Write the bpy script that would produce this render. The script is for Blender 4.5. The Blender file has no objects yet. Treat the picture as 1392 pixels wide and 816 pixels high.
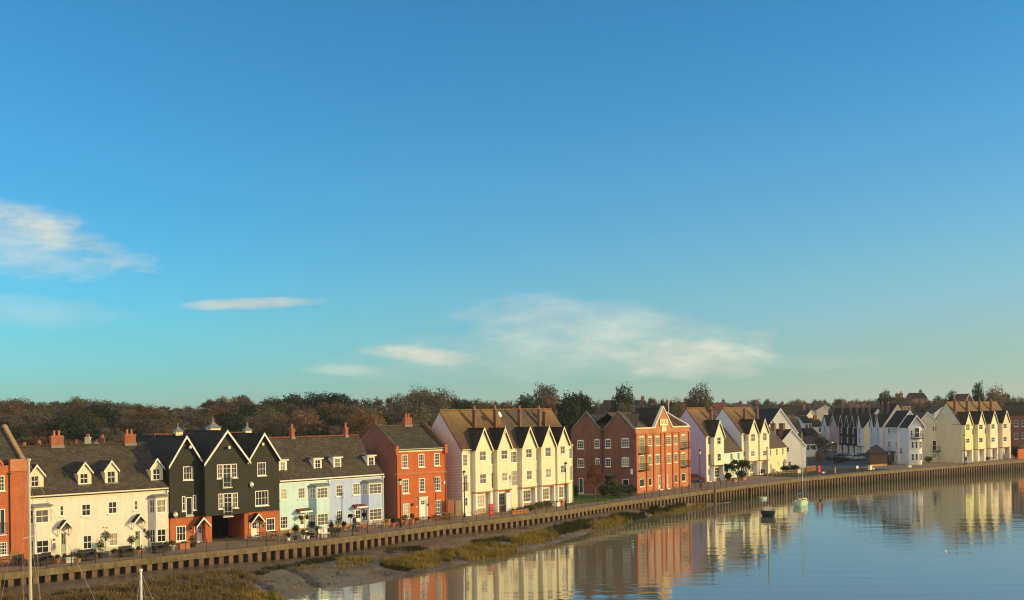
import bpy, bmesh, math, random
from math import sin, cos, tan, pi, atan2, sqrt, radians, hypot
from mathutils import Vector, Matrix
from mathutils.bvhtree import BVHTree

RND = random.Random(11)
# ---------------------------------------------------------------- survey: photograph pixel -> place
FOC, CX, CY, ROLL, CAMZ = 1500.0, 696.0, 560.0, 0.014, 12.3
SR, CR = sin(ROLL), cos(ROLL)
WATER = -2.25

def ray(px, py):
    a, b = px - CX, py - CY
    return (a * CR - b * SR) / FOC, (b * CR + a * SR) / FOC
def at(px, py, z=0.0):
    k, m = ray(px, py)
    Y = (CAMZ - z) / m
    return Vector((k * Y, Y, z))
def on_y(px, py, Y):
    k, m = ray(px, py)
    return Vector((k * Y, Y, CAMZ - m * Y))

sc = bpy.context.scene
COL = sc.collection

# ---------------------------------------------------------------- mesh helper
class MB:
    def __init__(s):
        s.v = []; s.f = []; s.m = []; s.cur = 0
    def mat(s, i):
        s.cur = i; return s
    def face(s, pts):
        n = len(s.v)
        s.v.extend([tuple(p) for p in pts]); s.f.append(tuple(range(n, n + len(pts)))); s.m.append(s.cur)
    def mesh(s, vs, fs):
        n = len(s.v)
        s.v.extend([tuple(p) for p in vs])
        for f in fs:
            s.f.append(tuple(i + n for i in f)); s.m.append(s.cur)
    def box(s, x0, x1, y0, y1, z0, z1):
        v = [(x, y, z) for z in (z0, z1) for y in (y0, y1) for x in (x0, x1)]
        s.mesh(v, [(0, 2, 3, 1), (4, 5, 7, 6), (0, 1, 5, 4), (2, 6, 7, 3), (0, 4, 6, 2), (1, 3, 7, 5)])
    def prism(s, poly, axis, a, b):
        def mk(p, t):
            if axis == 'x': return (t, p[0], p[1])
            if axis == 'y': return (p[0], t, p[1])
            return (p[0], p[1], t)
        n = len(poly)
        v = [mk(p, a) for p in poly] + [mk(p, b) for p in poly]
        f = [tuple(range(n)), tuple(range(2 * n - 1, n - 1, -1))]
        f += [(i, i + n, (i + 1) % n + n, (i + 1) % n) for i in range(n)]
        s.mesh(v, f)
    def slab(s, pts, th):
        P = [Vector(p) for p in pts]
        n = (P[1] - P[0]).cross(P[2] - P[0]).normalized()
        if n.z < 0: n = -n
        k = len(P)
        v = P + [p - n * th for p in P]
        f = [tuple(range(k)), tuple(range(2 * k - 1, k - 1, -1))]
        f += [(i, i + k, (i + 1) % k + k, (i + 1) % k) for i in range(k)]
        s.mesh(v, f)
    def tube(s, p, q, r0, r1=None, n=6):
        p, q = Vector(p), Vector(q); r1 = r0 if r1 is None else r1
        d = (q - p)
        if d.length < 1e-6: return
        d.normalize()
        a = d.orthogonal().normalized(); b = d.cross(a)
        v = []
        for c, r in ((p, r0), (q, r1)):
            for i in range(n):
                t = 2 * pi * i / n
                v.append(c + a * (cos(t) * r) + b * (sin(t) * r))
        f = [(i, (i + 1) % n, (i + 1) % n + n, i + n) for i in range(n)]
        f += [tuple(range(n - 1, -1, -1)), tuple(range(n, 2 * n))]
        s.mesh(v, f)
    def lathe(s, prof, c=(0, 0, 0), n=10):
        v = []
        for r, z in prof:
            for i in range(n):
                t = 2 * pi * i / n
                v.append((c[0] + r * cos(t), c[1] + r * sin(t), c[2] + z))
        f = []
        for j in range(len(prof) - 1):
            for i in range(n):
                f.append((j * n + i, j * n + (i + 1) % n, (j + 1) * n + (i + 1) % n, (j + 1) * n + i))
        f.append(tuple(range(n - 1, -1, -1))); m = (len(prof) - 1) * n
        f.append(tuple(range(m, m + n)))
        s.mesh(v, f)
    def ball(s, c, r, n=8, rz=None):
        rz = r if rz is None else rz
        k = n // 2
        s.lathe([(max(1e-3, r * sin(pi * i / k)), -rz * cos(pi * i / k)) for i in range(k + 1)], c, n)
    def build(s, name, mats, parent=None, weld=True, smooth=False, uv=True):
        me = bpy.data.meshes.new(name)
        bm = bmesh.new()
        vs = [bm.verts.new(p) for p in s.v]
        for f, m in zip(s.f, s.m):
            try:
                fc = bm.faces.new([vs[i] for i in f]); fc.material_index = m; fc.smooth = smooth
            except ValueError:
                pass
        if weld:
            bmesh.ops.remove_doubles(bm, verts=bm.verts, dist=1e-4)
            bmesh.ops.recalc_face_normals(bm, faces=bm.faces)
        if uv:
            lay = bm.loops.layers.uv.new('UVMap')
            for fc in bm.faces:
                n = fc.normal
                if abs(n.z) > .95:
                    for l in fc.loops: l[lay].uv = (l.vert.co.x, l.vert.co.y)
                else:
                    t = Vector((-n.y, n.x, 0)).normalized(); b = n.cross(t)
                    for l in fc.loops: l[lay].uv = (l.vert.co.dot(t), l.vert.co.dot(b))
        bm.to_mesh(me); bm.free()
        for m in (mats if isinstance(mats, (list, tuple)) else [mats]):
            me.materials.append(m)
        o = bpy.data.objects.new(name, me); COL.objects.link(o)
        if parent: o.parent = parent
        return o

def tag(o, label=None, cat=None, group=None, kind=None):
    if label: o['label'] = label
    if cat: o['category'] = cat
    if group: o['group'] = group
    if kind: o['kind'] = kind
    return o
def thing(name, label, cat, loc=(0, 0, 0), rz=0.0, group=None):
    o = bpy.data.objects.new(name, None); COL.objects.link(o)
    o.empty_display_size = .3
    o.location = loc; o.rotation_euler = (0, 0, rz)
    return tag(o, label, cat, group)
KIDS = {}
def copy_tree(o, parent=None):
    c = o.copy(); COL.objects.link(c)
    if parent: c.parent = parent
    for ch in list(o.children): copy_tree(ch, c)
    return c

# ---------------------------------------------------------------- materials
def srgb(*c):
    if len(c) == 1: c = c[0]
    return tuple((x / 255 / 12.92) if x / 255 <= .04045 else ((x / 255 + .055) / 1.055) ** 2.4 for x in c)
MATS = {}
def new_mat(name):
    m = bpy.data.materials.new(name); m.use_nodes = True
    nt = m.node_tree; b = nt.nodes['Principled BSDF']
    MATS[name] = m
    return m, nt, b
def nd(nt, t, **kw):
    n = nt.nodes.new(t)
    for k, v in kw.items(): setattr(n, k, v)
    return n
def math_n(nt, op, a, b=None, c=None, clamp=False):
    n = nd(nt, 'ShaderNodeMath', operation=op, use_clamp=clamp)
    for i, x in enumerate((a, b, c)):
        if x is None: continue
        if hasattr(x, 'is_output'): nt.links.new(x, n.inputs[i])
        else: n.inputs[i].default_value = x
    return n.outputs[0]
def mix_c(nt, fac, a, b, blend='MIX'):
    n = nd(nt, 'ShaderNodeMix', data_type='RGBA', blend_type=blend)
    for i, x in ((0, fac), (6, a), (7, b)):
        if hasattr(x, 'is_output'): nt.links.new(x, n.inputs[i])
        elif i == 0: n.inputs[i].default_value = x
        else: n.inputs[i].default_value = (*x[:3], 1)
    return n.outputs[2]
def noise(nt, vec, scale, detail=4, rough=.6):
    n = nd(nt, 'ShaderNodeTexNoise')
    n.inputs['Scale'].default_value = scale; n.inputs['Detail'].default_value = detail; n.inputs['Roughness'].default_value = rough
    if vec is not None: nt.links.new(vec, n.inputs['Vector'])
    return n.outputs['Fac']
def mapping(nt, vec, sx, sy, sz):
    n = nd(nt, 'ShaderNodeMapping'); n.inputs['Scale'].default_value = (sx, sy, sz)
    nt.links.new(vec, n.inputs['Vector']); return n.outputs[0]
def ramp(nt, fac, stops):
    n = nd(nt, 'ShaderNodeValToRGB')
    e = n.color_ramp.elements
    while len(e) < len(stops): e.new(.5)
    for i, (p, c) in enumerate(stops):
        e[i].position = p; e[i].color = (*c[:3], 1) if hasattr(c, '__len__') else (c, c, c, 1)
    nt.links.new(fac, n.inputs[0]); return n.outputs[0]
def sc3(c, f): return tuple(x * f for x in c)

def pm(name, col, rough=.75, var=.12, pattern=None, col2=None, moss=None, nscale=.6, spec=.3, metal=0.0, bump=.3, streak=.10):
    m, nt, b = new_mat(name); L = nt.links
    tc = nd(nt, 'ShaderNodeTexCoord'); uv = tc.outputs['UV']; ob = tc.outputs['Object']
    n1 = noise(nt, ob, nscale, 6)
    n2 = noise(nt, mapping(nt, uv, 2.5, .25, 1), 1.0, 5)
    base = None; h = None
    if pattern == 'brick':
        t = nd(nt, 'ShaderNodeTexBrick'); L.new(uv, t.inputs['Vector'])
        c2 = col2 or sc3(col, .72)
        t.inputs['Color1'].default_value = (*col, 1); t.inputs['Color2'].default_value = (*c2, 1)
        t.inputs['Mortar'].default_value = (*[x * .5 + .10 for x in col], 1)
        for k, v in (('Scale', 1), ('Mortar Size', .008), ('Brick Width', .23), ('Row Height', .078), ('Bias', -.1)): t.inputs[k].default_value = v
        base = t.outputs['Color']; h = t.outputs['Fac']
    elif pattern in ('tile', 'slate'):
        t = nd(nt, 'ShaderNodeTexBrick'); L.new(uv, t.inputs['Vector'])
        rw, rh = (.30, .24) if pattern == 'slate' else (.20, .16)
        t.inputs['Color1'].default_value = (*sc3(col, 1.25), 1); t.inputs['Color2'].default_value = (*sc3(col, .7), 1)
        t.inputs['Mortar'].default_value = (*sc3(col, .3), 1)
        for k, v in (('Scale', 1), ('Mortar Size', .012), ('Brick Width', rw), ('Row Height', rh)): t.inputs[k].default_value = v
        base = t.outputs['Color']
        sep = nd(nt, 'ShaderNodeSeparateXYZ'); L.new(uv, sep.inputs[0])
        h = math_n(nt, 'FRACT', math_n(nt, 'DIVIDE', sep.outputs[1], rh))
    elif pattern in ('board', 'vboard'):
        sep = nd(nt, 'ShaderNodeSeparateXYZ'); L.new(uv, sep.inputs[0])
        p = .19 if pattern == 'board' else .14
        fr = math_n(nt, 'FRACT', math_n(nt, 'DIVIDE', sep.outputs[1 if pattern == 'board' else 0], p))
        h = math_n(nt, 'MULTIPLY', fr, 1.0)
        g = math_n(nt, 'LESS_THAN', fr, .13)
        base = mix_c(nt, g, col, sc3(col, .35))
    else:
        rgb = nd(nt, 'ShaderNodeRGB'); rgb.outputs[0].default_value = (*col, 1); base = rgb.outputs[0]
        h = noise(nt, ob, 14, 3)
    f1 = ramp(nt, n1, [(.25, 1 - var), (.75, 1 + var)])
    c = mix_c(nt, 1.0, base, f1, 'MULTIPLY')
    f2 = ramp(nt, n2, [(.3, 1 - streak), (.6, 1.0)])
    c = mix_c(nt, 1.0, c, f2, 'MULTIPLY')
    if moss:
        mn = noise(nt, ob, .55, 6, .7)
        sepz = nd(nt, 'ShaderNodeSeparateXYZ'); L.new(ob, sepz.inputs[0])
        hz = math_n(nt, 'MULTIPLY', math_n(nt, 'SUBTRACT', sepz.outputs[2], moss[1]), 1 / (moss[2] - moss[1]), clamp=True)
        fac = math_n(nt, 'MULTIPLY', math_n(nt, 'ADD', hz, math_n(nt, 'MULTIPLY', math_n(nt, 'SUBTRACT', mn, .5), 1.6)), moss[3], clamp=True)
        c = mix_c(nt, fac, c, moss[0])
    L.new(c, b.inputs['Base Color'])
    b.inputs['Roughness'].default_value = rough; b.inputs['Specular IOR Level'].default_value = spec; b.inputs['Metallic'].default_value = metal
    if bump and h is not None:
        bp = nd(nt, 'ShaderNodeBump'); bp.inputs['Strength'].default_value = bump; bp.inputs['Distance'].default_value = .02
        L.new(h, bp.inputs['Height']); L.new(bp.outputs[0], b.inputs['Normal'])
    return m

def pane_mat(name, lo, hi, rough=.06):
    m, nt, b = new_mat(name)
    oi = nd(nt, 'ShaderNodeObjectInfo')
    tc = nd(nt, 'ShaderNodeTexCoord')
    n = noise(nt, mapping(nt, tc.outputs['Object'], 9, 1, .4), 1.0, 3)
    fac = math_n(nt, 'ADD', oi.outputs['Random'], math_n(nt, 'MULTIPLY', math_n(nt, 'SUBTRACT', n, .5), .5), clamp=True)
    c = ramp(nt, fac, [(.0, lo), (.6, sc3(lo, 1.8)), (.85, sc3(hi, .35)), (1.0, hi)])
    nt.links.new(c, b.inputs['Base Color'])
    b.inputs['Roughness'].default_value = rough; b.inputs['Specular IOR Level'].default_value = .5
    return m
def leaf_mat(name, c1, c2, c3, rough=.8, scale=.5):
    m, nt, b = new_mat(name)
    tc = nd(nt, 'ShaderNodeTexCoord'); oi = nd(nt, 'ShaderNodeObjectInfo')
    n = noise(nt, tc.outputs['Object'], scale, 5, .7)
    f = math_n(nt, 'ADD', n, math_n(nt, 'MULTIPLY', math_n(nt, 'SUBTRACT', oi.outputs['Random'], .5), .35))
    c = ramp(nt, f, [(.3, c1), (.52, c2), (.75, c3)])
    nt.links.new(c, b.inputs['Base Color'])
    b.inputs['Roughness'].default_value = rough; b.inputs['Specular IOR Level'].default_value = .12
    tr = nd(nt, 'ShaderNodeBsdfTranslucent'); nt.links.new(c, tr.inputs['Color'])
    mx = nd(nt, 'ShaderNodeMixShader'); mx.inputs[0].default_value = .32
    nt.links.new(b.outputs[0], mx.inputs[1]); nt.links.new(tr.outputs[0], mx.inputs[2]); nt.links.new(mx.outputs[0], nt.nodes['Material Output'].inputs['Surface'])
    return m

M = MATS
pm('white_paint', (.80, .77, .70), moss=((.40, .36, .26), .9, -.3, .6), var=.09, streak=.14, pattern='brick', col2=(.77, .74, .67), bump=.15)
M['white_paint'].node_tree.nodes['Brick Texture'].inputs['Mortar'].default_value = (.70, .67, .60, 1)
pm('trim_white', (.82, .80, .76), rough=.5, var=.04, streak=.05, bump=.05)
pm('trim_cream', (.76, .70, .52), rough=.5, var=.04, streak=.05, bump=.05)
pm('black_board', (.027, .029, .027), pattern='board', rough=.6, var=.25, bump=.7)
pm('mint_board', (.62, .78, .70), pattern='board', var=.05, bump=.4)
M['mint_board'].node_tree.nodes['Mix'].inputs[7].default_value = (.50, .64, .57, 1)
pm('mint_render', (.55, .77, .82), moss=((.40, .36, .26), .9, -.3, .6), var=.09, streak=.15)
pm('lilac_render', (.44, .56, .88), moss=((.40, .36, .26), .9, -.3, .6), var=.09, streak=.15)
pm('teal_panel', (.34, .56, .62), var=.05)
pm('blue_panel', (.46, .56, .74), var=.05)
pm('orange_brick', (.60, .125, .018), pattern='brick', col2=(.52, .10, .016), var=.16)
pm('red_brick', (.54, .135, .035), pattern='brick', col2=(.44, .10, .03), var=.2)
pm('works_brick', (.56, .21, .09), pattern='brick', col2=(.46, .15, .065), var=.25, nscale=.35)
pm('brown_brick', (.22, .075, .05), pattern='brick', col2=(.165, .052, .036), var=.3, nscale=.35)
pm('side_brick', (.33, .095, .05), pattern='brick', col2=(.26, .07, .04), var=.2)
pm('pale_brick', (.48, .30, .16), pattern='brick', var=.2)
pm('cream_render', (.80, .75, .57), moss=((.40, .36, .26), .9, -.3, .6), var=.09, streak=.16)
pm('yellow_render', (.76, .73, .38), moss=((.40, .36, .26), .9, -.3, .6), var=.09, streak=.15)
pm('butter_render', (.80, .74, .46), var=.09, streak=.15)
pm('pink_render', (.78, .63, .48), var=.09, streak=.15)
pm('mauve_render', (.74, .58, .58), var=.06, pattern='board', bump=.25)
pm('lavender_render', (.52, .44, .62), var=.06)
pm('grey_blue_render', (.66, .68, .72), var=.05)
pm('white_render', (.78, .78, .78), moss=((.40, .36, .26), .9, -.3, .6), var=.04, pattern='board', bump=.25)
M['white_render'].node_tree.nodes['Mix'].inputs[7].default_value = (.62, .62, .63, 1)
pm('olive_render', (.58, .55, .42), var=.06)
pm('stone_render', (.66, .60, .46), var=.06)
pm('rose_render', (.66, .42, .40), var=.06)
pm('slate', (.082, .070, .056), pattern='slate', spec=.15, rough=.8, var=.22, bump=.6, nscale=.4)
pm('dark_slate', (.045, .041, .035), pattern='slate', spec=.12, rough=.85, var=.22, bump=.6)
pm('brown_tile', (.15, .085, .05), pattern='tile', var=.2, bump=.6, moss=((.24, .15, .05), 9.0, 12.8, .7))
pm('lichen_tile', (.125, .072, .045), pattern='tile', var=.2, bump=.6, moss=((.27, .165, .05), 9.6, 13.2, .7))
pm('grey_tile', (.115, .085, .062), pattern='tile', var=.2, bump=.6)
pm('red_tile', (.22, .075, .045), pattern='tile', var=.25, bump=.5)
pm('chimney_brick', (.42, .12, .05), pattern='brick', var=.2)
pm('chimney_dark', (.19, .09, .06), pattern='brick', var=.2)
pm('terracotta', (.52, .19, .09), var=.15)
pm('lead', (.21, .215, .22), rough=.55, var=.15, streak=.2)
pm('concrete', (.145, .118, .078), var=.6, nscale=1.4, bump=.8, streak=.6, moss=((.30, .22, .08), -1.1, 1.6, .5))
pm('pile_steel', (.20, .13, .088), var=.5, nscale=.9, bump=.5, streak=.65, moss=((.035, .032, .022), -.7, -2.0, .95))
pm('paving', (.27, .175, .10), pattern='brick', col2=(.22, .145, .085), var=.2, nscale=.25)
pm('tarmac', (.055, .055, .058), var=.2, nscale=.4)
pm('black_metal', (.02, .02, .022), rough=.45, var=.1, bump=0)
pm('galv_metal', (.42, .42, .40), rough=.4, var=.1, metal=.6, bump=0)
pm('alloy_mast', (.60, .53, .40), rough=.4, var=.08, metal=0.0, bump=0)
pm('old_wood', (.24, .155, .09), var=.25, pattern='vboard', bump=.3)
pm('pale_wood', (.40, .30, .18), var=.2, pattern='vboard', bump=.3)
pm('orange_wood', (.44, .17, .07), var=.2, pattern='vboard', bump=.3)
pm('green_door', (.34, .36, .27), var=.05, bump=0)
pm('black_door', (.03, .03, .035), rough=.4, var=.05, bump=0)
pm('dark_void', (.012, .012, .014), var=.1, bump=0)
pm('hull_mint', (.50, .74, .60), rough=.3, var=.05, bump=0)
pm('hull_navy', (.02, .025, .05), rough=.3, var=.1, bump=0)
pm('deck_tan', (.55, .42, .24), rough=.6, var=.15)
pm('sail_blue', (.05, .13, .36), rough=.8, var=.15)
pm('rope', (.45, .40, .32), var=.1, bump=0)
pm('signal_red', (.62, .03, .045), rough=.5, var=.06, bump=0)
pm('sign_cream', (.82, .77, .48), rough=.6, var=.04, bump=0)
pm('ink', (.20, .12, .05), var=.05, bump=0)
pm('pink_ink', (.60, .22, .18), var=.05, bump=0)
pm('dark_wicker', (.028, .028, .030), var=.3, bump=.5)
pm('cloth_black', (.018, .018, .024), var=.2)
pm('cloth_denim', (.04, .06, .11), var=.2)
pm('skin', (.52, .30, .21), var=.05, bump=0)
pm('hair_ginger', (.36, .12, .03), var=.2)
pm('tyre', (.015, .015, .015), rough=.8, var=.1, bump=0)
for n_, c_ in (('car_red', (.28, .015, .02)), ('car_grey', (.10, .12, .13)), ('car_silver', (.42, .44, .45)), ('car_blue', (.03, .07, .14)), ('car_black', (.02, .02, .022)), ('car_green', (.05, .09, .08))):
    pm(n_, c_, rough=.25, var=.03, bump=0, spec=.6)
pm('bark', (.075, .058, .042), var=.3, nscale=2)
pm('bark_red', (.15, .065, .045), var=.3, nscale=2)
pane_mat('pane', (.016, .019, .022), (.40, .36, .28))
pane_mat('pane_dark', (.012, .014, .016), (.05, .05, .05))
pane_mat('pane_curtain', (.10, .095, .08), (.55, .50, .38), .12)
m_, nt_, b_ = new_mat('lamp_glass'); b_.inputs['Base Color'].default_value = (.75, .75, .7, 1); b_.inputs['Roughness'].default_value = .2
leaf_mat('leaf_russet', (.12, .072, .040), (.195, .115, .058), (.28, .165, .08))
leaf_mat('leaf_brown', (.105, .084, .056), (.17, .135, .088), (.24, .19, .12))
leaf_mat('leaf_olive', (.062, .062, .028), (.115, .105, .045), (.18, .15, .065))
leaf_mat('leaf_dark', (.018, .030, .016), (.035, .052, .026), (.075, .088, .04))
leaf_mat('twig_grey', (.14, .115, .09), (.21, .17, .13), (.29, .235, .18))
leaf_mat('twig_red', (.14, .088, .062), (.205, .125, .088), (.28, .18, .125))
leaf_mat('leaf_green', (.035, .065, .012), (.075, .12, .02), (.15, .18, .035), scale=1.5)
leaf_mat('leaf_bush', (.040, .058, .026), (.080, .098, .045), (.14, .155, .075), scale=1.5)
leaf_mat('leaf_topiary', (.010, .018, .010), (.020, .032, .016), (.040, .055, .025), scale=2)
leaf_mat('blade', (.17, .13, .030), (.31, .235, .058), (.46, .35, .11), scale=.35)
leaf_mat('blade_dark', (.030, .034, .012), (.06, .058, .02), (.115, .09, .03), scale=.35)
leaf_mat('scrub', (.085, .062, .025), (.15, .108, .040), (.23, .17, .06), scale=.35)
leaf_mat('twig_rust', (.17, .062, .040), (.24, .09, .055), (.31, .13, .08))
leaf_mat('lawn_grass', (.09, .15, .014), (.14, .22, .022), (.19, .28, .035), scale=.6)
leaf_mat('verge_grass', (.075, .07, .03), (.115, .10, .045), (.16, .13, .06), scale=.5)
SKY_AIR, SKY_DUST, SKY_OZ = 1.0, .35, 7.0
SKY_STR = .10; SKY_TINT = (.70, 1.17, .98); SUN_E = 2.2; SUN_C = (1.0, .69, .22); EXPO = 1.0
CLOUD_LO, CLOUD_HI = (2.7, 2.85, 2.5), (4.5, 4.4, 3.6)
CLOUD_FILL = (6.0, 5.2, 4.0); HAZE_C = (2.2, 2.5, 2.0)
HAZE_D = .00013
# ---------------------------------------------------------------- building helpers
class Fr:
    """local frame of a facade: x along it to the right, y inward, z up"""
    def __init__(s, O, u):
        s.O = Vector((O[0], O[1], 0)); u = Vector((u[0], u[1], 0)).normalized(); s.u = u; s.n = Vector((-u.y, u.x, 0)); s.ang = atan2(u.y, u.x)
    def fp(s, px, py, yo=0.0):
        k, m = ray(px, py); d = Vector((k, 1, 0))
        t = (s.n.dot(s.O) + yo) / s.n.dot(d)
        return s.u.dot(d * t - s.O), CAMZ - m * t
    def side(s, px, py, xo=0.0):
        k, m = ray(px, py); d = Vector((k, 1, 0))
        t = (s.u.dot(s.O) + xo) / s.u.dot(d)
        return s.n.dot(d * t - s.O), CAMZ - m * t
    def rect(s, x0, y0, x1, y1, yo=0.0):
        cx, cy = (x0 + x1) / 2, (y0 + y1) / 2
        a = s.fp(x0, cy, yo)[0]; b = s.fp(x1, cy, yo)[0]
        return (a, b, s.fp(cx, y1, yo)[1], s.fp(cx, y0, yo)[1])
    def w(s, x, y=0.0, z=0.0):
        p = s.O + s.u * x + s.n * y
        return Vector((p.x, p.y, z))

def wall_cells(mb, x0, x1, z0, z1, rects, y=0.0):
    xs = sorted({x0, x1, *[min(max(r[i], x0), x1) for r in rects for i in (0, 1)]})
    zs = sorted({z0, z1, *[min(max(r[i], z0), z1) for r in rects for i in (2, 3)]})
    for a, b in zip(xs, xs[1:]):
        if b - a < 1e-4: continue
        run = None
        for c, d in zip(zs, zs[1:]):
            mx, mz = (a + b) / 2, (c + d) / 2
            hole = any(r[0] < mx < r[1] and r[2] < mz < r[3] for r in rects)
            if hole:
                if run: mb.face([(a, y, run[0]), (b, y, run[0]), (b, y, run[1]), (a, y, run[1])]); run = None
            else:
                run = (run[0], d) if run else (c, d)
        if run: mb.face([(a, y, run[0]), (b, y, run[0]), (b, y, run[1]), (a, y, run[1])])
    for r in rects:   # reveals
        a, b, c, d = r; e = y + .14
        mb.face([(a, y, c), (a, e, c), (a, e, d), (a, y, d)]); mb.face([(b, y, c), (b, y, d), (b, e, d), (b, e, c)])
        mb.face([(a, y, d), (a, e, d), (b, e, d), (b, y, d)]); mb.face([(a, y, c), (b, y, c), (b, e, c), (a, e, c)])

def window(par, r, y=0.0, cols=2, rows=2, trim='trim_white', pane='pane', sill=True, name='window', fw=.085, split=True, arch=0.0, meet=True):
    """joinery set in an opening: frame, glazing bars and sill, its glass a piece of its own"""
    a, b, c, d = r
    f = MB()
    y0, y1 = y + .02, y + .11
    f.box(a, a + fw, y0, y1, c, d); f.box(b - fw, b, y0, y1, c, d)
    f.box(a + fw, b - fw, y0, y1, d - fw, d); f.box(a + fw, b - fw, y0, y1, c, c + fw)
    bw = .018
    for i in range(1, cols):
        x = a + (b - a) * i / cols; f.box(x - bw, x + bw, y0 + .02, y1 - .02, c + fw, d - fw)
    for i in range(1, rows):
        z = c + (d - c) * i / rows; t = bw * (1.6 if meet and rows % 2 == 0 and i == rows // 2 else 1)
        f.box(a + fw, b - fw, y0 + .022, y1 - .022, z - t, z + t)
    if arch:   # arched head: pieces of wall colour are in the wall; here a curved top rail
        n = 8; P = [(a, d)]
        for i in range(n + 1):
            t = pi - pi * i / n; P.append(((a + b) / 2 + (b - a) / 2 * cos(t), d + arch * sin(t)))
        f.prism(P[1:], 'y', y - .012, y1)
    if sill:
        f.box(a - .07, b + .07, y - .09, y + .02, c - .09, c)
    if not split:
        f.mat(1); f.box(a + .03, b - .03, y1 - .035, y1 + .02, c + .03, d - .03)
    w = f.build(name, [M[trim], M[pane]] if not split else M[trim], par)
    if split:
        g = MB(); g.box(a + .03, b - .03, y1 - .035, y1 + .02, c + .03, d - .03); g.build('pane', M[pane], w)
    return w

def door(par, r, y=0.0, mat='trim_white', glaze=.45, label=None):
    a, b, c, d = r
    f = MB()
    f.box(a, a + .09, y + .0, y + .12, c, d); f.box(b - .09, b, y + .0, y + .12, c, d); f.box(a + .09, b - .09, y + .0, y + .12, d - .09, d)
    z = c + (d - c) * (1 - glaze)
    f.mat(1); f.box(a + .09, b - .09, y + .05, y + .1, c, z)
    f.box(a + .09, a + .2, y + .05, y + .1, z, d - .09); f.box(b - .2, b - .09, y + .05, y + .1, z, d - .09); f.box(a + .2, b - .2, y + .05, y + .1, d - .2, d - .09)
    xm = (a + b) / 2; f.box(xm - .018, xm + .018, y + .05, y + .1, z, d - .2)
    zz = (z + d - .2) / 2; f.box(a + .2, xm - .018, y + .052, y + .1, zz - .018, zz + .018); f.box(xm + .018, b - .2, y + .052, y + .1, zz - .018, zz + .018)
    if c < .25: f.mat(0); f.box(a - .1, b + .1, y - .35, y + .0, 0, max(c, .12))
    o = f.build('door', [M['trim_white'], M[mat]], par)
    g = MB(); g.box(a + .15, b - .15, y + .085, y + .12, z + .01, d - .12); g.build('pane', M['pane_dark'], o)
    k = MB(); k.ball((b - .2, y + .03, c + (d - c) * .45), .035, 6); k.build('handle', M['galv_metal'], o)
    return o

def pitched(par, mat, x0, x1, y0, y1, ez, rz, over=.16, verge=.1, th=.13, name='roof', ridge=None):
    """double pitch roof, ridge along x, as one part"""
    mb = MB(); ym = (y0 + y1) / 2; s = (rz - ez) / (ym - y0)
    a, b = x0 - verge, x1 + verge
    mb.slab([(a, y0 - over, ez - s * over + th), (b, y0 - over, ez - s * over + th), (b, ym, rz + th), (a, ym, rz + th)], th)
    mb.slab([(a, y1 + over, ez - s * over + th), (b, y1 + over, ez - s * over + th), (b, ym, rz + th), (a, ym, rz + th)], th)
    o = mb.build(name, M[mat], par)
    r = MB(); n = max(2, int((b - a) / .45))
    for i in range(n):
        xa = a + (b - a) * i / n; r.prism([(ym - .16, rz + th - .04), (ym + .16, rz + th - .04), (ym + .07, rz + th + .09), (ym - .07, rz + th + .09)], 'x', xa + .006, xa + (b - a) / n - .006)
    r.build('ridge_tiles', M[ridge or 'red_tile'], o)
    return o

def cross_gable(par, mat, xa, xb, y0, y1, ez, az, barge='trim_white', over=.22, front=.25, th=.13, scallop=True, name='gable_roof'):
    """roof with its ridge along y over a gable, and the barge boards as a piece of it"""
    xm = (xa + xb) / 2; s = (az - ez) / (xm - xa)
    mb = MB(); yf = y0 - front
    for sg, e in ((-1, xa), (1, xb)):
        eo = e + sg * over; zo = ez - s * over + th
        mb.slab([(eo, yf, zo), (eo, y1, zo), (xm, y1, az + th), (xm, yf, az + th)], th)
    o = mb.build(name, M[mat], par)
    if barge:
        b = MB(); bh = .30
        for sg, e in ((-1, xa), (1, xb)):
            eo = e + sg * (over + .02); zo = ez - s * (over + .02) + th
            b.prism([(eo, zo + .03), (xm, az + th + .05), (xm, az + th + .05 - bh), (eo, zo - bh + .06)], 'y', yf - .06, yf - .005)
        b.build('barge_board', M[barge], o)
    return o

def chimney(par, x, y, z0, z1, wx, wy, pots=2, mat='chimney_brick', along='x'):
    mb = MB()
    mb.box(x - wx / 2, x + wx / 2, y - wy / 2, y + wy / 2, z0, z1 - .22)
    mb.box(x - wx / 2 - .05, x + wx / 2 + .05, y - wy / 2 - .05, y + wy / 2 + .05, z1 - .22, z1 - .10)
    mb.box(x - wx / 2, x + wx / 2, y - wy / 2, y + wy / 2, z1 - .10, z1)
    c = mb.build('chimney', M[mat], par)
    f = MB(); f.box(x - wx / 2 - .05, x + wx / 2 + .05, y - wy / 2 - .06, y + wy / 2 + .06, z0, z0 + .25); f.build('flashing', M['lead'], c)
    for i in range(pots):
        t = (i + .5) / pots - .5
        px, py = (x + t * wx * .8, y) if along == 'x' else (x, y + t * wy * .8)
        p = MB(); p.lathe([(.13, 0), (.12, .05), (.10, .38), (.13, .42), (.13, .47), (.08, .48)], (px, py, z1), 8)
        p.build('chimney_pot', M['terracotta'], c)
    return c

def gutter(par, x0, x1, y, z, mat='trim_white'):
    mb = MB(); mb.box(x0, x1, y - .13, y - .004, z - .12, z); mb.box(x0, x1, y - .05, y - .003, z - .34, z - .124)
    return mb.build('fascia', M[mat], par)
def downpipe(par, x, y, z0, z1, mat='black_metal'):
    mb = MB(); mb.tube((x, y - .06, z0), (x, y - .06, z1), .045, n=6); mb.box(x - .1, x + .1, y - .16, y - .01, z1, z1 + .18)
    return mb.build('downpipe', M[mat], par)

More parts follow.
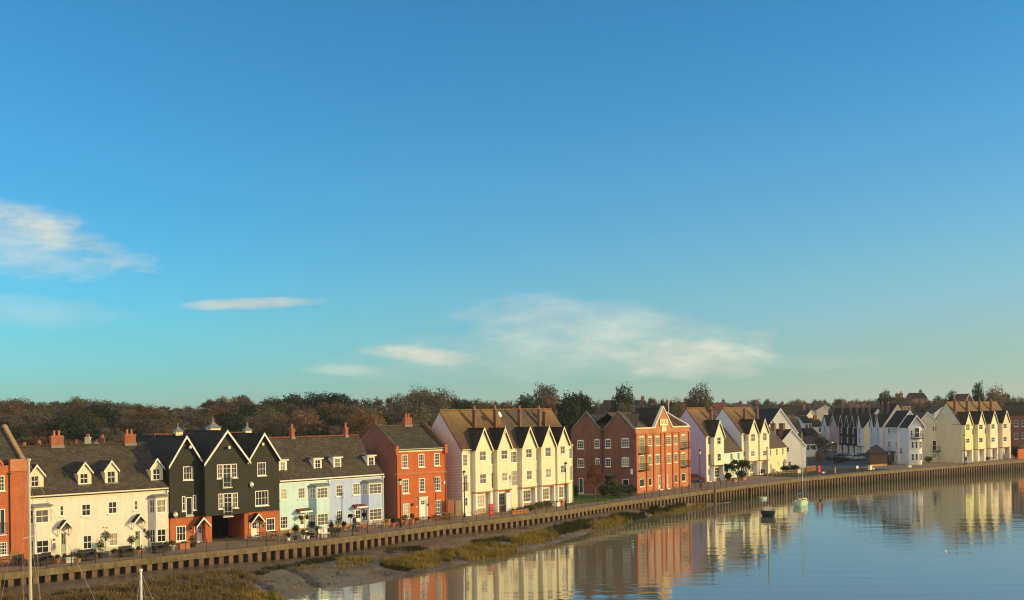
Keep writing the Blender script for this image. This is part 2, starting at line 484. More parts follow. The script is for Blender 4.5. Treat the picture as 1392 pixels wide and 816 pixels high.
def body(par, name, mat, x0, x1, d, ez, rz, rects, z0=0.0, y0=0.0, ends=(True, True), endmat=None):
    """house walls: openings in the front, back wall, gable ends"""
    mb = MB(); wall_cells(mb, x0, x1, z0, ez, rects, y0)
    y1 = y0 + d; ym = (y0 + y1) / 2
    mb.face([(x0, y1, z0), (x1, y1, z0), (x1, y1, ez), (x0, y1, ez)])
    if endmat: mb.mat(1)
    for i, x in enumerate((x0, x1)):
        if ends[i]: mb.face([(x, y0, z0), (x, y1, z0), (x, y1, ez), (x, ym, rz), (x, y0, ez)])
    mats = [M[mat]] + ([M[endmat]] if endmat else [])
    return mb.build(name, mats, par, weld=True)

def hood_gable(par, x, z, w, h, dep, y=0.0):
    """little pitched door hood on brackets"""
    mb = MB(); th = .07
    for sg in (-1, 1):
        mb.slab([(x + sg * w / 2, y - dep, z), (x + sg * w / 2, y, z), (x, y, z + h), (x, y - dep, z + h)], th)
    o = mb.build('door_hood', M['dark_slate'], par)
    t = MB()
    for sg in (-1, 1):
        t.prism([(x + sg * w / 2, z - .0), (x, z + h), (x, z + h - .2), (x + sg * w / 2, z - .17)], 'y', y - dep - .05, y - dep - .004)
        xx = x + sg * (w / 2 - .12)
        t.tube((xx, y - .03, z - .75), (xx, y - dep + .08, z - .1), .035, n=4); t.tube((xx, y - .03, z - .75), (xx, y - .03, z - .1), .035, n=4); t.tube((xx, y - .03, z - .1), (xx, y - dep + .05, z - .1), .035, n=4)
    t.build('bracket', M['trim_white'], o)
    return o
def hood_flat(par, x, z, w, dep, y=0.0):
    mb = MB(); mb.prism([(y - dep, z), (y, z), (y, z + .28), (y - dep, z + .06)], 'x', x - w / 2, x + w / 2)
    o = mb.build('door_hood', M['red_tile'], par)
    t = MB(); t.box(x - w / 2, x + w / 2, y - dep - .03, y - dep - .003, z - .1, z + .06)
    for sg in (-1, 1):
        xx = x + sg * (w / 2 - .1)
        t.tube((xx, y - .03, z - .6), (xx, y - dep + .08, z - .05), .035, n=4); t.tube((xx, y - .03, z - .6), (xx, y - .03, z - .003), .035, n=4)
    t.build('bracket', M['trim_white'], o)
    return o

def gable_dormer(par, x, w, z0, ez, az, y0, d, wr):
    mb = MB(); a, b = x - w / 2, x + w / 2
    wall_cells(mb, a, b, z0, ez, [wr], y0); mb.face([(a, y0, ez), (b, y0, ez), (x, y0, az)])
    for e in (a, b): mb.face([(e, y0, z0), (e, y0 + d, z0), (e, y0 + d, ez), (e, y0, ez)])
    o = mb.build('dormer', M['trim_cream'], par)
    window(o, wr, y0, 2, 2, sill=False, fw=.055, split=False, pane='pane_dark')
    l = MB(); l.box(a - .05, b + .05, y0 - .12, y0 - .003, z0 - .16, z0 + .02); l.build('flashing', M['lead'], o)
    r = cross_gable(o, 'slate', a, b, y0, y0 + d, ez, az, None, over=.14, front=.12, th=.08)
    bb = MB(); s = (az - ez) / (w / 2)
    for sg, e in ((-1, a), (1, b)):
        eo = e + sg * .16; zo = ez - s * .16 + .08
        bb.prism([(eo, zo + .02), (x, az + .10), (x, az - .10), (eo, zo - .16)], 'y', y0 - .17, y0 - .125)
    bb.build('barge_board', M['trim_white'], o)
    return o
def flat_dormer(par, x, w, z0, z1, y0, d, wr):
    mb = MB(); a, b = x - w / 2, x + w / 2
    wall_cells(mb, a, b, z0, z1, [wr], y0)
    for e in (a, b): mb.face([(e, y0, z0), (e, y0 + d, z0), (e, y0 + d, z1), (e, y0, z1)])
    o = mb.build('dormer', [M['trim_white']], par)
    window(o, wr, y0, 2, 3, sill=False, fw=.055, split=False, meet=False)
    r = MB(); r.box(a - .17, b + .17, y0 - .17, y0 + d, z1 + .09, z1 + .16); r.build('dormer_roof', M['lead'], o)
    t = MB(); t.box(a - .15, b + .15, y0 - .15, y0 + .3, z1 - .03, z1 + .087); t.build('cornice', M['trim_white'], o)
    l = MB(); l.box(a - .04, b + .04, y0 - .1, y0 - .003, z0 - .14, z0 + .02); l.build('flashing', M['lead'], o)
    return o

def bay(par, xa, xb, dep, splay, z0, z1, mat, wins, side_wins, roof='lead', panelmat=None, panes='pane', wz=None, cols=2, rows=2, roofh=.3):
    """splayed bay window standing out from the facade (y<0)"""
    mb = MB(); P = [(xa, 0.0), (xa + splay, -dep), (xb - splay, -dep), (xb, 0.0)]
    fx0, fx1 = xa + splay, xb - splay
    rects = [(fx0 + .08, fx1 - .08, c, d) for c, d in wz]
    wall_cells(mb, fx0, fx1, z0, z1, rects, -dep)
    if panelmat: mb.mat(1)
    for p, q in ((P[0], P[1]), (P[2], P[3])):
        mb.face([(*p, z0), (*q, z0), (*q, z1), (*p, z1)])
    mb.mat(0); mb.face([(*p, z1) for p in P]); mb.face([(*p, z0) for p in P])
    o = mb.build('bay', [M[mat]] + ([M[panelmat]] if panelmat else []), par)
    for r in rects:
        window(o, r, -dep, cols, rows, sill=False, split=False, pane=panes)
    for p, q in ((P[0], P[1]), (P[3], P[2])):
        p, q = Vector((*p, 0)), Vector((*q, 0)); dd = q - p; n = Vector((-abs(dd.y), 0, 0)) if p.x < (xa + xb) / 2 else Vector((abs(dd.y), 0, 0))
        nn = Vector((dd.y, -dd.x, 0)).normalized()
        if nn.y > 0: nn = -nn
        for c, d in wz:
            t = MB()
            A, B = p + dd * .14, p + dd * .90
            for (s0, s1, e0, e1) in ((0, 1, c, c + .07), (0, 1, d - .07, d), (0, .12, c, d), (.88, 1, c, d), (.46, .54, c, d), (0, 1, (c + d) / 2 - .025, (c + d) / 2 + .025)):
                a0, a1 = A + (B - A) * s0 + nn * .003, A + (B - A) * s1 + nn * .003
                b0, b1 = a0 + nn * .03, a1 + nn * .03
                t.mesh([(*v.xy, z) for v in (a0, a1, b1, b0) for z in (e0, e1)], [(0, 2, 3, 1), (2, 4, 5, 3), (4, 6, 7, 5), (6, 0, 1, 7), (1, 3, 5, 7), (0, 6, 4, 2)])
            a0, a1 = A + nn * .012, B + nn * .012
            t.mat(1); t.face([(*a0.xy, c), (*a1.xy, c), (*a1.xy, d), (*a0.xy, d)])
            t.build('side_window', [M['trim_white'], M[panes]], o)
    r = MB(); e = .14
    Q = [(xa - e, 0), (xa + splay - e * .7, -dep - e), (xb - splay + e * .7, -dep - e), (xb + e, 0)]
    T = [(xa + .3, 0), (xb - .3, 0)]
    r.mesh([(*q, z1 + .0) for q in Q] + [(*q, z1 + .1) for q in Q] + [(T[0][0], 0, z1 + .1 + roofh), (T[1][0], 0, z1 + .1 + roofh)],
           [(0, 1, 5, 4), (1, 2, 6, 5), (2, 3, 7, 6), (4, 5, 8), (5, 6, 9, 8), (6, 7, 9), (3, 2, 1, 0), (0, 4, 8, 9, 7, 3)])
    r.build('bay_roof', M[roof], o)
    return o

def juliet(par, a, b, z0, z1, y, mat='black_metal'):
    mb = MB(); d = .16
    mb.box(a, b, y - d - .02, y - d + .02, z1 - .04, z1); mb.box(a, b, y - d - .02, y - d + .02, z0 + .05, z0 + .08)
    for x in (a, b): mb.box(x - .02, x + .02, y - d - .02, y, z1 - .045, z1 - .005); mb.box(x - .02, x + .02, y - d, y, z0 + .045, z0 + .085)
    n = max(3, int((b - a) / .12))
    for i in range(n + 1):
        x = a + (b - a) * i / n; mb.box(x - .009, x + .009, y - d - .009, y - d + .009, z0 + .08, z1 - .04)
    return mb.build('balcony_rail', M[mat], par)
def balcony(par, a, b, z, y, dep=.7, h=1.0):
    mb = MB(); mb.box(a, b, y - dep, y, z - .12, z)
    o = mb.build('balcony', M['black_metal'], par)
    r = MB()
    for p, q in (((a, y - dep + .03), (b, y - dep + .03)), ((a + .03, y - dep), (a + .03, y)), ((b - .03, y - dep), (b - .03, y))):
        for zz in (z + h, z + .1): r.tube((*p, zz), (*q, zz), .022, n=4)
        L = hypot(q[0] - p[0], q[1] - p[1]); n = max(2, int(L / .13))
        for i in range(n + 1):
            t = i / n; x, yy = p[0] + (q[0] - p[0]) * t, p[1] + (q[1] - p[1]) * t
            r.tube((x, yy, z), (x, yy, z + h), .011, n=4)
    r.build('railing', M['black_metal'], o)
    return o

def word(par, txt, x, z, y, h, mat, name='lettering', bold=.0, parent_z=None):
    cu = bpy.data.curves.new(name, 'FONT'); cu.body = txt; cu.size = h; cu.align_x = 'CENTER'; cu.align_y = 'CENTER'; cu.extrude = .006; cu.offset = bold
    o = bpy.data.objects.new(name, cu); COL.objects.link(o); cu.materials.append(M[mat])
    me = bpy.data.meshes.new_from_object(o.evaluated_get(bpy.context.evaluated_depsgraph_get())); bpy.data.objects.remove(o)
    o = bpy.data.objects.new(name, me); COL.objects.link(o)
    if not me.materials: me.materials.append(M[mat])
    o.parent = par; o.location = (x, y, z); o.rotation_euler = (pi / 2, 0, 0)
    return o

# ================================================================= the buildings along the quay
def frame2(pl, pr):
    a, b = at(*pl), at(*pr)
    f = Fr(a, b - a); f.len = (b - a).length
    return f
def rel(f0, x, y=0.0):
    f = Fr(f0.w(x, y), f0.u); return f

# ---- white terrace of two mirrored houses
FA = frame2((37, 760.3), (229.6, 740.8))
wA = FA.len
ezA = 5.38; rzA = 9.62; dA = 9.0
def white_house(x0, x1, lab, px_dorm, px_sash, px_small, px_ground, px_door, hood, bayx, bay_up, bay_lo, chim):
    f = rel(FA, x0); w = x1 - x0
    root = thing('terraced_house', lab, 'house', f.O, f.ang, 'terraced houses along the quay')
    R = lambda *a: f.rect(*a)
    r1 = [R(*p) for p in px_sash + px_small + px_ground]; rd = f.rect(*px_door); rd = (rd[0], rd[1], .12, rd[3])
    bay_a, bay_b = bayx
    body(root, 'wall', 'white_paint', 0, w, dA, ezA, rzA, r1 + [rd])
    for p in px_sash + px_ground: window(root, R(*p), 0, 2, 2)
    for p in px_small: window(root, R(*p), 0, 1, 2)
    door(root, rd, 0, 'green_door', .55)
    hx, hw, hz, hh = hood
    hood_gable(root, (rd[0] + rd[1]) / 2, hz, hw, hh, .7)
    gutter(root, 0, w, 0, ezA + .12, 'trim_cream'); downpipe(root, w - .12 if x0 > 0 else .12, 0, 0, ezA - .3, 'trim_cream')
    rf = pitched(root, 'slate', 0, w, 0, dA, ezA, rzA, verge=0, ridge='slate')
    for (cx, wx0, wx1, wy0, wy1, zb, ze, za) in px_dorm:
        yo = .75
        wr = f.rect(wx0 - .9, wy0 - 1, wx1 + .9, wy1 + .8, yo); x = f.fp(cx, za, yo)[0]
        gable_dormer(root, x, 1.22, f.fp(cx, zb, yo)[1], f.fp(cx, ze, yo)[1] + .1, f.fp(cx, za, yo)[1] - .08, yo, 2.6, wr)
    wz = [(f.fp(*bay_lo[0], -.6)[1], f.fp(*bay_lo[1], -.6)[1]), (f.fp(*bay_up[0], -.6)[1], f.fp(*bay_up[1], -.6)[1])]
    bay(root, bay_a, bay_b, .6, .42, .0, wz[1][1] + .2, 'white_paint', None, None, wz=wz, panes='pane', roofh=.18)
    cx0, cx1, cyt, cyb = chim
    ym = dA / 2
    a, _ = f.fp(cx0, cyb, ym); b, zt = f.fp(cx1, cyt, ym)
    chimney(root, (a + b) / 2, ym, rzA - .1, zt, b - a - .15, .5)
    return root, f
mid = wA * .5
whA, fA1 = white_house(0, mid, 'white painted brick terraced house beside the tall orange brick end house, behind the mast',
    [(49.5, 43, 51.8, 648, 661, 663.7, 646.7, 631.7), (115, 109.6, 119, 644.7, 657, 660, 642.5, 628)],
    [(110.8, 685, 123.7, 701.7)], [(81.2, 687, 87, 702)], [(112.8, 727.5, 125.3, 747)], (81.5, 723, 91.5, 752),
    (0, 1.25, 2.5, .72), (.02, 2.2), [(52, 711.7), (52, 693)], [(52, 753), (52, 734.7)], (67.5, 86, 592, 611))
whB, fA2 = white_house(mid, wA, 'white painted brick terraced house with grey door next to the black boarded gables',
    [(151, 146.7, 156, 641.5, 656, 657.5, 640, 626), (213, 208.7, 217, 638.5, 652, 654.7, 637, 623)],
    [(147, 681.7, 159.5, 698.7)], [(182, 680, 188, 694)], [(147.8, 724, 160.3, 742.5)], (182.3, 720.5, 191.5, 746.5),
    (0, 1.25, 2.5, .72), (wA - mid - 2.0, wA - mid - .05), [(216, 697.5), (216, 679)], [(218, 737.5), (218, 719)], (167.5, 184, 590, 607.5))

# ---- orange brick end house, far left
FZ = Fr(FA.w(0, -.35), FA.u)
wZ = 9.0
root = thing('brick_house', 'tall orange brick house with front gable and juliet balcony at the left edge', 'house', FZ.w(-wZ), FZ.ang)
fz = Fr(FZ.w(-wZ), FZ.u)
ezZ = 8.3; rzZ = 11.3; dZ = 9.5
wr = [fz.rect(-3, 646.5, 6.6, 667.5), fz.rect(-5, 692, 7.5, 727), fz.rect(-1, 737, 10.3, 755)]
body(root, 'wall', 'red_brick', 0, wZ, dZ, ezZ, rzZ, wr)
for r, c in zip(wr, ((2, 4), (2, 1), (3, 4))): window(root, r, 0, *c, pane='pane_dark')
juliet(root, wr[1][0] - .1, wr[1][1] + .1, wr[1][2], wr[1][2] + 1.0, 0)
mb = MB(); gx = 6.9
mb.prism([(gx - 4.6, ezZ), (gx, ezZ), (gx - 2.3, ezZ + 3.0)], 'y', -.02, .25)
mb.build('front_gable', M['red_brick'], root)
t = MB()
for sg, e in ((-1, gx - 4.6), (1, gx)): t.prism([(e, ezZ), (gx - 2.3, ezZ + 3.0), (gx - 2.3, ezZ + 3.14), (e + sg * .1, ezZ + .12)], 'y', -.12, .3)
t.build('coping', M['terracotta'], root)
pitched(root, 'slate', 0, wZ - .35, 0, dZ, ezZ - .2, rzZ, verge=0, ridge='slate', over=-.35)
cross_gable(root, 'slate', gx - 4.4, gx - .2, .3, 4.8, ezZ - .2, ezZ + 2.7, None, over=.0, front=0)
mb = MB(); s = (rzZ - ezZ) / (dZ / 2)
mb.prism([(-.1, ezZ - .2), (-.1, ezZ + .35), (.5, ezZ + .55), (dZ / 2, rzZ + .5), (dZ, ezZ + .3), (dZ, ezZ - .2), (dZ / 2, rzZ - .1)], 'x', wZ - .34, wZ)
mb.build('parapet', M['pale_brick'], root)
mb = MB(); mb.box(wZ - 1.5, wZ + .06, -.14, .5, ezZ - .55, ezZ + .5); mb.build('shoulder', M['works_brick'], root)
downpipe(root, wZ - 1.55, 0, 0, ezZ - .8)

# ---- three black weatherboarded gabled houses
FB = frame2((232.3, 741), (380.3, 727.2))
def bx(px, py=690, yo=0): return FB.fp(px, py, yo)[0]
dB = 12.0
def black_house(pxa, pxb, apex, foot, yo, lab, wins, juls, doors, hood, bricks, passage=None, lampxy=None, dish=None):
    x0, x1 = FB.fp(pxa, 690, yo)[0], FB.fp(pxb, 690, yo)[0]
    f = rel(FB, x0, yo); w = x1 - x0
    root = thing('boarded_house', lab, 'house', f.O, f.ang, 'black weatherboarded houses')
    az = f.fp(*apex)[1] - .12; ez = f.fp(*foot)[1] + .18
    zb = 2.55
    R = [f.rect(*p[:4]) for p in wins]
    up = [r for r in R if r[3] > zb + .3]; lo = [r for r in R if r[3] <= zb + .3]
    J = []
    for (a, b_) in juls:   # a: wide casement, b: tall centre door
        J.append((f.rect(*a), f.rect(*b_)))
    mb = MB(); holes = list(up)
    for wr, dr in J: holes += [(wr[0], dr[0], wr[2], wr[3]), (dr[0], dr[1], dr[2], wr[3]), (dr[1], wr[1], wr[2], wr[3])]
    wall_cells(mb, 0, w, zb, ez, holes, 0); mb.face([(0, 0, ez), (w, 0, ez), (w / 2, 0, az)])
    for x in (0, w): mb.face([(x, 0, zb), (x, dB, zb), (x, dB, ez), (x, 0, ez)])
    mb.face([(0, dB, zb), (w, dB, zb), (w, dB, ez), (w / 2, dB, az), (0, dB, ez)])
    mb.face([(0, 0, zb), (w, 0, zb), (w, dB, zb), (0, dB, zb)])
    mb.build('boarding', M['black_board'], root)
    for p in wins:
        window(root, f.rect(*p[:4]), 0, p[4], p[5], meet=False, pane=p[6] if len(p) > 6 else 'pane')
    for wr, dr in J:
        window(root, (wr[0], dr[0] - .003, wr[2], wr[3]), 0, 2, 3, meet=False); window(root, (dr[1] + .003, wr[1], wr[2], wr[3]), 0, 2, 3, meet=False)
        window(root, (dr[0], dr[1], dr[2], wr[3]), 0, 2, 5 if len(doors) != 9 else 1, meet=False)
        juliet(root, dr[0] - .12, dr[1] + .12, dr[2], dr[2] + .95, 0)
    mb = MB(); by = .06
    if passage is None:
        rd = f.rect(*doors); rd = (rd[0], rd[1], .1, rd[3])
        wall_cells(mb, 0.02, w - .02, 0, zb, lo + [rd], by)
        for x in (.02, w - .02): mb.face([(x, by, 0), (x, dB, 0), (x, dB, zb), (x, by, zb)])
        mb.face([(.02, dB - .02, 0), (w - .02, dB - .02, 0), (w - .02, dB - .02, zb), (.02, dB - .02, zb)])
        mb.build('wall', M['red_brick'], root)
        door(root, rd, by, 'trim_white', .5)
        hz = rd[3] + .05; hood_gable(root, (rd[0] + rd[1]) / 2, hz - .1, 1.5, .85, .8)
    else:
        pa, pb = f.fp(passage[0], 725)[0], f.fp(passage[1], 725)[0]
        mb.box(.03, pa, .08, 1.0, 0, zb); mb.box(pb, w - .03, .08, 1.0, 0, zb)
        mb.box(.03, .25, 1.0, dB - .05, 0, zb); mb.box(w - .25, w - .03, 1.0, dB - .05, 0, zb)
        mb.box(.25, w - .25, dB - .3, dB - .05, 0, zb)
        mb.build('wall', M['red_brick'], root)
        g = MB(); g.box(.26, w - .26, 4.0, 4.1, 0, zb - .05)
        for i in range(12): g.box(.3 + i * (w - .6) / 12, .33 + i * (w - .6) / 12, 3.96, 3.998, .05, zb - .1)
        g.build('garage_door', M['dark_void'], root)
    cross_gable(root, 'dark_slate', 0, w, 0, dB, ez, az, 'trim_white', over=.16, front=.3)
    t = MB(); t.box(0.0, w, -.03, -.003, zb - .02, zb + .14); t.build('skirt_board', M['black_board'], root)
    if lampxy:
        lx, lz = f.fp(lampxy[0], lampxy[1], -.2); m = MB(); m.box(lx - .12, lx + .12, -.38, -.2, lz - .12, lz + .14); m.mat(1); m.tube((lx, -.3, lz), (lx, 0, lz), .03); m.build('floodlight', [M['galv_metal'], M['black_metal']], root)
    if dish:
        lx, lz = f.fp(dish[0], dish[1], -.25); m = MB(); m.lathe([(.02, 0), (.16, .02), (.29, .09), (.30, .10), (.28, .105), (.14, .045), (.02, .03)], (0, 0, 0), 14)
        o = m.build('satellite_dish', M['galv_metal'], root); o.location = (lx, -.25, lz); o.rotation_euler = (radians(75), 0, radians(25))
        m = MB(); m.tube((lx, -.2, lz), (lx, 0, lz - .1), .02); m.build('dish_arm', M['galv_metal'], root)
    return root, f, az
bk1, fb1, az1 = black_house(230.9, 275.5, (255.8, 592.5), (228, 635), .25, 'black weatherboarded gabled house beside the white terrace, brick below with a white door',
    [(249, 634, 261.7, 652.5, 3, 2), (239.7, 715, 253, 735.8, 3, 2), (247.5, 674.5, 252.4, 695, 1, 2), (252.9, 676, 261.9, 701, 1, 1, 'pane_dark'), (262.4, 673, 267, 693.5, 1, 2)], [], (268, 713.5, 277, 743.5), None, None, lampxy=(258, 608), dish=(238, 700))
bk2, fb2, az2 = black_house(279, 337.8, (307.5, 585), (277, 632), -.55, 'middle black boarded house jettied over a dark open passage',
    [], [((295, 631, 322.5, 650), (303, 632, 314.5, 662.5)), ((297, 670.5, 323.7, 691.2), (304, 671, 316, 702))], (0, 0, 0, 0), None, None, passage=(288.7, 333), lampxy=(311, 608.5))
bk3, fb3, az3 = black_house(337.5, 380.0, (353, 589), (380, 627), .2, 'black boarded gabled house with white door, touching the mint green house',
    [(349.7, 628.7, 361.7, 646.7, 3, 2), (347, 667, 365, 687.5, 4, 2), (362, 704.3, 374, 721.7, 3, 2)], [], (341.5, 708, 351.9, 736), None, None, lampxy=(356.7, 604), dish=(341.3, 659))
# main roof running across behind the three gables, and its cupolas (they belong to the middle house)
f = fb2; root = bk2
xL = -1.6; xR = f.fp(380, 690, .75)[0]
rb = MB(); zr = f.fp(307, 590.5, 7.0)[1]
pitched(root, 'dark_slate', xL, xR, 3.2, 11.8, zr - 4.2, zr, verge=0, name='main_roof', ridge='red_tile')
def cupola(x, y, z, w, h):
    m = MB(); m.box(x - w / 2, x + w / 2, y - w / 2, y + w / 2, z - .5, z + h * .35)
    o = m.build('cupola', M['trim_cream'], root)
    e = w / 2 + .14; zt = z + h * .35
    m = MB(); m.mesh([(x - e, y - e, zt), (x + e, y - e, zt), (x + e, y + e, zt), (x - e, y + e, zt), (x - e * .3, y - e * .3, zt + h * .33), (x + e * .3, y - e * .3, zt + h * .33), (x + e * .3, y + e * .3, zt + h * .33), (x - e * .3, y + e * .3, zt + h * .33), (x, y, zt + h * .65)],
        [(0, 1, 5, 4), (1, 2, 6, 5), (2, 3, 7, 6), (3, 0, 4, 7), (4, 5, 8), (5, 6, 8), (6, 7, 8), (7, 4, 8), (3, 2, 1, 0)])
    m.build('cupola_roof', M['lead'], o)
    m = MB(); m.tube((x, y, zt + h * .6), (x, y, zt + h * .95), .03); m.ball((x, y, zt + h * .7), .07, 6); m.build('finial', M['galv_metal'], o)
for (px, pt, pb, w_) in ((241.8, 579.5, 592, .75), (289.5, 571.5, 589, 1.15), (335.8, 578, 590.5, .7)):
    xx, zt = f.fp(px, pt, 7.5); _, zb_ = f.fp(px, pb, 7.5)
    cupola(xx, 7.5, zb_ + .1, w_, (zt - zb_) * .96)
# ---- mint and lilac rendered terrace
FC = frame2((380.6, 726.6), (522.2, 711))
wC = FC.len; ezC = 5.42; rzC = 9.75; dC = 8.6
splitC = FC.fp(448.2, 690)[0]
def soft_house(x0, x1, lab, mat, panel, wins, ground, dr, hoodz, bayr, bup, blo, dorm, chim, ends):
    f = rel(FC, x0); w = x1 - x0
    root = thing('rendered_house', lab, 'house', f.O, f.ang, 'terraced houses along the quay')
    rd = f.rect(*dr); rd = (rd[0], rd[1], .12, rd[3])
    rs = [f.rect(*p) for p in wins + ground]
    body(root, 'wall', mat, 0, w, dC, ezC, rzC, rs + [rd], ends=ends)
    for r in rs: window(root, r, 0, 3 if r[1] - r[0] > .9 else 2, 3, meet=False, pane='pane_curtain' if r[3] > 3 else 'pane')
    door(root, rd, 0, 'trim_white', .6)
    hood_flat(root, (rd[0] + rd[1]) / 2, f.fp(dr[0], hoodz, -.7)[1] - .05, 1.6, .75)
    gutter(root, 0, w, 0, ezC + .12, 'trim_white'); downpipe(root, w - .1, 0, 0, ezC - .3, 'trim_white')
    pitched(root, 'slate', 0, w, 0, dC, ezC, rzC, verge=0.0, ridge='red_tile')
    m = MB(); m.box(-.0, w, -.028, -.004, 0, .42); m.build('plinth', M['pale_brick'], root)
    for (cx, wx0, wx1, wy0, wy1, zt, zb) in dorm:
        yo = .95; flat_dormer(root, f.fp(cx, zt, yo)[0], 1.05, f.fp(cx, zb, yo)[1], f.fp(cx, zt, yo)[1] - .12, yo, 2.6, f.rect(wx0, wy0, wx1, wy1, yo))
    wz = [(f.fp(*blo[0], -.65)[1], f.fp(*blo[1], -.65)[1]), (f.fp(*bup[0], -.65)[1], f.fp(*bup[1], -.65)[1])]
    bay(root, f.fp(bayr[0], 690)[0], f.fp(bayr[1], 690)[0], .65, .55, 0, wz[1][1] + .12, mat, None, None, wz=wz, panes='pane_curtain', panelmat=panel, cols=3, rows=3, roofh=.22)
    for (c0, c1, ct, cb) in chim:
        ym = dC / 2; a, _ = f.fp(c0, cb, ym); b, zt = f.fp(c1, ct, ym)
        chimney(root, (a + b) / 2, ym, rzC - .1, zt, .40, .45, 1)
    return root, f
soft_house(0, splitC, 'pale mint green rendered house between black boards and lilac render', 'mint_render', 'teal_panel',
    [(381.2, 664, 390.4, 679.5), (405, 663, 415, 678)], [(381, 701.7, 391.7, 719)], (406.8, 699.5, 415.2, 721.5), 695.5,
    (419.5, 447.6), [(435, 678), (435, 663)], [(435, 715), (435, 698.5)],
    [(384.3, 381, 387.5, 628, 643, 624.5, 645.5), (431.8, 428.3, 435.8, 625.2, 640.8, 622.6, 643.8)], [(394, 399.7, 582.5, 600)], (True, True))
soft_house(splitC, wC, 'pale lilac rendered house with splayed bay beside the orange brick house', 'lilac_render', 'blue_panel',
    [(456.7, 659, 466.7, 675), (479.7, 657, 489.7, 673)], [(457.5, 694, 466.7, 708)], (482.2, 691.5, 492, 714.5), 689.5,
    (491, 520.0), [(508, 672), (508, 657.5)], [(508, 707.5), (508, 691.5)],
    [(458.5, 454.8, 462.6, 623.5, 639.5, 620.8, 641.8), (504.4, 501, 508.4, 621.5, 637.5, 618.6, 639.5)], [(467.5, 472, 581, 598)], (True, True))

# ---- detached orange brick house with nine sashes
FD = frame2((538.6, 709.6), (607.3, 703.3))
wD = FD.len; ezD = FD.fp(572, 611)[1]; dD = 8.4; rzD = 10.75
f = FD
root = thing('brick_house', 'detached orange brick house with nine white sashes and panelled front door', 'house', f.O, f.ang)
top = [(546, 618, 555, 636.7), (569, 617, 577.2, 635), (590.2, 616, 598.2, 633.3)]
midw = [(547.3, 651, 556, 671), (569.5, 650, 578, 669), (591, 648, 599, 667.5)]
gnd = [(548.2, 684.5, 556.8, 705), (592, 679.7, 600.2, 700.5)]
rs = [f.rect(*p) for p in top + midw + gnd]; rd = f.rect(571, 678.5, 579.6, 707); rd = (rd[0], rd[1], .1, rd[3])
body(root, 'wall', 'orange_brick', 0, wD, dD, ezD, rzD, rs + [rd], endmat='side_brick')
for i, r in enumerate(rs): window(root, r, 0, 3, 4, fw=.1, pane='pane_curtain' if i in (0, 6, 7) else 'pane')
door(root, rd, 0, 'trim_white', .28)
m = MB(); a, b, c, d = rd; m.box(a - .16, b + .16, -.1, .02, d + .0, d + .2); m.box(a - .22, b + .22, -.17, .02, d + .2, d + .27)
m.box(a - .14, a, -.06, .02, .1, d); m.box(b, b + .14, -.06, .02, .1, d); m.build('door_surround', M['trim_white'], root)
m = MB(); zs = f.fp(572, 643)[1]; m.box(-.03, wD + .03, -.05, -.003, zs - .12, zs + .12); m.build('string_course', M['works_brick'], root)
for r in rs:
    pass
gutter(root, -.05, wD + .05, 0, ezD + .1, 'trim_cream')
rf = pitched(root, 'slate', .3, wD - .3, 0, dD, ezD, rzD, verge=0, ridge='grey_tile')
for x0 in (-.04, wD - .3):
    m = MB(); s = (rzD - ezD) / (dD / 2); e = .5
    prof = [(-.15, ezD - .35), (-.15, ezD + .45), (.1, ezD + .55), (dD / 2, rzD + e), (dD - .1, ezD + .55), (dD + .15, ezD + .45), (dD + .15, ezD - .35), (dD / 2, rzD - .15)]
    m.prism(prof, 'x', x0, x0 + .34); p = m.build('parapet', M['side_brick'], root)
    m = MB(); m.prism([(-.2, ezD + .46), (.1, ezD + .62), (dD / 2, rzD + e + .09), (dD - .1, ezD + .62), (dD / 2, rzD + e), (.1, ezD + .552)], 'x', x0 - .04, x0 + .38); m.build('coping', M['grey_tile'], p)
    m = MB(); m.box(x0 - .02, x0 + .36, -.27, -.152, ezD - .55, ezD + .5); m.build('kneeler', M['orange_brick'], p)
a, _ = f.fp(548.5, 583, dD / 2); b, zt = f.fp(558.6, 567.8, dD / 2)
chimney(root, (a + b) / 2, dD / 2, rzD - .05, zt, b - a - .1, .5, 2)
downpipe(root, .12, 0, 0, ezD - .5, 'black_metal'); downpipe(root, wD - .1, 0, 0, ezD - .4, 'terracotta')
m = MB(); x_, z_ = f.fp(603.3, 656); m.box(x_ - .1, x_ + .1, -.12, -.003, z_ - .15, z_ + .15); m.build('alarm_box', M['trim_white'], root)
x_, z_ = f.fp(566.5, 689); m = MB(); m.box(x_ - .12, x_ + .12, -.03, -.003, z_ - .06, z_ + .06); m.build('name_plate', M['trim_cream'], root)
for px, py in ((560.5, 686), (581.5, 686)):
    x_, z_ = f.fp(px, py); m = MB(); m.box(x_ - .07, x_ + .07, -.18, -.003, z_ - .12, z_ + .14); m.build('wall_lamp', M['black_metal'], root)

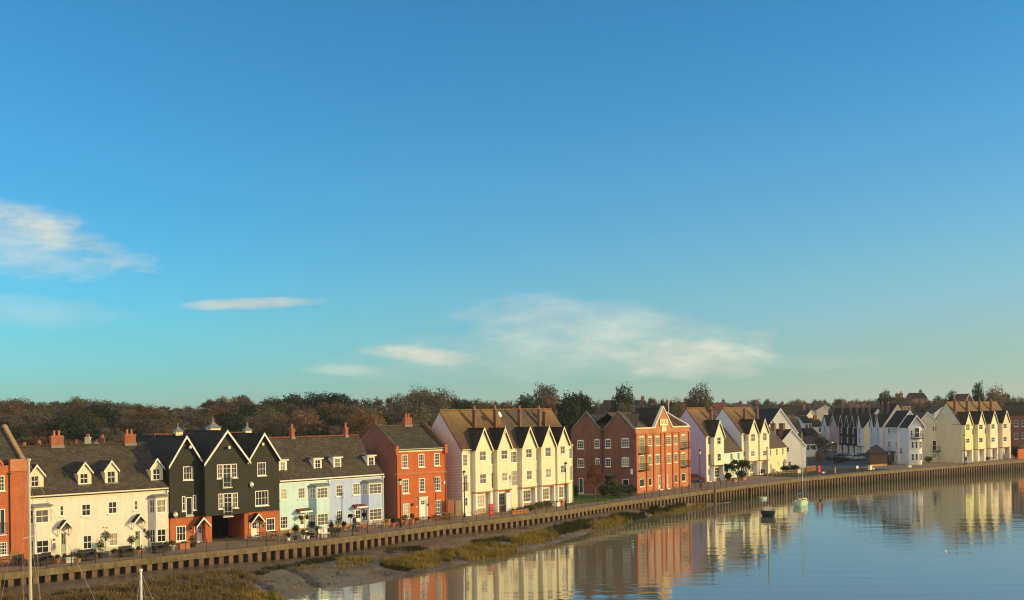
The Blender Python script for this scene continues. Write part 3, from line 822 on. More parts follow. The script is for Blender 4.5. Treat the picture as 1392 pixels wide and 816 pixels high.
# ---- tall narrow-gabled town houses (used for three terraces and a single one)
def town(f, w, lab, wallm, gx, proj, ez, rz, gez, gaz, jz, d, gwins, mwins, gr_win, gr_door, roofm='grey_tile', groofm='dark_slate', ends=(False, False), endmat=None, chim=(), doorm='trim_white', group=None, finial=False, gcols=(2, 2), pane='pane_curtain', gmat=None, balc=True, postm='red_brick', name='town_house'):
    """f: frame at the left front corner; gx: gable from/to; jz: underside of the overhang"""
    root = thing(name, lab, 'house', f.O, f.ang, group)
    x0, x1 = gx; xm = (x0 + x1) / 2
    body(root, 'wall', wallm, 0, w, d, ez, rz, mwins + [gr_door, gr_win], ends=ends, endmat=endmat)
    for r in mwins: window(root, r, 0, 2, 3, pane=pane, meet=False, fw=.06)
    g = MB(); wall_cells(g, x0, x1, jz, gez, gwins, -proj); g.face([(x0, -proj, gez), (x1, -proj, gez), (xm, -proj, gaz)])
    for x in (x0, x1): g.face([(x, -proj, jz), (x, -.004, jz), (x, -.004, gez), (x, -proj, gez)])
    g.face([(x0, -proj, jz), (x1, -proj, jz), (x1, -.004, jz), (x0, -.004, jz)])
    go = g.build('gable_bay', M[gmat or wallm], root)
    for r in gwins: window(root, r, -proj, gcols[0], gcols[1], pane=pane, fw=.085)
    b = MB(); b.box(x0 - .03, x1 + .03, -proj - .03, -.002, jz - .14, jz - .003); b.build('jetty_beam', M['red_brick' if postm == 'red_brick' else postm], root)
    window(root, gr_win, 0, 3, 3, pane=pane, fw=.09, meet=False)
    door(root, gr_door, 0, doorm, .5)
    for xx in (x0 + .02, x1 - .24): p = MB(); p.box(xx, xx + .22, -proj + .02, -.05, 0, jz - .145); p.build('porch_post', M['trim_white'], root)
    q = MB(); a, bb, c, dd = gr_win; q.box(a - .1, bb + .1, -.03, -.003, 0, max(.15, c - .1)); q.build('brick_dado', M['pale_brick'], root)
    pitched(root, roofm, 0, w, 0, d, ez, rz, verge=.0 if not any(ends) else .06, ridge='brown_tile', over=.15)
    sl = (rz - ez) / (d / 2)
    yb = (gaz - ez) / sl + .15
    cross_gable(root, groofm, x0, x1, -proj, yb, gez, gaz, 'trim_cream', over=.14, front=.2, th=.11)
    gutter(root, 0, x0 - .02, 0, ez + .05, 'trim_cream')
    for (cx, cy, zt, wx, wy) in chim:
        chimney(root, cx, cy, ez + sl * (min(cy, d - cy)) - .3, zt, wx, wy, 1, 'chimney_dark', along='y')
    if finial:
        m = MB(); m.tube((xm, -proj - .24, gaz - .9), (xm, -proj - .24, gaz + .35), .04, n=5); m.tube((xm - .35, -proj - .22, gaz - .5), (xm + .35, -proj - .22, gaz - .5), .03, n=5); m.build('gable_finial', M['trim_white'], root)
    return root

E0 = at(629.0, 701.8); dirE = Vector((.615, .788, 0))
FE = Fr(E0, dirE)
def ex(px, yo=0.0): return FE.fp(px, 640, yo)[0]
prE = .55; dE = 6.9; ezE = FE.fp(629, 612)[1]; rzE = 12.5; 
gabs = [((646.3, 668.2), (656.3, 581.7), 670, 611.5), ((676.2, 695.2), (685.3, 581.3), 666.5, 609), ((709.8, 729.2), (719.2, 580.5), 663, 607), ((736.2, 754.8), (745, 580), 659.5, 605.5), ((757.8, 774.2), (765.2, 580.5), 653.5, 604)]
bnd = [0, ex(671.5), ex(703.5), ex(731.3), ex(755.8), ex(778.0)]
gw = [[(651.7, 613, 661, 626.7), (652.2, 644, 661.3, 658)], [(681.3, 611.7, 690, 624.7), (682, 642, 690.3, 654.5)], [(715, 610, 723.3, 622.8), (715.8, 639.5, 723.3, 652.5)], [(741.2, 607.8, 749.2, 621.2), (741.7, 636.7, 749.2, 650)], [(761.7, 606.2, 768.3, 617.5), (762.2, 632.2, 769.5, 643.3)]]
grw = [(648.7, 673, 658.7, 689), (677, 670, 686.7, 685), (711, 667.5, 721.5, 681), (737, 663, 746.5, 677.5), (758.5, 656, 766.2, 668.5)]
dlabs = ['cream gabled town house with mauve side wall, nearest the orange brick house', 'cream gabled town house with pale brick below, second from the mauve side wall', 'middle cream gabled town house with wooden planter boxes in front', 'cream gabled town house with yellow porch front, next but one to the lawn', 'cream gabled town house at the lawn end, beside the dark brick works']
rooms = ['lichen_tile', 'lichen_tile', 'grey_tile', 'grey_tile', 'lichen_tile']
for i in range(5):
    x0, x1 = bnd[i], bnd[i + 1]; f = rel(FE, x0); w = x1 - x0
    (pa, pb), ap, pj, pe = gabs[i]
    cx_ = (pa + pb) / 2
    gx = (f.fp(pa, 640, -prE)[0], f.fp(pb, 640, -prE)[0])
    jz = 2.72; gez = ezE + .02; gaz = f.fp(ap[0], ap[1], -prE)[1] - .1
    gwins = [f.rect(*r, -prE) for r in gw[i]]
    grn = f.rect(*grw[i]); grn = (max(.15, grn[0]), grn[1], .75, 2.3)
    mw = []
    if gx[0] > 1.0:   # main wall showing left of the gable
        mw = [(.2, min(1.0, gx[0] - .1), 5.9, 7.3), (.2, min(1.0, gx[0] - .1), 2.95, 4.9)]
    if w - gx[1] > .7:
        mw += [(gx[1] + .12, w - .08, 5.9, 7.3), (gx[1] + .12, w - .08, 2.95, 4.9)]
    if grn[0] > 1.25: dr = (.15, 1.1, .1, 2.3)
    else: dr = (grn[1] + .25, grn[1] + 1.15, .1, 2.3)
    ch = []
    cpx = [(643, 647, 558, 581), (671.5, 675, 557.5, 570), (703.7, 708.7, 557.5, 580), (731, 734.5, 557.5, 579), (738.5, 741.7, 560.5, 579)][i]
    yc = 1.75
    a, zt = f.fp(cpx[0], cpx[2], yc); b, _ = f.fp(cpx[1], cpx[2], yc)
    ch = [((a + b) / 2, yc, zt + .1, .40, .42)]
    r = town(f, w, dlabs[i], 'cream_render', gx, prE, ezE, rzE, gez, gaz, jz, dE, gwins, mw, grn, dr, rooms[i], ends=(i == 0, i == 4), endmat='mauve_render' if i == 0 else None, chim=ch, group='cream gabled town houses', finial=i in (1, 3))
    if mw and mw[0][0] < .5:
        juliet(r, mw[1][0] - .05, mw[1][1] + .05, mw[1][2], mw[1][2] + .95, 0)
    if i == 1:
        m = MB(); lx, lz = f.fp(677, 564, 1.2); m.lathe([(.02, 0), (.2, .03), (.38, .12), (.36, .13), (.18, .05), (.02, .03)], (0, 0, 0), 12); o = m.build('satellite_dish', M['trim_white'], r); o.location = (lx, 1.0, lz); o.rotation_euler = (radians(70), 0, radians(10))
        m = MB(); m.tube((lx, 1.05, lz - 1.2), (lx, 1.05, lz), .025); m.build('dish_arm', M['galv_metal'], r)
    if i in (0, 2, 4): downpipe(r, w - .05, 0, 0, ezE - .2, 'trim_cream')

# ---- brick works: two dark gables on the left, lit front with one gable on the right
G0 = at(865.0, 671.0); G1 = at(938.0, 660.6); FG = Fr(G0, G1 - G0); wG = (G1 - G0).length
dirS = Vector((.98, -.2, 0)).normalized(); lenS = 9.6
S0 = Vector((G0.x, G0.y, 0)) - dirS * lenS
FS = Fr(S0, dirS)
root = thing('brick_works', 'tall brick warehouse with arched windows, its sunlit front turned to the river', 'warehouse', FG.O, FG.ang)
f = FG; pzG = f.fp(900, 582)[1]
awin = [(868.9, 594.5, 876, 616), (881, 594.5, 886, 606), (890.7, 594, 897, 605.6), (905.3, 593.5, 912, 605), (916.2, 593, 920.8, 604), (925.7, 591.8, 932, 609)]
bwin = [(869.2, 619.5, 876, 639), (881, 619.7, 886, 632), (890.7, 618.5, 897, 631), (905.6, 617.5, 912.2, 630), (916.4, 616.6, 920.8, 628.5), (925.9, 616, 932.1, 634)]
cwin = [(869.8, 651, 876, 661.8), (882, 649.8, 886, 660.3), (917.6, 645, 920.7, 656), (926.6, 643.4, 931.7, 654.4)]
cdoor = [(895.2, 647.5, 898.4, 667), (904.9, 646, 908.2, 665.5)]
RA = [f.rect(*p) for p in awin]; RB = [f.rect(*p) for p in bwin]; RC = [f.rect(*p) for p in cwin]; RD = [f.rect(*p) for p in cdoor]
RD = [(a, b, .1, max(d, 2.3)) for a, b, c, d in RD]
mb = MB(); dG = 10.0
wall_cells(mb, 0, wG, 0, pzG, RA + RB + RC + RD, 0)
gl = f.fp(890, 582)[0]; gr = f.fp(913, 580.5)[0]; gm = f.fp(901.3, 560)[0]; ga = f.fp(901.2, 554.3)[1]
mb.face([(gl, 0, pzG), (gr, 0, pzG), (gm, 0, ga)])
mb.face([(gl, .3, pzG), (gr, .3, pzG), (gm, .3, ga)]); mb.face([(gl, 0, pzG), (gm, 0, ga), (gm, .3, ga), (gl, .3, pzG)]); mb.face([(gr, 0, pzG), (gm, 0, ga), (gm, .3, ga), (gr, .3, pzG)])
mb.face([(wG, 0, 0), (wG, dG, 0), (wG, dG, pzG), (wG, 0, pzG)]); mb.face([(0, .3, pzG), (wG, .3, pzG), (wG, 0, pzG), (0, 0, pzG)])
mb.build('front_wall', M['works_brick'], root)
# pilaster strips and string courses
m = MB()
pil = [.0, (RA[0][1] + RA[1][0]) / 2 - .2, (RA[1][1] + RA[2][0]) / 2 - .2, (RA[2][1] + RA[3][0]) / 2 - .9, (RA[2][1] + RA[3][0]) / 2 + .5, (RA[3][1] + RA[4][0]) / 2 - .2, (RA[4][1] + RA[5][0]) / 2 - .2, wG - .42]
for x in pil: m.box(x, x + .42, -.14, -.003, 0, pzG - .75)
m.build('pilaster', M['red_brick'], root)
m = MB(); zz = pzG - .75
m.box(-.02, wG + .02, -.18, -.003, zz + .004, zz + .22)
m.build('string_course', M['works_brick'], root)
m = MB(); m.box(-.06, gl - .02, -.16, .34, pzG + .003, pzG + .2); m.box(gr + .02, wG + .06, -.16, .34, pzG + .003, pzG + .2)
for e, sg in ((gl, 1), (gr, -1)):
    m.prism([(e - sg * .15, pzG + .003), (gm, ga + .02), (gm, ga + .3), (e - sg * .3, pzG + .2)], 'y', -.1, .36)
m.build('coping', M['trim_cream'], root)
for i, r in enumerate(RA + RB):
    a, b, c, d = r; big = i in (0, 5, 6, 11)
    window(root, (a, b, c, d - (.0)), 0, 3 if b - a > 1 else 2, 6 if big else 4, trim='trim_cream', pane='pane_curtain', fw=.09, meet=False, sill=not big, arch=.28 if i < 6 else .16)
    if big: balcony(root, a - .35, b + .35, c - .02, 0, .65)
for r in RC: window(root, r, 0, 1, 1, trim='trim_cream', pane='pane_dark')
for r in RD: door(root, r, 0, 'trim_white', .7)
m = MB()
for r in RA + RC: m.prism([(r[0] - .12, r[3] + .3), (r[1] + .12, r[3] + .3), (r[1] + .06, r[3] + .14), (r[0] - .06, r[3] + .14)], 'y', -.05, -.003)
m.build('brick_arch', M['pale_brick'], root)
a, b, c, d = f.rect(896.2, 570.2, 907, 578.6); m = MB(); m.box(a, b, -.14, -.003, c, d); m.mat(0); s_ = m.build('sign_board', M['sign_cream'], root)
m = MB(); t_ = .06; m.box(a - t_, b + t_, -.16, -.002, d, d + t_); m.box(a - t_, b + t_, -.16, -.002, c - t_, c); m.box(a - t_, a, -.16, -.002, c, d); m.box(b, b + t_, -.16, -.002, c, d); m.build('sign_frame', M['pale_brick'], root)
word(root, 'N\u00b0 B2', (a + b) / 2, (c + d) / 2, -.146, .72, 'ink', bold=.012)
a, b, c, d = f.rect(898.8, 579.8, 904.8, 587.2); m = MB(); m.box(a, b, -.12, -.003, c, d); m.build('date_plaque', M['sign_cream'], root)
m = MB(); xm_, zm_ = (a + b) / 2, (c + d) / 2
m.box(xm_ - .22, xm_ + .18, -.125, -.121, zm_ + .22, zm_ + .28); m.box(xm_ - .24, xm_ - .12, -.125, -.121, zm_ - .1, zm_ + .1); m.box(xm_ - .02, xm_ + .2, -.125, -.121, zm_ + .02, zm_ + .1); m.box(xm_ + .12, xm_ + .2, -.125, -.121, zm_ - .2, zm_ + .016); m.box(xm_ - .06, xm_ + .08, -.125, -.121, zm_ - .26, zm_ - .2)
m.build('plaque_mark', M['pink_ink'], root)
# side walls, in the frame of the left facade
sr = MB(); A = MB()
inv = Matrix.Rotation(-FG.ang, 4, 'Z') @ Matrix.Translation(-FG.O)
Ms = inv @ Matrix.Translation(FS.O) @ Matrix.Rotation(FS.ang, 4, 'Z')
fs = FS
ezS = fs.fp(819, 583.5)[1]
def sx(px, py=600): return fs.fp(px, py)[0]
g1 = (sx(779.5), sx(814.5)); p1 = fs.fp(796.9, 561); g2 = (sx(823.5), sx(860)); p2 = fs.fp(840, 560)
swin = [(784.7, 599.5, 793.7, 610.3), (808.2, 598.2, 815, 609), (822.8, 597.8, 830, 609), (845, 596.7, 855, 608), (785, 624.5, 794, 635.2), (809, 624, 815.2, 634.8), (823.2, 623.5, 830.2, 634.5), (845.2, 622.8, 855.2, 634)]
rs = [fs.rect(*p) for p in swin]; g0 = fs.rect(846.2, 651.5, 855, 660.8); d0 = fs.rect(787, 652, 793, 674); d0 = (d0[0], d0[1], .05, 2.3); d1 = fs.rect(822, 650, 832, 672); d1 = (d1[0], d1[1], .05, 2.4)
mb = MB()
wall_cells(mb, 0, lenS, 0, ezS, rs + [g0, d0, d1], 0)
for (a, b), p in ((g1, p1), (g2, p2)): mb.prism([(a, ezS), (b, ezS), (p[0], p[1])], 'y', 0, .3)
mb.face([(0, 0, 0), (0, 12, 0), (0, 12, ezS), (0, 0, ezS)])
def side_build(mb, name, mat, par=None):
    o = mb.build(name, mat, par or root)
    if par is None: o.matrix_local = Ms
    return o
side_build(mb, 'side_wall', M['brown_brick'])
for i, r in enumerate(rs):
    w_ = window(root, r, 0, 3 if r[1] - r[0] > .9 else 2, 3, trim='trim_white', pane='pane_curtain' if i in (3, 7) else 'pane', meet=False, arch=.14, fw=.07); w_.matrix_local = Ms
w_ = window(root, g0, 0, 1, 1, pane='pane_dark'); w_.matrix_local = Ms
o_ = door(root, d0, 0, 'black_door', .1); o_.matrix_local = Ms
m = MB(); m.box(d1[0], d1[1], .06, .14, d1[2], d1[3]); side_build(m, 'garage_door', M['dark_void'])
m = MB()
for x in (0, sx(800), (g1[1] + g2[0]) / 2 - .2, sx(836), lenS - .42): m.box(x, x + .42, -.12, -.003, 0, ezS - .7)
side_build(m, 'pilaster', M['brown_brick'])
m = MB(); xx = (g1[1] + g2[0]) / 2; m.tube((xx, -.2, 3), (xx, -.2, ezS - .6), .06); m.box(xx - .18, xx + .18, -.32, -.02, ezS - .6, ezS - .2); side_build(m, 'downpipe', M['black_metal'])
m = MB(); z_ = 2.75
m.prism([(-.9, z_), (0, z_ + .45), (0, z_ + .3), (-.9, z_ - .06)], 'x', d1[0] - .4, d1[1] + .4); side_build(m, 'door_hood', M['grey_tile'])
m = MB(); a_ = fs.rect(857.2, 637.5, 860.4, 645); m.box(a_[0], a_[1], -.12, -.003, a_[2], a_[3]); side_build(m, 'wall_sign', M['trim_white'])
m = MB()
for (a, b), p in ((g1, p1), (g2, p2)):
    for e, sg in ((a, 1), (b, -1)): m.prism([(e - sg * .12, ezS + .0), (p[0], p[1] + .02), (p[0], p[1] + .24), (e - sg * .2, ezS + .15)], 'y', -.12, .36)
side_build(m, 'gable_coping', M['lead'])
m = MB()
for (a, b), p in ((g1, p1), (g2, p2)):
    m.slab([(a, .3, ezS), (p[0], .3, p[1] - .1), (p[0], 1.6, p[1] - .1), (a, 1.6, ezS)], .12); m.slab([(b, .3, ezS), (p[0], .3, p[1] - .1), (p[0], 1.6, p[1] - .1), (b, 1.6, ezS)], .12)
    m.prism([(a, ezS), (b, ezS), (p[0], p[1] - .12)], 'y', 1.6, 1.7)
m.slab([(g1[1] - .2, .3, ezS - .05), (g2[0] + .2, .3, ezS - .05), (g2[0] + .2, 11, ezS - .05), (g1[1] - .2, 11, ezS - .05)], .1)
side_build(m, 'side_roof', M['grey_tile'])
m = MB(); zt_ = fs.fp(819, 563, 6.5)[1]
m.slab([(g1[0] + 1, 1.2, ezS - .3), (lenS, 1.2, ezS - .3), (lenS, 6.5, zt_), (g1[0] + 1, 6.5, zt_)], .14); m.slab([(g1[0] + 1, 12, ezS - .3), (lenS, 12, ezS - .3), (lenS, 6.5, zt_), (g1[0] + 1, 6.5, zt_)], .14)
side_build(m, 'rear_roof', M['grey_tile'])
# main roof over the front range, ridge along the front, and the front gable's own roof
rzG = f.fp(860, 561.5, 4.5)[1]
pitched(root, 'grey_tile', .1, wG - .3, .35, 9.2, pzG - .35, rzG - .1, verge=0, over=0, name='main_roof', ridge='grey_tile')
cross_gable(root, 'dark_slate', gl, gr, .3, 4.6, pzG - .2, ga - .1, None, over=0, front=0)
m = MB(); m.prism([(.2, pzG - .4), (.2, pzG + .25), (4.7, rzG + .35), (9.3, pzG + .2), (9.3, pzG - .4)], 'x', wG - .32, wG - .003); m.build('end_parapet', M['works_brick'], root)
m = MB(); m.prism([(.1, pzG + .26), (4.7, rzG + .36), (9.3, pzG + .21), (9.3, pzG + .32), (4.7, rzG + .5), (.1, pzG + .4)], 'x', wG - .36, wG + .04); m.build('end_coping', M['trim_white'], root)
x_, z_ = f.fp(908.7, 543, 4.4); m = MB(); m.tube((x_, 4.4, rzG - .3), (x_, 4.4, z_), .05); m.build('roof_pole', M['galv_metal'], root)

# small fittings on the fronts
def fitting(par, f, px, py, w, h, dep, name, mat):
    x, z = f.fp(px, py); m = MB(); m.box(x - w / 2, x + w / 2, -dep, -.003, z - h / 2, z + h / 2); return m.build(name, M[mat], par)
for px in (140.8, 145.2): fitting(whB, fA2, px, 717.3, .16, .14, .03, 'wall_vent', 'pale_brick')
fitting(whA, fA1, 70.6, 702, .18, .3, .1, 'alarm_box', 'trim_cream'); fitting(whA, fA1, 74, 742, .14, .5, .08, 'meter_box', 'pale_brick'); fitting(whA, fA1, 73.6, 733.5, .12, .14, .12, 'wall_lamp', 'black_metal')
fitting(whB, fA2, 196.3, 721, .14, .34, .12, 'wall_lamp', 'black_metal'); fitting(bk1, fb1, 259.3, 718.5, .14, .22, .16, 'wall_lamp', 'black_metal'); fitting(bk3, fb3, 355.5, 710.5, .16, .24, .16, 'wall_lamp', 'black_metal'); fitting(bk3, fb3, 356.7, 714.5, .26, .26, .06, 'door_wreath', 'leaf_topiary')
# ---- lavender sided town house, low mint cottage, blue sided pair, yellow cottage
def simple_house(f, w, d, ez, rz, wallm, roofm, lab, wins=(), doors=(), ends=(True, True), endmat=None, name='cottage', cat='house', group=None, chims=(), pane='pane_dark', rows=2, cols=2, ridge='red_tile', over=.2, z0=0.0, trim='trim_white'):
    root = thing(name, lab, cat, (f.O.x, f.O.y, z0), f.ang, group)
    body(root, 'wall', wallm, 0, w, d, ez, rz, list(wins) + list(doors), ends=ends, endmat=endmat)
    for r in wins: window(root, r, 0, cols, rows, trim=trim, pane=pane, fw=.07, meet=False)
    for r in doors: door(root, r, 0, trim, .4)
    pitched(root, roofm, 0, w, 0, d, ez, rz, verge=.08, ridge=ridge, over=over)
    for (cx, cy, zt, wx, wy, np) in chims: chimney(root, cx, cy, ez, zt, wx, wy, np, 'chimney_dark')
    return root

dirH = Vector((.61, .79, 0))
FH = Fr(at(960.6, 655.6), dirH)
f = FH; wH = 6.5; prH = .75
ezH = f.fp(960.6, 593.7)[1]
gx = (f.fp(971.2, 640, -prH)[0], f.fp(984.6, 640, -prH)[0])
town(f, wH, 'cream town house with one gable and a lavender blue side wall', 'cream_render', gx, prH, ezH, 12.4, ezH, f.fp(978, 571, -prH)[1] - .1, 2.75, 7.4,
     [f.rect(975, 594.3, 980, 604.3, -prH), f.rect(975.2, 616.5, 980.2, 627.2, -prH)],
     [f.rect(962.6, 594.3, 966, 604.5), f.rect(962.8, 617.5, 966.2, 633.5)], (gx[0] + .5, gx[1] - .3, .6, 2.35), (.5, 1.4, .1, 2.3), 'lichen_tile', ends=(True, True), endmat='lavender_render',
     chim=[(f.fp(966.5, 560, 1.7)[0], 1.7, f.fp(966.5, 556.5, 1.7)[1], .42, .45)], finial=True, pane='pane_dark', postm='black_metal')
FJ = Fr(at(1009.0, 648.0), Vector((.643, .766, 0)))
J0 = FJ.O; I0 = FH.w(wH + .15, .4)
FI = Fr(I0, Vector((J0.x, J0.y, 0)) - I0); wI = (Vector((J0.x, J0.y, 0)) - I0).length - .1
f = FI
wi = [f.rect(993, 616.5, 996, 625.5), f.rect(1002.6, 615.5, 1005.5, 624.5), f.rect(1002.6, 637.5, 1005.5, 645)]
di = f.rect(993.5, 634, 996.5, 646)
rI = simple_house(f, wI, 7.5, f.fp(997, 613.5)[1], 9.2, 'mint_board', 'grey_tile', 'low pale mint cottage between the lavender sided and blue sided town houses', wi, [(di[0], di[1], .1, 2.2)], pane='pane', rows=3)
hood_flat(rI, (di[0] + di[1]) / 2, 2.45, 2.2, .9)
f = FJ; prJ = .75; ezJ = f.fp(1008.7, 589.7)[1]
gJ = [((1018.3, 1031), (1024.4, 570)), ((1033.5, 1045.2), (1040.4, 569.6))]
jsp = f.fp(1032, 640)[0]; jend = f.fp(1046.3, 640)[0]
jw = [[(1021, 589.5, 1026.6, 600.3), (1021, 613, 1026, 620.6)], [(1037.3, 588.5, 1042.3, 599.5), (1037.3, 612.3, 1042.3, 620)]]
for i, (xa, xb) in enumerate(((0, jsp), (jsp, jend))):
    ff = rel(FJ, xa); (pa, pb), ap = gJ[i]; gx = (ff.fp(pa, 640, -prJ)[0], ff.fp(pb, 640, -prJ)[0])
    mw = [ff.rect(1010.6, 592, 1013.6, 600), ff.rect(1010.6, 614, 1013.6, 621)] if i == 0 else [(.1, max(.35, gx[0] - .15), 5.9, 7.2)]
    cx_, zt = ff.fp((1012, 1029)[i], 555.5, 1.7)
    town(ff, xb - xa, ['cream gabled town house with a grey blue side wall, beside the low mint cottage', 'cream gabled town house joined to the yellow cottage by the quay'][i], 'cream_render', gx, prJ, ezJ, 12.4, ezJ, ff.fp(*ap, -prJ)[1] - .1, 2.75, 7.6,
         [ff.rect(*r, -prJ) for r in jw[i]], mw, (gx[0] + .3, gx[1] - .5, .6, 2.3), (.12, .95, .1, 2.3), 'lichen_tile', ends=(i == 0, i == 1), endmat='grey_blue_render' if i == 0 else None,
         chim=[(cx_, 1.7, zt, .42, .45)], finial=True, postm='orange_wood')
K0 = FJ.w(jend + .1, .6); K1 = at(1069.4, 640.0); FK = Fr(K0, K1 - K0); wK = (K1 - K0).length
f = FK
wk = [f.rect(1046.5, 611, 1048.5, 620), f.rect(1055.2, 610, 1057.2, 619.5), f.rect(1063.2, 609, 1065.2, 618.5), f.rect(1047, 631, 1049, 640), f.rect(1064, 629.5, 1066, 637.5)]
wk = [(a, b, max(c, .7), d) for a, b, c, d in wk]
dk = f.rect(1057, 629, 1059.2, 641)
ck, ztk = f.fp(1051, 575.5, 3.4)
ck2, ztk2 = f.fp(1063, 575.5, 4.0)
simple_house(f, wK, 7.6, f.fp(1058, 608)[1], 8.8, 'butter_render', 'grey_tile', 'low butter yellow cottage at the end of the row, white gables behind it', wk, [(dk[0], dk[1], .1, 2.2)], pane='pane_dark', chims=[(ck, 3.4, ztk, .9, .8, 2), (ck2, 4.0, ztk2, 1.2, .9, 0)])

# ---- white gabled pair facing down river
def gable_front(O, u, w, d, ez, az, wallm, roofm, lab, wins, name='house', group=None, trim='trim_white', ends=True, chims=(), cols=1, pane='pane_dark', z0=0.0, boards=True, doors=(), cat='house', rows=2):
    f = Fr(O, u)
    root = thing(name, lab, cat, (f.O.x, f.O.y, z0), f.ang, group)
    mb = MB(); wall_cells(mb, 0, w, 0, ez, list(wins) + list(doors), 0)
    mb.face([(0, 0, ez), (w, 0, ez), (w / 2, 0, az)])
    for x in (0, w): mb.face([(x, 0, 0), (x, d, 0), (x, d, ez), (x, 0, ez)])
    mb.face([(0, d, 0), (w, d, 0), (w, d, ez), (w / 2, d, az), (0, d, ez)])
    mb.build('wall', M[wallm], root)
    for r in wins: window(root, r, 0, cols, rows, pane=pane, fw=.07, meet=False)
    for r in doors: door(root, r, 0, 'trim_white', .4)
    cross_gable(root, roofm, 0, w, 0, d, ez, az, trim if boards else None, over=.12, front=.12, th=.11, name='roof')
    for (cx, cy, zt, wx, wy, np) in chims: chimney(root, cx, cy, ez, zt, wx, wy, np, 'chimney_dark')
    return root, f
FL = Fr(Vector((53.6, 222.9, 0)), Vector((.97, .22, 0)))
rl = FL.rect
wins = [rl(1069, 608, 1073, 614.5), rl(1071.5, 627.5, 1075.2, 633.8)]
a_, _z = FL.fp(1095.8, 620)
gable_front(FL.O, FL.u, a_, 9, FL.fp(1095.8, 606)[1], FL.fp(1075, 584.4)[1], 'white_render', 'dark_slate', 'small white boarded house with its gable end to the river, beside the yellow cottage', wins)
FL2 = Fr(Vector((52.6, 231, 0)), Vector((.97, .22, 0)))
gable_front(FL2.O, FL2.u, FL2.fp(1084.3, 600)[0], 12, FL2.fp(1084, 588)[1], FL2.fp(1060, 556)[1], 'white_render', 'dark_slate', 'tall white gable end rising behind the small white boarded house', [])

# ---- shaded row facing the parking court
def lot_x(px, py): return at(px, py).x
XM = 87.0
cols_ = [('white_render', 'white'), ('rose_render', 'dusty pink'), ('black_board', 'black'), ('black_board', 'black'), ('black_board', 'black'), ('white_render', 'white')]
edges_px = [1117.5, 1128.3, 1142, 1150.3, 1158.5, 1166.2, 1175.0]
Yc = [XM / ray(p, 610)[0] for p in edges_px]
YM = lambda p: (XM) / ray(p, 600)[0]
mlabs = ['white town house with narrow gable at the far end of the shaded row', 'dusty pink town house with narrow gable in the shaded row by the car park', 'black town house with narrow gable next to the dusty pink one', 'middle black town house of the three in shade', 'black town house with narrow gable next to the white end house', 'white narrow gabled town house with cream end wall, near end of the shaded row']
rowM = 272.5
for i in range(6):
    yf, yn = Yc[i], Yc[i + 1]
    O = Vector((XM, yf, 0)); u = Vector((0, -1, 0)); f = Fr(O, u); w = yf - yn
    gx = (w * .22, w * .92); gm_ = 5.95
    mat_ = cols_[i][0]
    town(f, w, mlabs[i], mat_, gx, .5, 7.35, 12.0, 7.3, 10.1, 2.6, 7.0,
         [(w * .57 - .5, w * .57 + .5, 5.6, 7.2), (w * .57 - .5, w * .57 + .5, 3.2, 4.6)], [], (w * .45, w * .8, .8, 2.2), (w * .1, w * .1 + .9, .1, 2.2), 'dark_slate', ends=(i == 0, i == 5), endmat='stone_render' if i == 5 else None,
         chim=[(w * .5, 2.2, 12.5, .5, .6)], pane='pane_curtain', postm='black_board', group='shaded gabled town houses by the car park')
X2 = XM - .2
for i, (pf, pn) in enumerate(((1184, 1191.5), (1191.5, 1200))):
    yf, yn = X2 / ray(pf, 600)[0], X2 / ray(pn, 600)[0]
    f = Fr(Vector((X2, yf, 0)), Vector((0, -1, 0))); w = yf - yn
    gx = (w * .15, w * .92)
    town(f, w, ['white town house with narrow gable behind the brick garage, left of two', 'white town house with a cream end wall behind the brick garage'][i], 'white_render', gx, .5, 7.8, 13.0, 7.6, 10.4, 2.6, 7.2,
         [(w * .5 - .45, w * .5 + .45, 5.8, 7.4), (w * .5 - .45, w * .5 + .45, 3.3, 4.8)], [], (w * .45, w * .8, .8, 2.2), (w * .1, w * .1 + .8, .1, 2.2), 'dark_slate', ends=(i == 0, i == 1), endmat='stone_render' if i == 1 else None,
         chim=[(w * .5, 2.2, 13.1, .5, .6)], pane='pane_curtain', postm='black_board', group='shaded gabled town houses by the car park')
# brick garage with hipped roof
Fg = Fr(Vector((76.6, 236.4, 0)), Vector((1, -.18, 0))); wg = 3.5
root = thing('garage', 'low brown brick garage with hipped tile roof beside the white quay house', 'garage', Fg.O, Fg.ang)
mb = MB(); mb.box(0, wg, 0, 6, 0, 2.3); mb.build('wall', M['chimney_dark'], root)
mb = MB(); e = .25; P = [(-e, -e, 2.3), (wg + e, -e, 2.3), (wg + e, 6 + e, 2.3), (-e, 6 + e, 2.3), (wg / 2, 1.9, 4.1), (wg / 2, 4.1, 4.1)]
mb.mesh(P, [(0, 1, 4), (1, 2, 5, 4), (2, 3, 5), (3, 0, 4, 5), (3, 2, 1, 0)]); mb.build('roof', M['grey_tile'], root)

# ---- white and cream quay houses
FN = Fr(Vector((82.3, 235.5, 0)), Vector((1, .1, 0)))
wN = 5.3; dN = 6.3
ezN = 7.9; azN = 11.3
root, f = gable_front(FN.O, FN.u, wN, dN, ezN, azN, 'white_render', 'dark_slate', 'white boarded quay house with balcony and shaded porch side', [f2 for f2 in (FN.rect(1225.8, 581.5, 1230.8, 588.3), FN.rect(1226.2, 600.5, 1229.6, 613.5), FN.rect(1225.5, 617, 1230, 626))], name='quay_house', cols=2, pane='pane')
b_ = FN.rect(1223, 608, 1235.5, 615.5); balcony(root, b_[0], b_[1], b_[2], 0, .9)
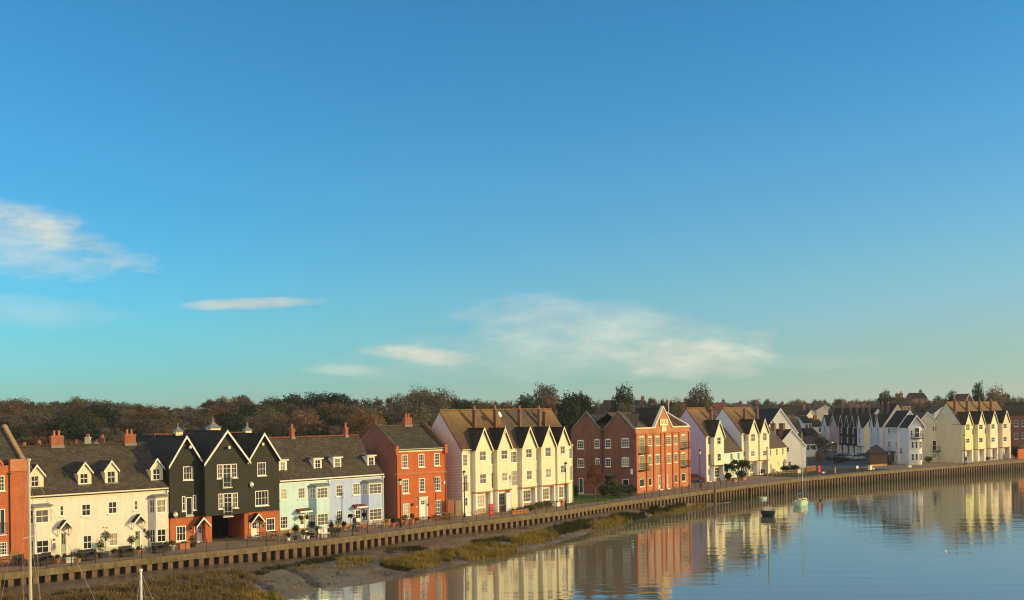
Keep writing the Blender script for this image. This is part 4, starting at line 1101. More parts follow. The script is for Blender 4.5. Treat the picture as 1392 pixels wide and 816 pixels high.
# its wing along the left with the porch
fl = Fr(Vector((81.2, 243.4, 0)), Vector((1.1, -7.9, 0)))
w_l = 7.9
R_ = [fl.rect(1207.6, 582, 1209.8, 589.5), fl.rect(1213.4, 581.8, 1215.6, 588.5), fl.rect(1217.6, 582, 1219.6, 589), fl.rect(1207.6, 600, 1209.8, 608), fl.rect(1217.6, 600, 1219.6, 608), fl.rect(1207.6, 618, 1209.8, 626), fl.rect(1217.6, 618, 1219.6, 626)]
Ml = (Matrix.Rotation(-FN.ang, 4, 'Z') @ Matrix.Translation(-FN.O)) @ (Matrix.Translation(fl.O) @ Matrix.Rotation(fl.ang, 4, 'Z'))
for r in R_:
    if r[1] - r[0] > .2:
        w_ = window(root, (r[0], r[1], r[2], r[3]), -.12, 1, 2, pane='pane', fw=.06); w_.matrix_local = Ml
dl = fl.rect(1213.2, 615.5, 1216.2, 630)
o_ = door(root, (dl[0], dl[1], .1, 2.2), -.14, 'black_door', .2); o_.matrix_local = Ml
m = MB(); m.box(dl[0] - .5, dl[1] + .5, -1.1, -.02, 2.5, 2.65); m.box(dl[0] - .4, dl[0] - .28, -1.05, -.93, 0, 2.5); m.box(dl[1] + .28, dl[1] + .4, -1.05, -.93, 0, 2.5)
o_ = m.build('porch', M['black_metal'], root); o_.matrix_local = Ml
# curved fronted neighbour
FNb = Fr(Vector((83.2, 231.6, 0)), Vector((1, .12, 0)))
root = thing('quay_house', 'white gabled quay house with curved bay, sunlit on its right', 'house', FNb.O, FNb.ang)
f = FNb; wb = f.fp(1257, 600)[0]; ezb = 8.0; azb = f.fp(1247.4, 565)[1]
nseg = 6; pts = []
for i in range(nseg + 1):
    t = i / nseg; a = radians(8 + 70 * t) if t > .45 else radians(8)
    pts.append((t * wb, 0))
pts = [(0, 0), (wb * .5, -.25), (wb * .64, -.22), (wb * .77, .0), (wb * .88, .42), (wb * .96, 1.0), (wb, 1.8)]
mb = MB()
for p, q in zip(pts, pts[1:]): mb.face([(*p, 0), (*q, 0), (*q, ezb), (*p, ezb)])
mb.face([(0, 0, 0), (0, 6, 0), (0, 6, ezb), (0, 0, ezb)]); mb.face([(wb, 1.8, 0), (wb, 6, 0), (wb, 6, ezb), (wb, 1.8, ezb)])
mb.face([(*p, ezb) for p in pts] + [(wb, 6, ezb), (0, 6, ezb)])
mb.mesh([(0, .35, ezb), (wb, .35, ezb), (wb / 2, .35, azb)], [(0, 1, 2)])
mb.build('wall', M['white_render'], root)
cross_gable(root, 'dark_slate', 0, wb, .35, 7, ezb, azb, 'trim_white', over=.2, front=.5, th=.1, name='roof')
def on_arc(s, z0, z1, wd, pane='pane_dark', cols=2):
    L = 0
    for p, q in zip(pts, pts[1:]):
        p, q = Vector((*p, 0)), Vector((*q, 0)); d = (q - p).length
        if L + d >= s:
            c = p + (q - p) * ((s - L) / d); ang = atan2((q - p).y, (q - p).x)
            w_ = window(root, (-wd / 2, wd / 2, z0, z1), -.14, cols, 2, pane=pane, fw=.05); w_.matrix_local = Matrix.Translation(c) @ Matrix.Rotation(ang, 4, 'Z'); return
        L += d
for z0, z1 in ((.9, 2.3), (3.5, 4.9)):
    for s in (.75, 1.55, 2.55, 3.35): on_arc(s, z0, z1, .5, cols=1)
on_arc(.55, 6.2, 7.2, .5, cols=1); on_arc(1.7, 5.75, 7.75, .95); on_arc(2.9, 6.0, 7.2, .5, cols=1)
balcony(root, .35, wb * .86, 5.55, .2, .75, .9)
FNc = Fr(Vector((87.4, 239.2, 0)), Vector((1, .28, 0)))
f = FNc; wc = f.fp(1277.3, 600)[0]
a0 = f.fp(1255, 600)[0]
root, _ = gable_front(FNc.O, FNc.u, wc, 9, f.fp(1277, 578)[1], f.fp(1261, 557)[1] - .6, 'stone_render', 'grey_tile', 'cream quay house with juliet balconies between the white curved house and the olive gable wall',
    [f.rect(1268, 580, 1270.6, 586.5), f.rect(1271.2, 579.8, 1273.4, 586.3), f.rect(1267.8, 599, 1273, 612.5), f.rect(1267.8, 617, 1270, 623), f.rect(1271, 616.8, 1273, 622.8)], name='quay_house')
b_ = f.rect(1267, 606, 1276, 613); balcony(root, b_[0], min(b_[1], wc - .05), b_[2], 0, .8)

# ---- yellow to pink terrace on the right
P0 = at(1307.2, 629.4); P1 = at(1374.3, 623.0); FP = Fr(P0, P1 - P0); wP = (P1 - P0).length
ezP = FP.fp(1307, 577)[1]; prP = .8; rzP = 13.0; dP = 6.4
gP = [((1309.6, 1322.0), (1316.5, 559.8)), ((1326.8, 1338.8), (1334.4, 559)), ((1344.0, 1356.3), (1351.2, 558.5)), ((1359.5, 1373.0), (1367, 558))]
wPn = [[(1313, 576.5, 1318, 585.5), (1313.3, 596, 1318, 602.5)], [(1331, 577, 1336, 584), (1331, 595, 1336, 602)], [(1347.7, 576.5, 1352.2, 583.3), (1347.7, 594.5, 1352.2, 601)], [(1364, 576, 1368.6, 582.8), (1364, 593.8, 1368.6, 600.3)]]
pb = [0] + [FP.fp(p, 610)[0] for p in (1324.5, 1341.5, 1358)] + [wP]
pc = [('yellow_render', 'bright yellow gabled town house with an olive grey side wall'), ('butter_render', 'deep butter yellow gabled town house beside the bright yellow end house'), ('cream_render', 'pale cream gabled town house beside the pink one, red door'), ('pink_render', 'pale pink gabled town house at the far right end by the dark brick block')]
for i in range(4):
    ff = rel(FP, pb[i]); (pa, pb_), ap = gP[i]
    gx = (max(.1, ff.fp(pa, 610, -prP)[0]), ff.fp(pb_, 610, -prP)[0]); w = pb[i + 1] - pb[i]
    cx_, zt = ff.fp((1297.8, 1314.5, 1331.5, 1347)[i], 546.0, 1.7)
    ch = [((cx_), 1.7, zt + .2, .45, .5)]
    town(ff, w, pc[i][1], pc[i][0], gx, prP, ezP, rzP, ezP, ff.fp(*ap, -prP)[1] - .1, 2.75, dP, [ff.rect(*r, -prP) for r in wPn[i]],
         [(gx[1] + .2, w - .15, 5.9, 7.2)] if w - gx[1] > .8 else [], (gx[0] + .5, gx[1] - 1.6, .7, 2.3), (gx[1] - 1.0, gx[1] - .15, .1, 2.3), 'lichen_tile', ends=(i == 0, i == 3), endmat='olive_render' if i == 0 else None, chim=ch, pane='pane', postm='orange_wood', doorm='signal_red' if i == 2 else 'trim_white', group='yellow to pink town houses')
# ---- dark brick block at the right edge
q0 = at(1375, 620); Q0 = on_y(1374, 600, 272); FQ = Fr(Vector((Q0.x, 272, 0)), Vector((.985, -.17, 0)))
f = FQ; R_ = [f.rect(1378.5, 572, 1384, 580), f.rect(1389, 571.5, 1395, 579.5), f.rect(1378.5, 589, 1384, 597), f.rect(1389, 588.5, 1395, 596.5), f.rect(1389, 606, 1395, 613)]
simple_house(FQ, 20, 9, f.fp(1384, 564)[1], f.fp(1384, 549, 4.5)[1], 'brown_brick', 'dark_slate', 'dark brown brick block with white windows at the right edge', R_, name='brick_block', cat='house', pane='pane', rows=2, ridge='dark_slate')

# ---- houses of the old town behind, roofs and chimneys over the quay rooflines
def town_back(px, Y, pyr, pye, wpx, ang, wallm, roofm, lab, chs=1, d=7.0, ground=0.0, gable=False, wins=True, chh=1.3):
    p = on_y(px, pye, Y); w = wpx * Y / FOC / max(.35, abs(cos(ang)))
    ez = p.z - ground; rz = on_y(px, pyr, Y + d * .5 * cos(ang)).z - ground
    if gable:
        root, f = gable_front(Vector((p.x, p.y, 0)), Vector((cos(ang), sin(ang), 0)), w, d, ez, rz, wallm, roofm, lab, [(w * .3, w * .7, ez - 1.8, ez - .5)] if wins else [], name='town_house', z0=ground)
        if chs: chimney(root, w / 2, d * .6, rz - .6, rz + chh, .8, .6, 2, 'chimney_dark')
    else:
        ws = [(w * .2, w * .2 + .9, ez - 1.7, ez - .4), (w * .65, w * .65 + .9, ez - 1.7, ez - .4)] if wins else []
        root = simple_house(Fr(Vector((p.x, p.y, 0)), Vector((cos(ang), sin(ang), 0))), w, d, ez, rz, wallm, roofm, lab, ws, z0=ground, name='town_house', chims=[(w * (.12 + .76 * k / max(1, chs - 1)) if chs > 1 else w * .8, d / 2, rz + chh, .9, .6, 2) for k in range(chs)])
    return root
# cottages behind the white terrace: only chimneys and ridges show over it
for i, (px0, px1, chl, lab) in enumerate((
    (26, 60, [(33, 602.5, .42, 'chimney_dark'), (53, 599.5, .4, 'chimney_dark')], 'cottage behind the white terrace with two small brown chimneys by the mast'),
    (100, 144, [(104.5, 599, .5, 'chimney_brick'), (119.5, 591.5, .62, 'trim_cream'), (132, 599, .36, 'trim_white'), (139, 592.5, .52, 'chimney_dark')], 'cottage behind the white terrace with a row of four mixed chimneys'),
    (183, 220, [(186.5, 596.5, .36, 'trim_white'), (191.5, 596, .38, 'trim_white'), (198, 595, .42, 'chimney_dark'), (212.5, 590.5, .6, 'trim_cream')], 'cottage behind the white terrace with white chimney pots near the black gables'))):
    Y = 128.0
    pL, pR = on_y(px0, 609, Y), on_y(px1, 609, Y)
    w = pR.x - pL.x; rz = 8.6
    root = simple_house(Fr(Vector((pL.x, Y - 3.5, 0)), Vector((1, 0, 0))), w, 7, 5.2, rz, 'cream_render', 'grey_tile', lab, [(w * .3, w * .3 + .9, 3.4, 4.7)])
    for px, py, wd, mt in chl:
        q = on_y(px, py, Y); h_ = MB(); x = q.x - pL.x
        h_.box(x - wd / 2, x + wd / 2, 3.3, 3.7, rz - .6, q.z - .35); h_.box(x - wd / 2 - .05, x + wd / 2 + .05, 3.25, 3.75, q.z - .35, q.z - .25)
        c = h_.build('chimney', M[mt], root)
        k = MB(); k.lathe([(.13, 0), (.1, .3), (.13, .34), (.07, .38)], (x - wd * .18, 3.5, q.z - .25), 8); k.lathe([(.13, 0), (.1, .3), (.13, .34), (.07, .38)], (x + wd * .18, 3.5, q.z - .25), 8); k.build('chimney_pot', M['terracotta'], c)

def ground_h(x, y):
    """height of the land: flat along the quay, rising inland"""
    d = (-.66 * (x + 42) + .75 * (y - 88)) / 1.0
    a = max(0.0, min(1.0, (d - 42) / 190.0)); a = a * a * (3 - 2 * a)
    e = max(0.0, min(1.0, (d - 120) / 700.0))
    left = max(0.0, min(1.0, (40 - x) / 120.0))
    return a * (2.2 + 3.6 * left) + e * 7.5
TB = [ # px, Y, ridge py, eave py, width px, angle, wall, roof, label, chimneys
    (1062, 420, 551, 563, 40, .0, 'brown_brick', 'dark_slate', 'long slate roofed house with three chimneys on the old town ridge', 3),
    (1096, 360, 558, 566, 14, .3, 'cream_render', 'dark_slate', 'small sunlit cream gable among the old town roofs', 1),
    (1092, 300, 566, 575, 12, .15, 'white_render', 'dark_slate', 'white house with one bright window in the old town, left of the shaded row', 0),
    (1070, 290, 570, 590, 22, .1, 'brown_brick', 'grey_tile', 'brown tiled house close behind the tall white gable', 0),
    (1092, 275, 594, 603, 20, .1, 'white_render', 'grey_tile', 'low grey house with brown roof beyond the small white gable', 0),
    (1097, 320, 571, 580, 26, .25, 'cream_render', 'dark_slate', 'dark roofed house stepping down to the car park trees', 1),
    (1097, 292, 583, 591, 17, .2, 'brown_brick', 'dark_slate', 'low dark slate roof just above the grey house', 0),
    (1226, 300, 541, 551, 14, .3, 'brown_brick', 'dark_slate', 'red brick house with a tall chimney behind the white quay house', 1),
    (1198, 330, 542, 553, 28, -.1, 'brown_brick', 'dark_slate', 'dark roofed house above the shaded row, tall chimneys each end', 2),
    (1240, 430, 535, 541, 20, .0, 'brown_brick', 'dark_slate', 'dark hipped villa among the trees on the right hill', 1),
    (1312, 300, 536, 546, 12, .1, 'brown_brick', 'red_tile', 'red brick gable peeping over the yellow terrace roof', 0),
    (868, 330, 545, 556, 16, .3, 'white_render', 'dark_slate', 'white gabled villa among trees behind the brick works', 1),
    (893, 300, 551, 562, 24, .2, 'brown_brick', 'dark_slate', 'dark roofed house behind the brick works gable', 2),
    (915, 340, 548, 558, 24, .0, 'brown_brick', 'red_tile', 'red roofed house left of the round topped oak', 1),
    (965, 380, 549, 557, 26, .1, 'brown_brick', 'red_tile', 'red tiled house with white gable right of the round oak', 2),
    (1000, 420, 551, 558, 26, .05, 'brown_brick', 'grey_tile', 'grey tiled house on the skyline over the blue sided roof', 1),
    (1030, 450, 551, 557, 24, .1, 'brown_brick', 'dark_slate', 'dark slate house on the skyline between the town house chimneys', 2),
    (1110, 470, 552, 558, 24, .0, 'stone_render', 'red_tile', 'distant tiled house with pale walls right of the small cream gable', 2),
    (1135, 440, 552, 559, 20, .1, 'brown_brick', 'dark_slate', 'distant slate house over the far end of the shaded row', 1),
    (1160, 420, 550, 556, 22, .0, 'stone_render', 'grey_tile', 'distant tiled house over the black town houses', 2),
    (826, 300, 545, 560, 14, .2, 'brown_brick', 'dark_slate', 'dark arched dormer house between the evergreens', 0),
    (1270, 300, 553, 562, 26, .05, 'white_render', 'grey_tile', 'pale flat fronted house between the cream quay house and olive gable', 2),
    (770, 240, 566, 584, 12, .7, 'brown_brick', 'red_tile', 'small red tiled house at the end of the cream terrace roofs', 2),
]
for t in TB:
    px, Y, pr, pe, wpx, ang, wm, rm, lab, nc = t
    p = on_y(px, pe, Y)
    town_back(px, Y, pr, pe, wpx, ang, wm, rm, lab, nc, ground=min(ground_h(p.x, p.y), p.z - 2.6) - .3, gable='gable' in lab and 'beyond' not in lab and 'behind' not in lab and 'white gable' not in lab, wins='distant' not in lab)

# ================================================================= setting
QP = [(-120, 797.5), (0, 780.3), (113, 768.4), (226, 756.5), (336, 745.5), (446, 733.8), (523, 724), (600, 714.2), (672, 706.3), (760, 695.6), (832, 684.2), (883, 677.3), (934, 670.6), (1014, 659.8), (1094, 650.2), (1170, 643.3), (1244, 637.3), (1318, 631.4), (1392, 625.8), (1480, 620.2)]
QW = [at(*p) for p in QP]
QW = [QW[0] + (QW[0] - QW[1]).normalized() * 60] + QW + [QW[-1] + (QW[-1] - QW[-2]).normalized() * 200]
def poly_len(P):
    L = [0]
    for a, b in zip(P, P[1:]): L.append(L[-1] + (b - a).length)
    return L
QL = poly_len(QW)
def on_quay(s):
    for i in range(len(QW) - 1):
        if s <= QL[i + 1] or i == len(QW) - 2:
            t = (s - QL[i]) / (QL[i + 1] - QL[i]); p = QW[i].lerp(QW[i + 1], t)
            a = (QW[i + 1] - QW[i]).normalized(); return p, a, Vector((a.y, -a.x, 0))
def quay_s(px):
    for i in range(1, len(QP)):
        if px <= QP[i][0]:
            t = (px - QP[i - 1][0]) / (QP[i][0] - QP[i - 1][0]); return QL[i] + t * (QL[i + 1] - QL[i])
    return QL[-2]

# terrain sheet from the quay wall inland
n0 = Vector((-.62, .785, 0))
TD = [.3, 3, 6, 10, 15, 20, 27, 35, 45, 55, 65, 80, 95, 110, 130, 150, 175, 200, 230, 260, 300, 350, 420, 520, 700, 1000, 1600, 2600]
mb = MB(); rows_ = []
TP = []
for a, b in zip(QW, QW[1:]):
    k = max(1, int((b - a).length / 14))
    TP += [a.lerp(b, i / k) for i in range(k)]
TP.append(QW[-1])
for p in TP:
    r = []
    for d in TD:
        q = p + n0 * d
        z = ground_h(q.x, q.y) + (.35 * (RND.random() - .5) if d > 60 else 0) - .012
        r.append((q.x, q.y, z))
    rows_.append(r)
V = [v for r in rows_ for v in r]; nn_ = len(TD)
mb.mesh(V, [(i * nn_ + j, (i + 1) * nn_ + j, (i + 1) * nn_ + j + 1, i * nn_ + j + 1) for i in range(len(TP) - 1) for j in range(nn_ - 1)])
m_, nt, b = new_mat('land'); tc = nd(nt, 'ShaderNodeTexCoord')
c = ramp(nt, noise(nt, tc.outputs['Object'], .07, 8, .7), [(.3, (.05, .045, .02)), (.5, (.085, .075, .03)), (.7, (.12, .09, .045))]); nt.links.new(c, b.inputs['Base Color']); b.inputs['Roughness'].default_value = .9
tag(mb.build('ground', m_, smooth=True), kind='structure')

def strip(name, s0, s1, d0, d1, z, mat, step=4.0):
    mb = MB(); n = max(1, int((s1 - s0) / step)); P = []
    for i in range(n + 1):
        p, a, o = on_quay(s0 + (s1 - s0) * i / n)
        for d in (d0(i / n) if callable(d0) else d0, d1(i / n) if callable(d1) else d1): q = p - o * d; P.append((q.x, q.y, z))
    mb.mesh(P, [(2 * i, 2 * i + 2, 2 * i + 3, 2 * i + 1) for i in range(n)])
    return tag(mb.build(name, M[mat]), kind='structure')
s_end = quay_s(1390)
strip('promenade', 10, quay_s(1470), .5, 7.4, .004, 'paving')
strip('path', quay_s(640), quay_s(1470), 7.4, 15, .003, 'paving')
strip('grass_verge', quay_s(1098), quay_s(1228), 2.4, 13.5, .009, 'verge_grass', 3.0)
# lawn in front of the works and parking court
def sheet(name, pts, z, mat, kind='structure'):
    mb = MB(); mb.face([(p.x, p.y, z) for p in pts]); return tag(mb.build(name, M[mat]), kind=kind)
lawn_px = [(752, 689.5), (800, 684), (850, 677.5), (866, 672.2), (853, 671.8), (778, 673), (775, 683)]
lawn_w = [at(*p) for p in lawn_px]
sheet('lawn', lawn_w, .010, 'lawn_grass')
court = [at(*p) for p in ((1098, 641.5), (1160, 636.5), (1182, 634), (1210, 632.5))] + [Vector((96, 262, 0)), Vector((87, 275, 0)), Vector((87, 330, 0)), Vector((70, 320, 0)), Vector((62, 245, 0))]
sheet('parking_court', court, .012, 'tarmac')

# water: one still sheet with faint wind ripples
m_, nt, b = new_mat('river_water'); tc = nd(nt, 'ShaderNodeTexCoord'); L = nt.links
b.inputs['Base Color'].default_value = (.17, .165, .10, 1); b.inputs['Roughness'].default_value = .02; b.inputs['IOR'].default_value = 1.5
b.inputs['Specular IOR Level'].default_value = 1.0
r1 = noise(nt, mapping(nt, tc.outputs['Object'], .10, .45, 1), 1.0, 3, .55)
r2 = noise(nt, mapping(nt, tc.outputs['Object'], 1.3, 2.6, 1), 1.0, 3, .6)
calm = ramp(nt, noise(nt, mapping(nt, tc.outputs['Object'], .012, .05, 1), 1.0, 3, .5), [(.4, .12), (.62, 1.0)])
hgt = math_n(nt, 'ADD', math_n(nt, 'MULTIPLY', r1, .55), math_n(nt, 'MULTIPLY', math_n(nt, 'MULTIPLY', r2, calm), .16))
bp = nd(nt, 'ShaderNodeBump'); bp.inputs['Strength'].default_value = .55; bp.inputs['Distance'].default_value = .09
L.new(hgt, bp.inputs['Height']); L.new(bp.outputs[0], b.inputs['Normal'])
mb = MB(); mb.face([(-900, -600, WATER), (1200, -600, WATER), (1200, 900, WATER), (-900, 900, WATER)])
tag(mb.build('water', m_), kind='structure')
mb = MB(); mb.face([(-900, -600, WATER - 4), (1200, -600, WATER - 4), (1200, 900, WATER - 4), (-900, 900, WATER - 4)])

# quay wall: corrugated steel piles under a concrete capping beam
root = thing('quay_wall', 'long corrugated steel pile wall with weathered concrete capping beam along the river', 'quay wall')
per = .966; mb = MB()
s = 2.0; S1 = quay_s(1392) + 60
prof = []
while s < S1:
    for ds, off in ((0, .02), (.44, .02), (.47, -.62), (.93, -.62)):
        p, a, o = on_quay(s + ds * per / .966); prof.append(p + o * (off + .0))
    s += per
V = []
for p in prof: V += [(p.x, p.y, -.48), (p.x, p.y, -5.0)]
mb.mesh(V, [(2 * i, 2 * i + 1, 2 * i + 3, 2 * i + 2) for i in range(len(prof) - 1)])
mb.build('sheet_piles', M['pile_steel'], root, weld=False)
mb = MB(); n = int((S1 - 2) / 1.5); V = []
for i in range(n + 1):
    p, a, o = on_quay(2 + (S1 - 2) * i / n)
    j = .02 * sin(i * 1.7)
    for d, z in ((.16 + j, .06), (.16 + j, -.50), (-.5, -.50), (-.5, .06)): q = p + o * d; V.append((q.x, q.y, z))
mb.mesh(V, [(4 * i + k, 4 * i + 4 + k, 4 * i + 4 + (k + 1) % 4, 4 * i + (k + 1) % 4) for i in range(n) for k in range(4)])
mb.build('capping_beam', M['concrete'], root)
mb = MB()
for px in (968, 1018, 1064):
    p, a, o = on_quay(quay_s(px)); mb.tube((*(p + o * .3).xy, -4.5), (*(p + o * .3).xy, .1 if px == 968 else -.5), .14, n=8)
mb.build('fender_pile', M['old_wood'], root)

# railing
root = thing('railing', 'thin dark metal railing on posts along the quay edge', 'railing')
s = quay_s(-40); sp = 2.02; k = 0
pm_ = None
mr = MB(); prev = None
while s < quay_s(1010) and k < 99:
    p, a, o = on_quay(s); q = p - o * .15
    if pm_ is None:
        t = MB(); t.tube((0, 0, .05), (0, 0, 1.15), .038, n=6); t.ball((0, 0, 1.17), .055, 6); t.box(-.08, .08, -.08, .08, .05, .08)
        pm_ = t.build('post', M['black_metal'], root); po = pm_
    else:
        po = pm_.copy(); COL.objects.link(po); po.parent = root
    po.location = q
    if prev is not None:
        for z in (1.05, .55): mr.tube((prev.x, prev.y, z), (q.x, q.y, z), .016, n=4)
    prev = q; s += sp; k += 1
mr.build('rail', M['black_metal'], root)

# mud bank below the wall
ST = [((-120, 797), (-300, 930), -1.1, 5.0), ((0, 780), (-60, 930), -1.1, 5.0), ((120, 768), (120, 900), -1.1, 5.0), ((226, 756.5), (250, 880), -1.1, 4.5), ((300, 749), (330, 845), -1.2, 3.5), ((360, 743), (372, 824), -1.35, 1.9), ((446, 733.8), (405, 813), -1.5, 1.5), ((523, 724), (480, 796.5), -1.3, 1.5), ((600, 714.2), (568, 783), -1.1, 1.5),
      ((672, 706.3), (650, 765.5), -1.2, 1.5), ((720, 700.7), (708, 751), -1.15, 1.5), ((760, 695.6), (768, 734), -1.0, 1.5), ((800, 689.4), (812, 720.5), -1.0, 1.5), ((832, 684.2), (838, 712.5), -1.0, 1.6), ((883, 677.3), (885, 701), -1.2, 1.6), ((934, 670.6), (944, 690.5), -1.5, 1.3), ((985, 663.7), (986, 684), -2.2, 1.0), ((1030, 658), (1032, 677), -2.9, 1.0)]
def lerp(a, b, t): return a + (b - a) * t
CREEK = []
for pts_, cw, cd in (([(372, 772), (392, 778), (412, 782), (426, 790), (436, 799), (470, 798)], .32, .30), ([(540, 771), (585, 775), (610, 772), (640, 768)], .22, .16), ([(690, 752), (720, 748), (752, 744), (775, 738)], .22, .16), ([(330, 790), (360, 797), (372, 812)], .4, .3)):
    w_ = [at(px, py, -1.75).xy for px, py in pts_]
    CREEK += [(p_, q_, cw, cd) for p_, q_ in zip(w_, w_[1:])]
mb = MB(); V = []; NS = 16; NT = 70; rows_ = 0
from mathutils import noise as mnoise
for i in range(len(ST) - 1):
    for k in range(NS if i < len(ST) - 2 else NS + 1):
        t = k / NS
        # smooth interpolation of the edge
        w0 = at(*[lerp(ST[i][0][j], ST[i + 1][0][j], t) for j in (0, 1)]); e0 = at(*[lerp(ST[i][1][j], ST[i + 1][1][j], t) for j in (0, 1)], WATER)
        zb = lerp(ST[i][2], ST[i + 1][2], t); ex_ = lerp(ST[i][3], ST[i + 1][3], t)
        for j in range(NT + 1):
            q = 1.35 * j / NT
            x, y = lerp(w0.x, e0.x, q), lerp(w0.y, e0.y, q)
            if q <= 1: z = zb + (WATER - zb) * q ** ex_
            else: z = WATER - (q - 1) * 5
            nz = mnoise.fractal(Vector((x * .35, y * .35, 0)), 1.0, 2.0, 4)
            nz2 = mnoise.noise(Vector((x * .09 + 5, y * .25, 3)))
            fade = min(1, q * 6) * (1.0 if q < .9 else max(.25, 1 - (q - .9) * 4))
            z += (nz * .13 + nz2 * .18) * fade
            if q < 1.05:
                for c0, c1, cw, cd in CREEK:
                    ab = c1 - c0; tt = max(0, min(1, ((x - c0.x) * ab.x + (y - c0.y) * ab.y) / ab.length_squared)); dd = hypot(x - c0.x - ab.x * tt, y - c0.y - ab.y * tt)
                    z -= cd * math.exp(-(dd / cw) ** 2)
            V.append((x, y, z))
        rows_ += 1
mb.mesh(V, [(i * (NT + 1) + j, i * (NT + 1) + j + 1, (i + 1) * (NT + 1) + j + 1, (i + 1) * (NT + 1) + j) for i in range(rows_ - 1) for j in range(NT)])
m_, nt, b = new_mat('wet_mud'); tc = nd(nt, 'ShaderNodeTexCoord'); L = nt.links
nz = noise(nt, tc.outputs['Object'], .5, 8, .65)
c = ramp(nt, nz, [(.3, (.085, .060, .036)), (.55, (.15, .108, .066)), (.75, (.22, .16, .095))]); L.new(c, b.inputs['Base Color'])
L.new(ramp(nt, noise(nt, tc.outputs['Object'], .25, 4), [(.35, .16), (.6, .42)]), b.inputs['Roughness'])
h = math_n(nt, 'ADD', noise(nt, mapping(nt, tc.outputs['Object'], .55, 2.6, 1), 1.0, 5, .65), math_n(nt, 'MULTIPLY', noise(nt, tc.outputs['Object'], 4, 4, .6), .4))
bp = nd(nt, 'ShaderNodeBump'); bp.inputs['Strength'].default_value = .9; bp.inputs['Distance'].default_value = .16; L.new(h, bp.inputs['Height']); L.new(bp.outputs[0], b.inputs['Normal'])
mud = tag(mb.build('mud_bank', m_, smooth=True), kind='structure')
BV = BVHTree.FromPolygons([Vector(v) for v in V], [(i * (NT + 1) + j, i * (NT + 1) + j + 1, (i + 1) * (NT + 1) + j + 1, (i + 1) * (NT + 1) + j) for i in range(rows_ - 1) for j in range(NT)])
def mud_hit(px, py):
    k, m = ray(px, py)
    r = BV.ray_cast(Vector((0, 0, CAMZ)), Vector((k, 1, -m)).normalized())
    return r[0]

def inside(p, poly):
    x, y = p; c = False
    for (x0, y0), (x1, y1) in zip(poly, poly[1:] + poly[:1]):
        if (y0 > y) != (y1 > y) and x < (x1 - x0) * (y - y0) / (y1 - y0) + x0: c = not c
    return c
def blades(mb, P, h, n, spread, lean=.35, wd=.05, rnd=RND):
    for _ in range(n):
        a = rnd.random() * 2 * pi; r = spread * sqrt(rnd.random()); b = Vector((P.x + r * cos(a), P.y + r * sin(a), P.z - .05))
        hh = h * (.55 + .7 * rnd.random()); a2 = rnd.random() * 2 * pi; l = lean * hh * rnd.random()
        tip = b + Vector((l * cos(a2), l * sin(a2), hh)); s_ = Vector((cos(a2 + 1.57), sin(a2 + 1.57), 0)) * wd
        mb.mesh([b - s_, b + s_, tip], [(0, 1, 2)])
def patch(mb, poly, count, h, per, spread, **k):
    xs = [p[0] for p in poly]; ys = [p[1] for p in poly]; done = 0; tries = 0
    while done < count and tries < count * 8:
        tries += 1
        p = (RND.uniform(min(xs), max(xs)), RND.uniform(min(ys), max(ys)))
        if not inside(p, poly): continue
        q = mud_hit(*p)
        if q is None: continue
        done += 1
        hv = .7 + .6 * mnoise.noise(Vector((q.x * .4, q.y * .4, 7)))
        blades(mb, q, h * hv, per, spread, **k)
g = MB(); dk_ = MB(); scb = MB()
# base of each patch is lower in the picture than its top, so outlines follow the ground
patch(g, [(516, 764), (545, 757), (585, 755), (598, 762), (594, 771), (560, 773), (528, 771)], 520, .62, 12, .26)
patch(g, [(583, 752), (606, 746), (620, 752), (612, 763), (590, 762)], 210, .6, 12, .28)
patch(g, [(618, 747), (650, 741), (700, 741), (702, 749), (690, 756), (640, 762), (622, 760)], 560, .68, 12, .3)
patch(g, [(692, 733), (725, 724), (752, 722), (758, 730), (735, 738), (700, 741)], 330, .7, 12, .3)
patch(g, [(800, 714), (830, 706), (856, 707), (860, 715), (835, 719), (806, 719)], 230, .75, 12, .35)
patch(g, [(885, 699), (925, 691), (955, 685), (962, 688), (940, 692), (895, 702)], 200, .65, 10, .35)
patch(g, [(325, 822), (338, 806), (375, 806), (388, 824), (380, 850), (330, 850)], 420, .5, 12, .25)
patch(g, [(457, 760), (480, 756), (503, 758), (505, 765), (470, 768), (456, 766)], 90, .5, 9, .3)
patch(g, [(450, 770), (490, 764), (495, 770), (462, 776)], 16, .5, 10, .25)
patch(g, [(395, 772), (420, 766), (440, 772), (420, 778)], 14, .45, 8, .25)
patch(dk_, [(738, 724), (770, 712), (804, 707), (810, 714), (790, 720), (755, 728)], 300, .65, 12, .35)
patch(dk_, [(812, 707), (850, 698), (874, 699), (878, 706), (860, 710), (830, 708)], 220, .7, 12, .35)
patch(dk_, [(870, 695), (900, 690), (932, 686), (928, 691), (890, 700)], 180, .7, 12, .35)
patch(dk_, [(514, 766), (540, 770), (562, 773), (556, 776), (525, 773)], 130, .35, 10, .3)
patch(dk_, [(597, 750), (612, 750), (612, 757), (600, 758)], 50, .6, 10, .3)
patch(dk_, [(525, 746), (560, 742), (583, 746), (560, 751), (525, 753)], 130, .3, 10, .4)
patch(dk_, [(640, 736), (690, 728), (700, 735), (650, 741)], 110, .4, 10, .4)
patch(dk_, [(345, 776), (420, 762), (470, 755), (450, 763), (380, 774), (348, 782)], 200, .35, 9, .4)
patch(dk_, [(345, 790), (430, 768), (520, 778), (640, 758), (760, 728), (800, 722), (700, 748), (560, 782), (470, 796), (400, 812), (350, 815)], 160, .14, 5, .22, lean=.9)
patch(g, [(345, 790), (430, 768), (520, 772), (500, 782), (400, 805)], 25, .3, 5, .15)
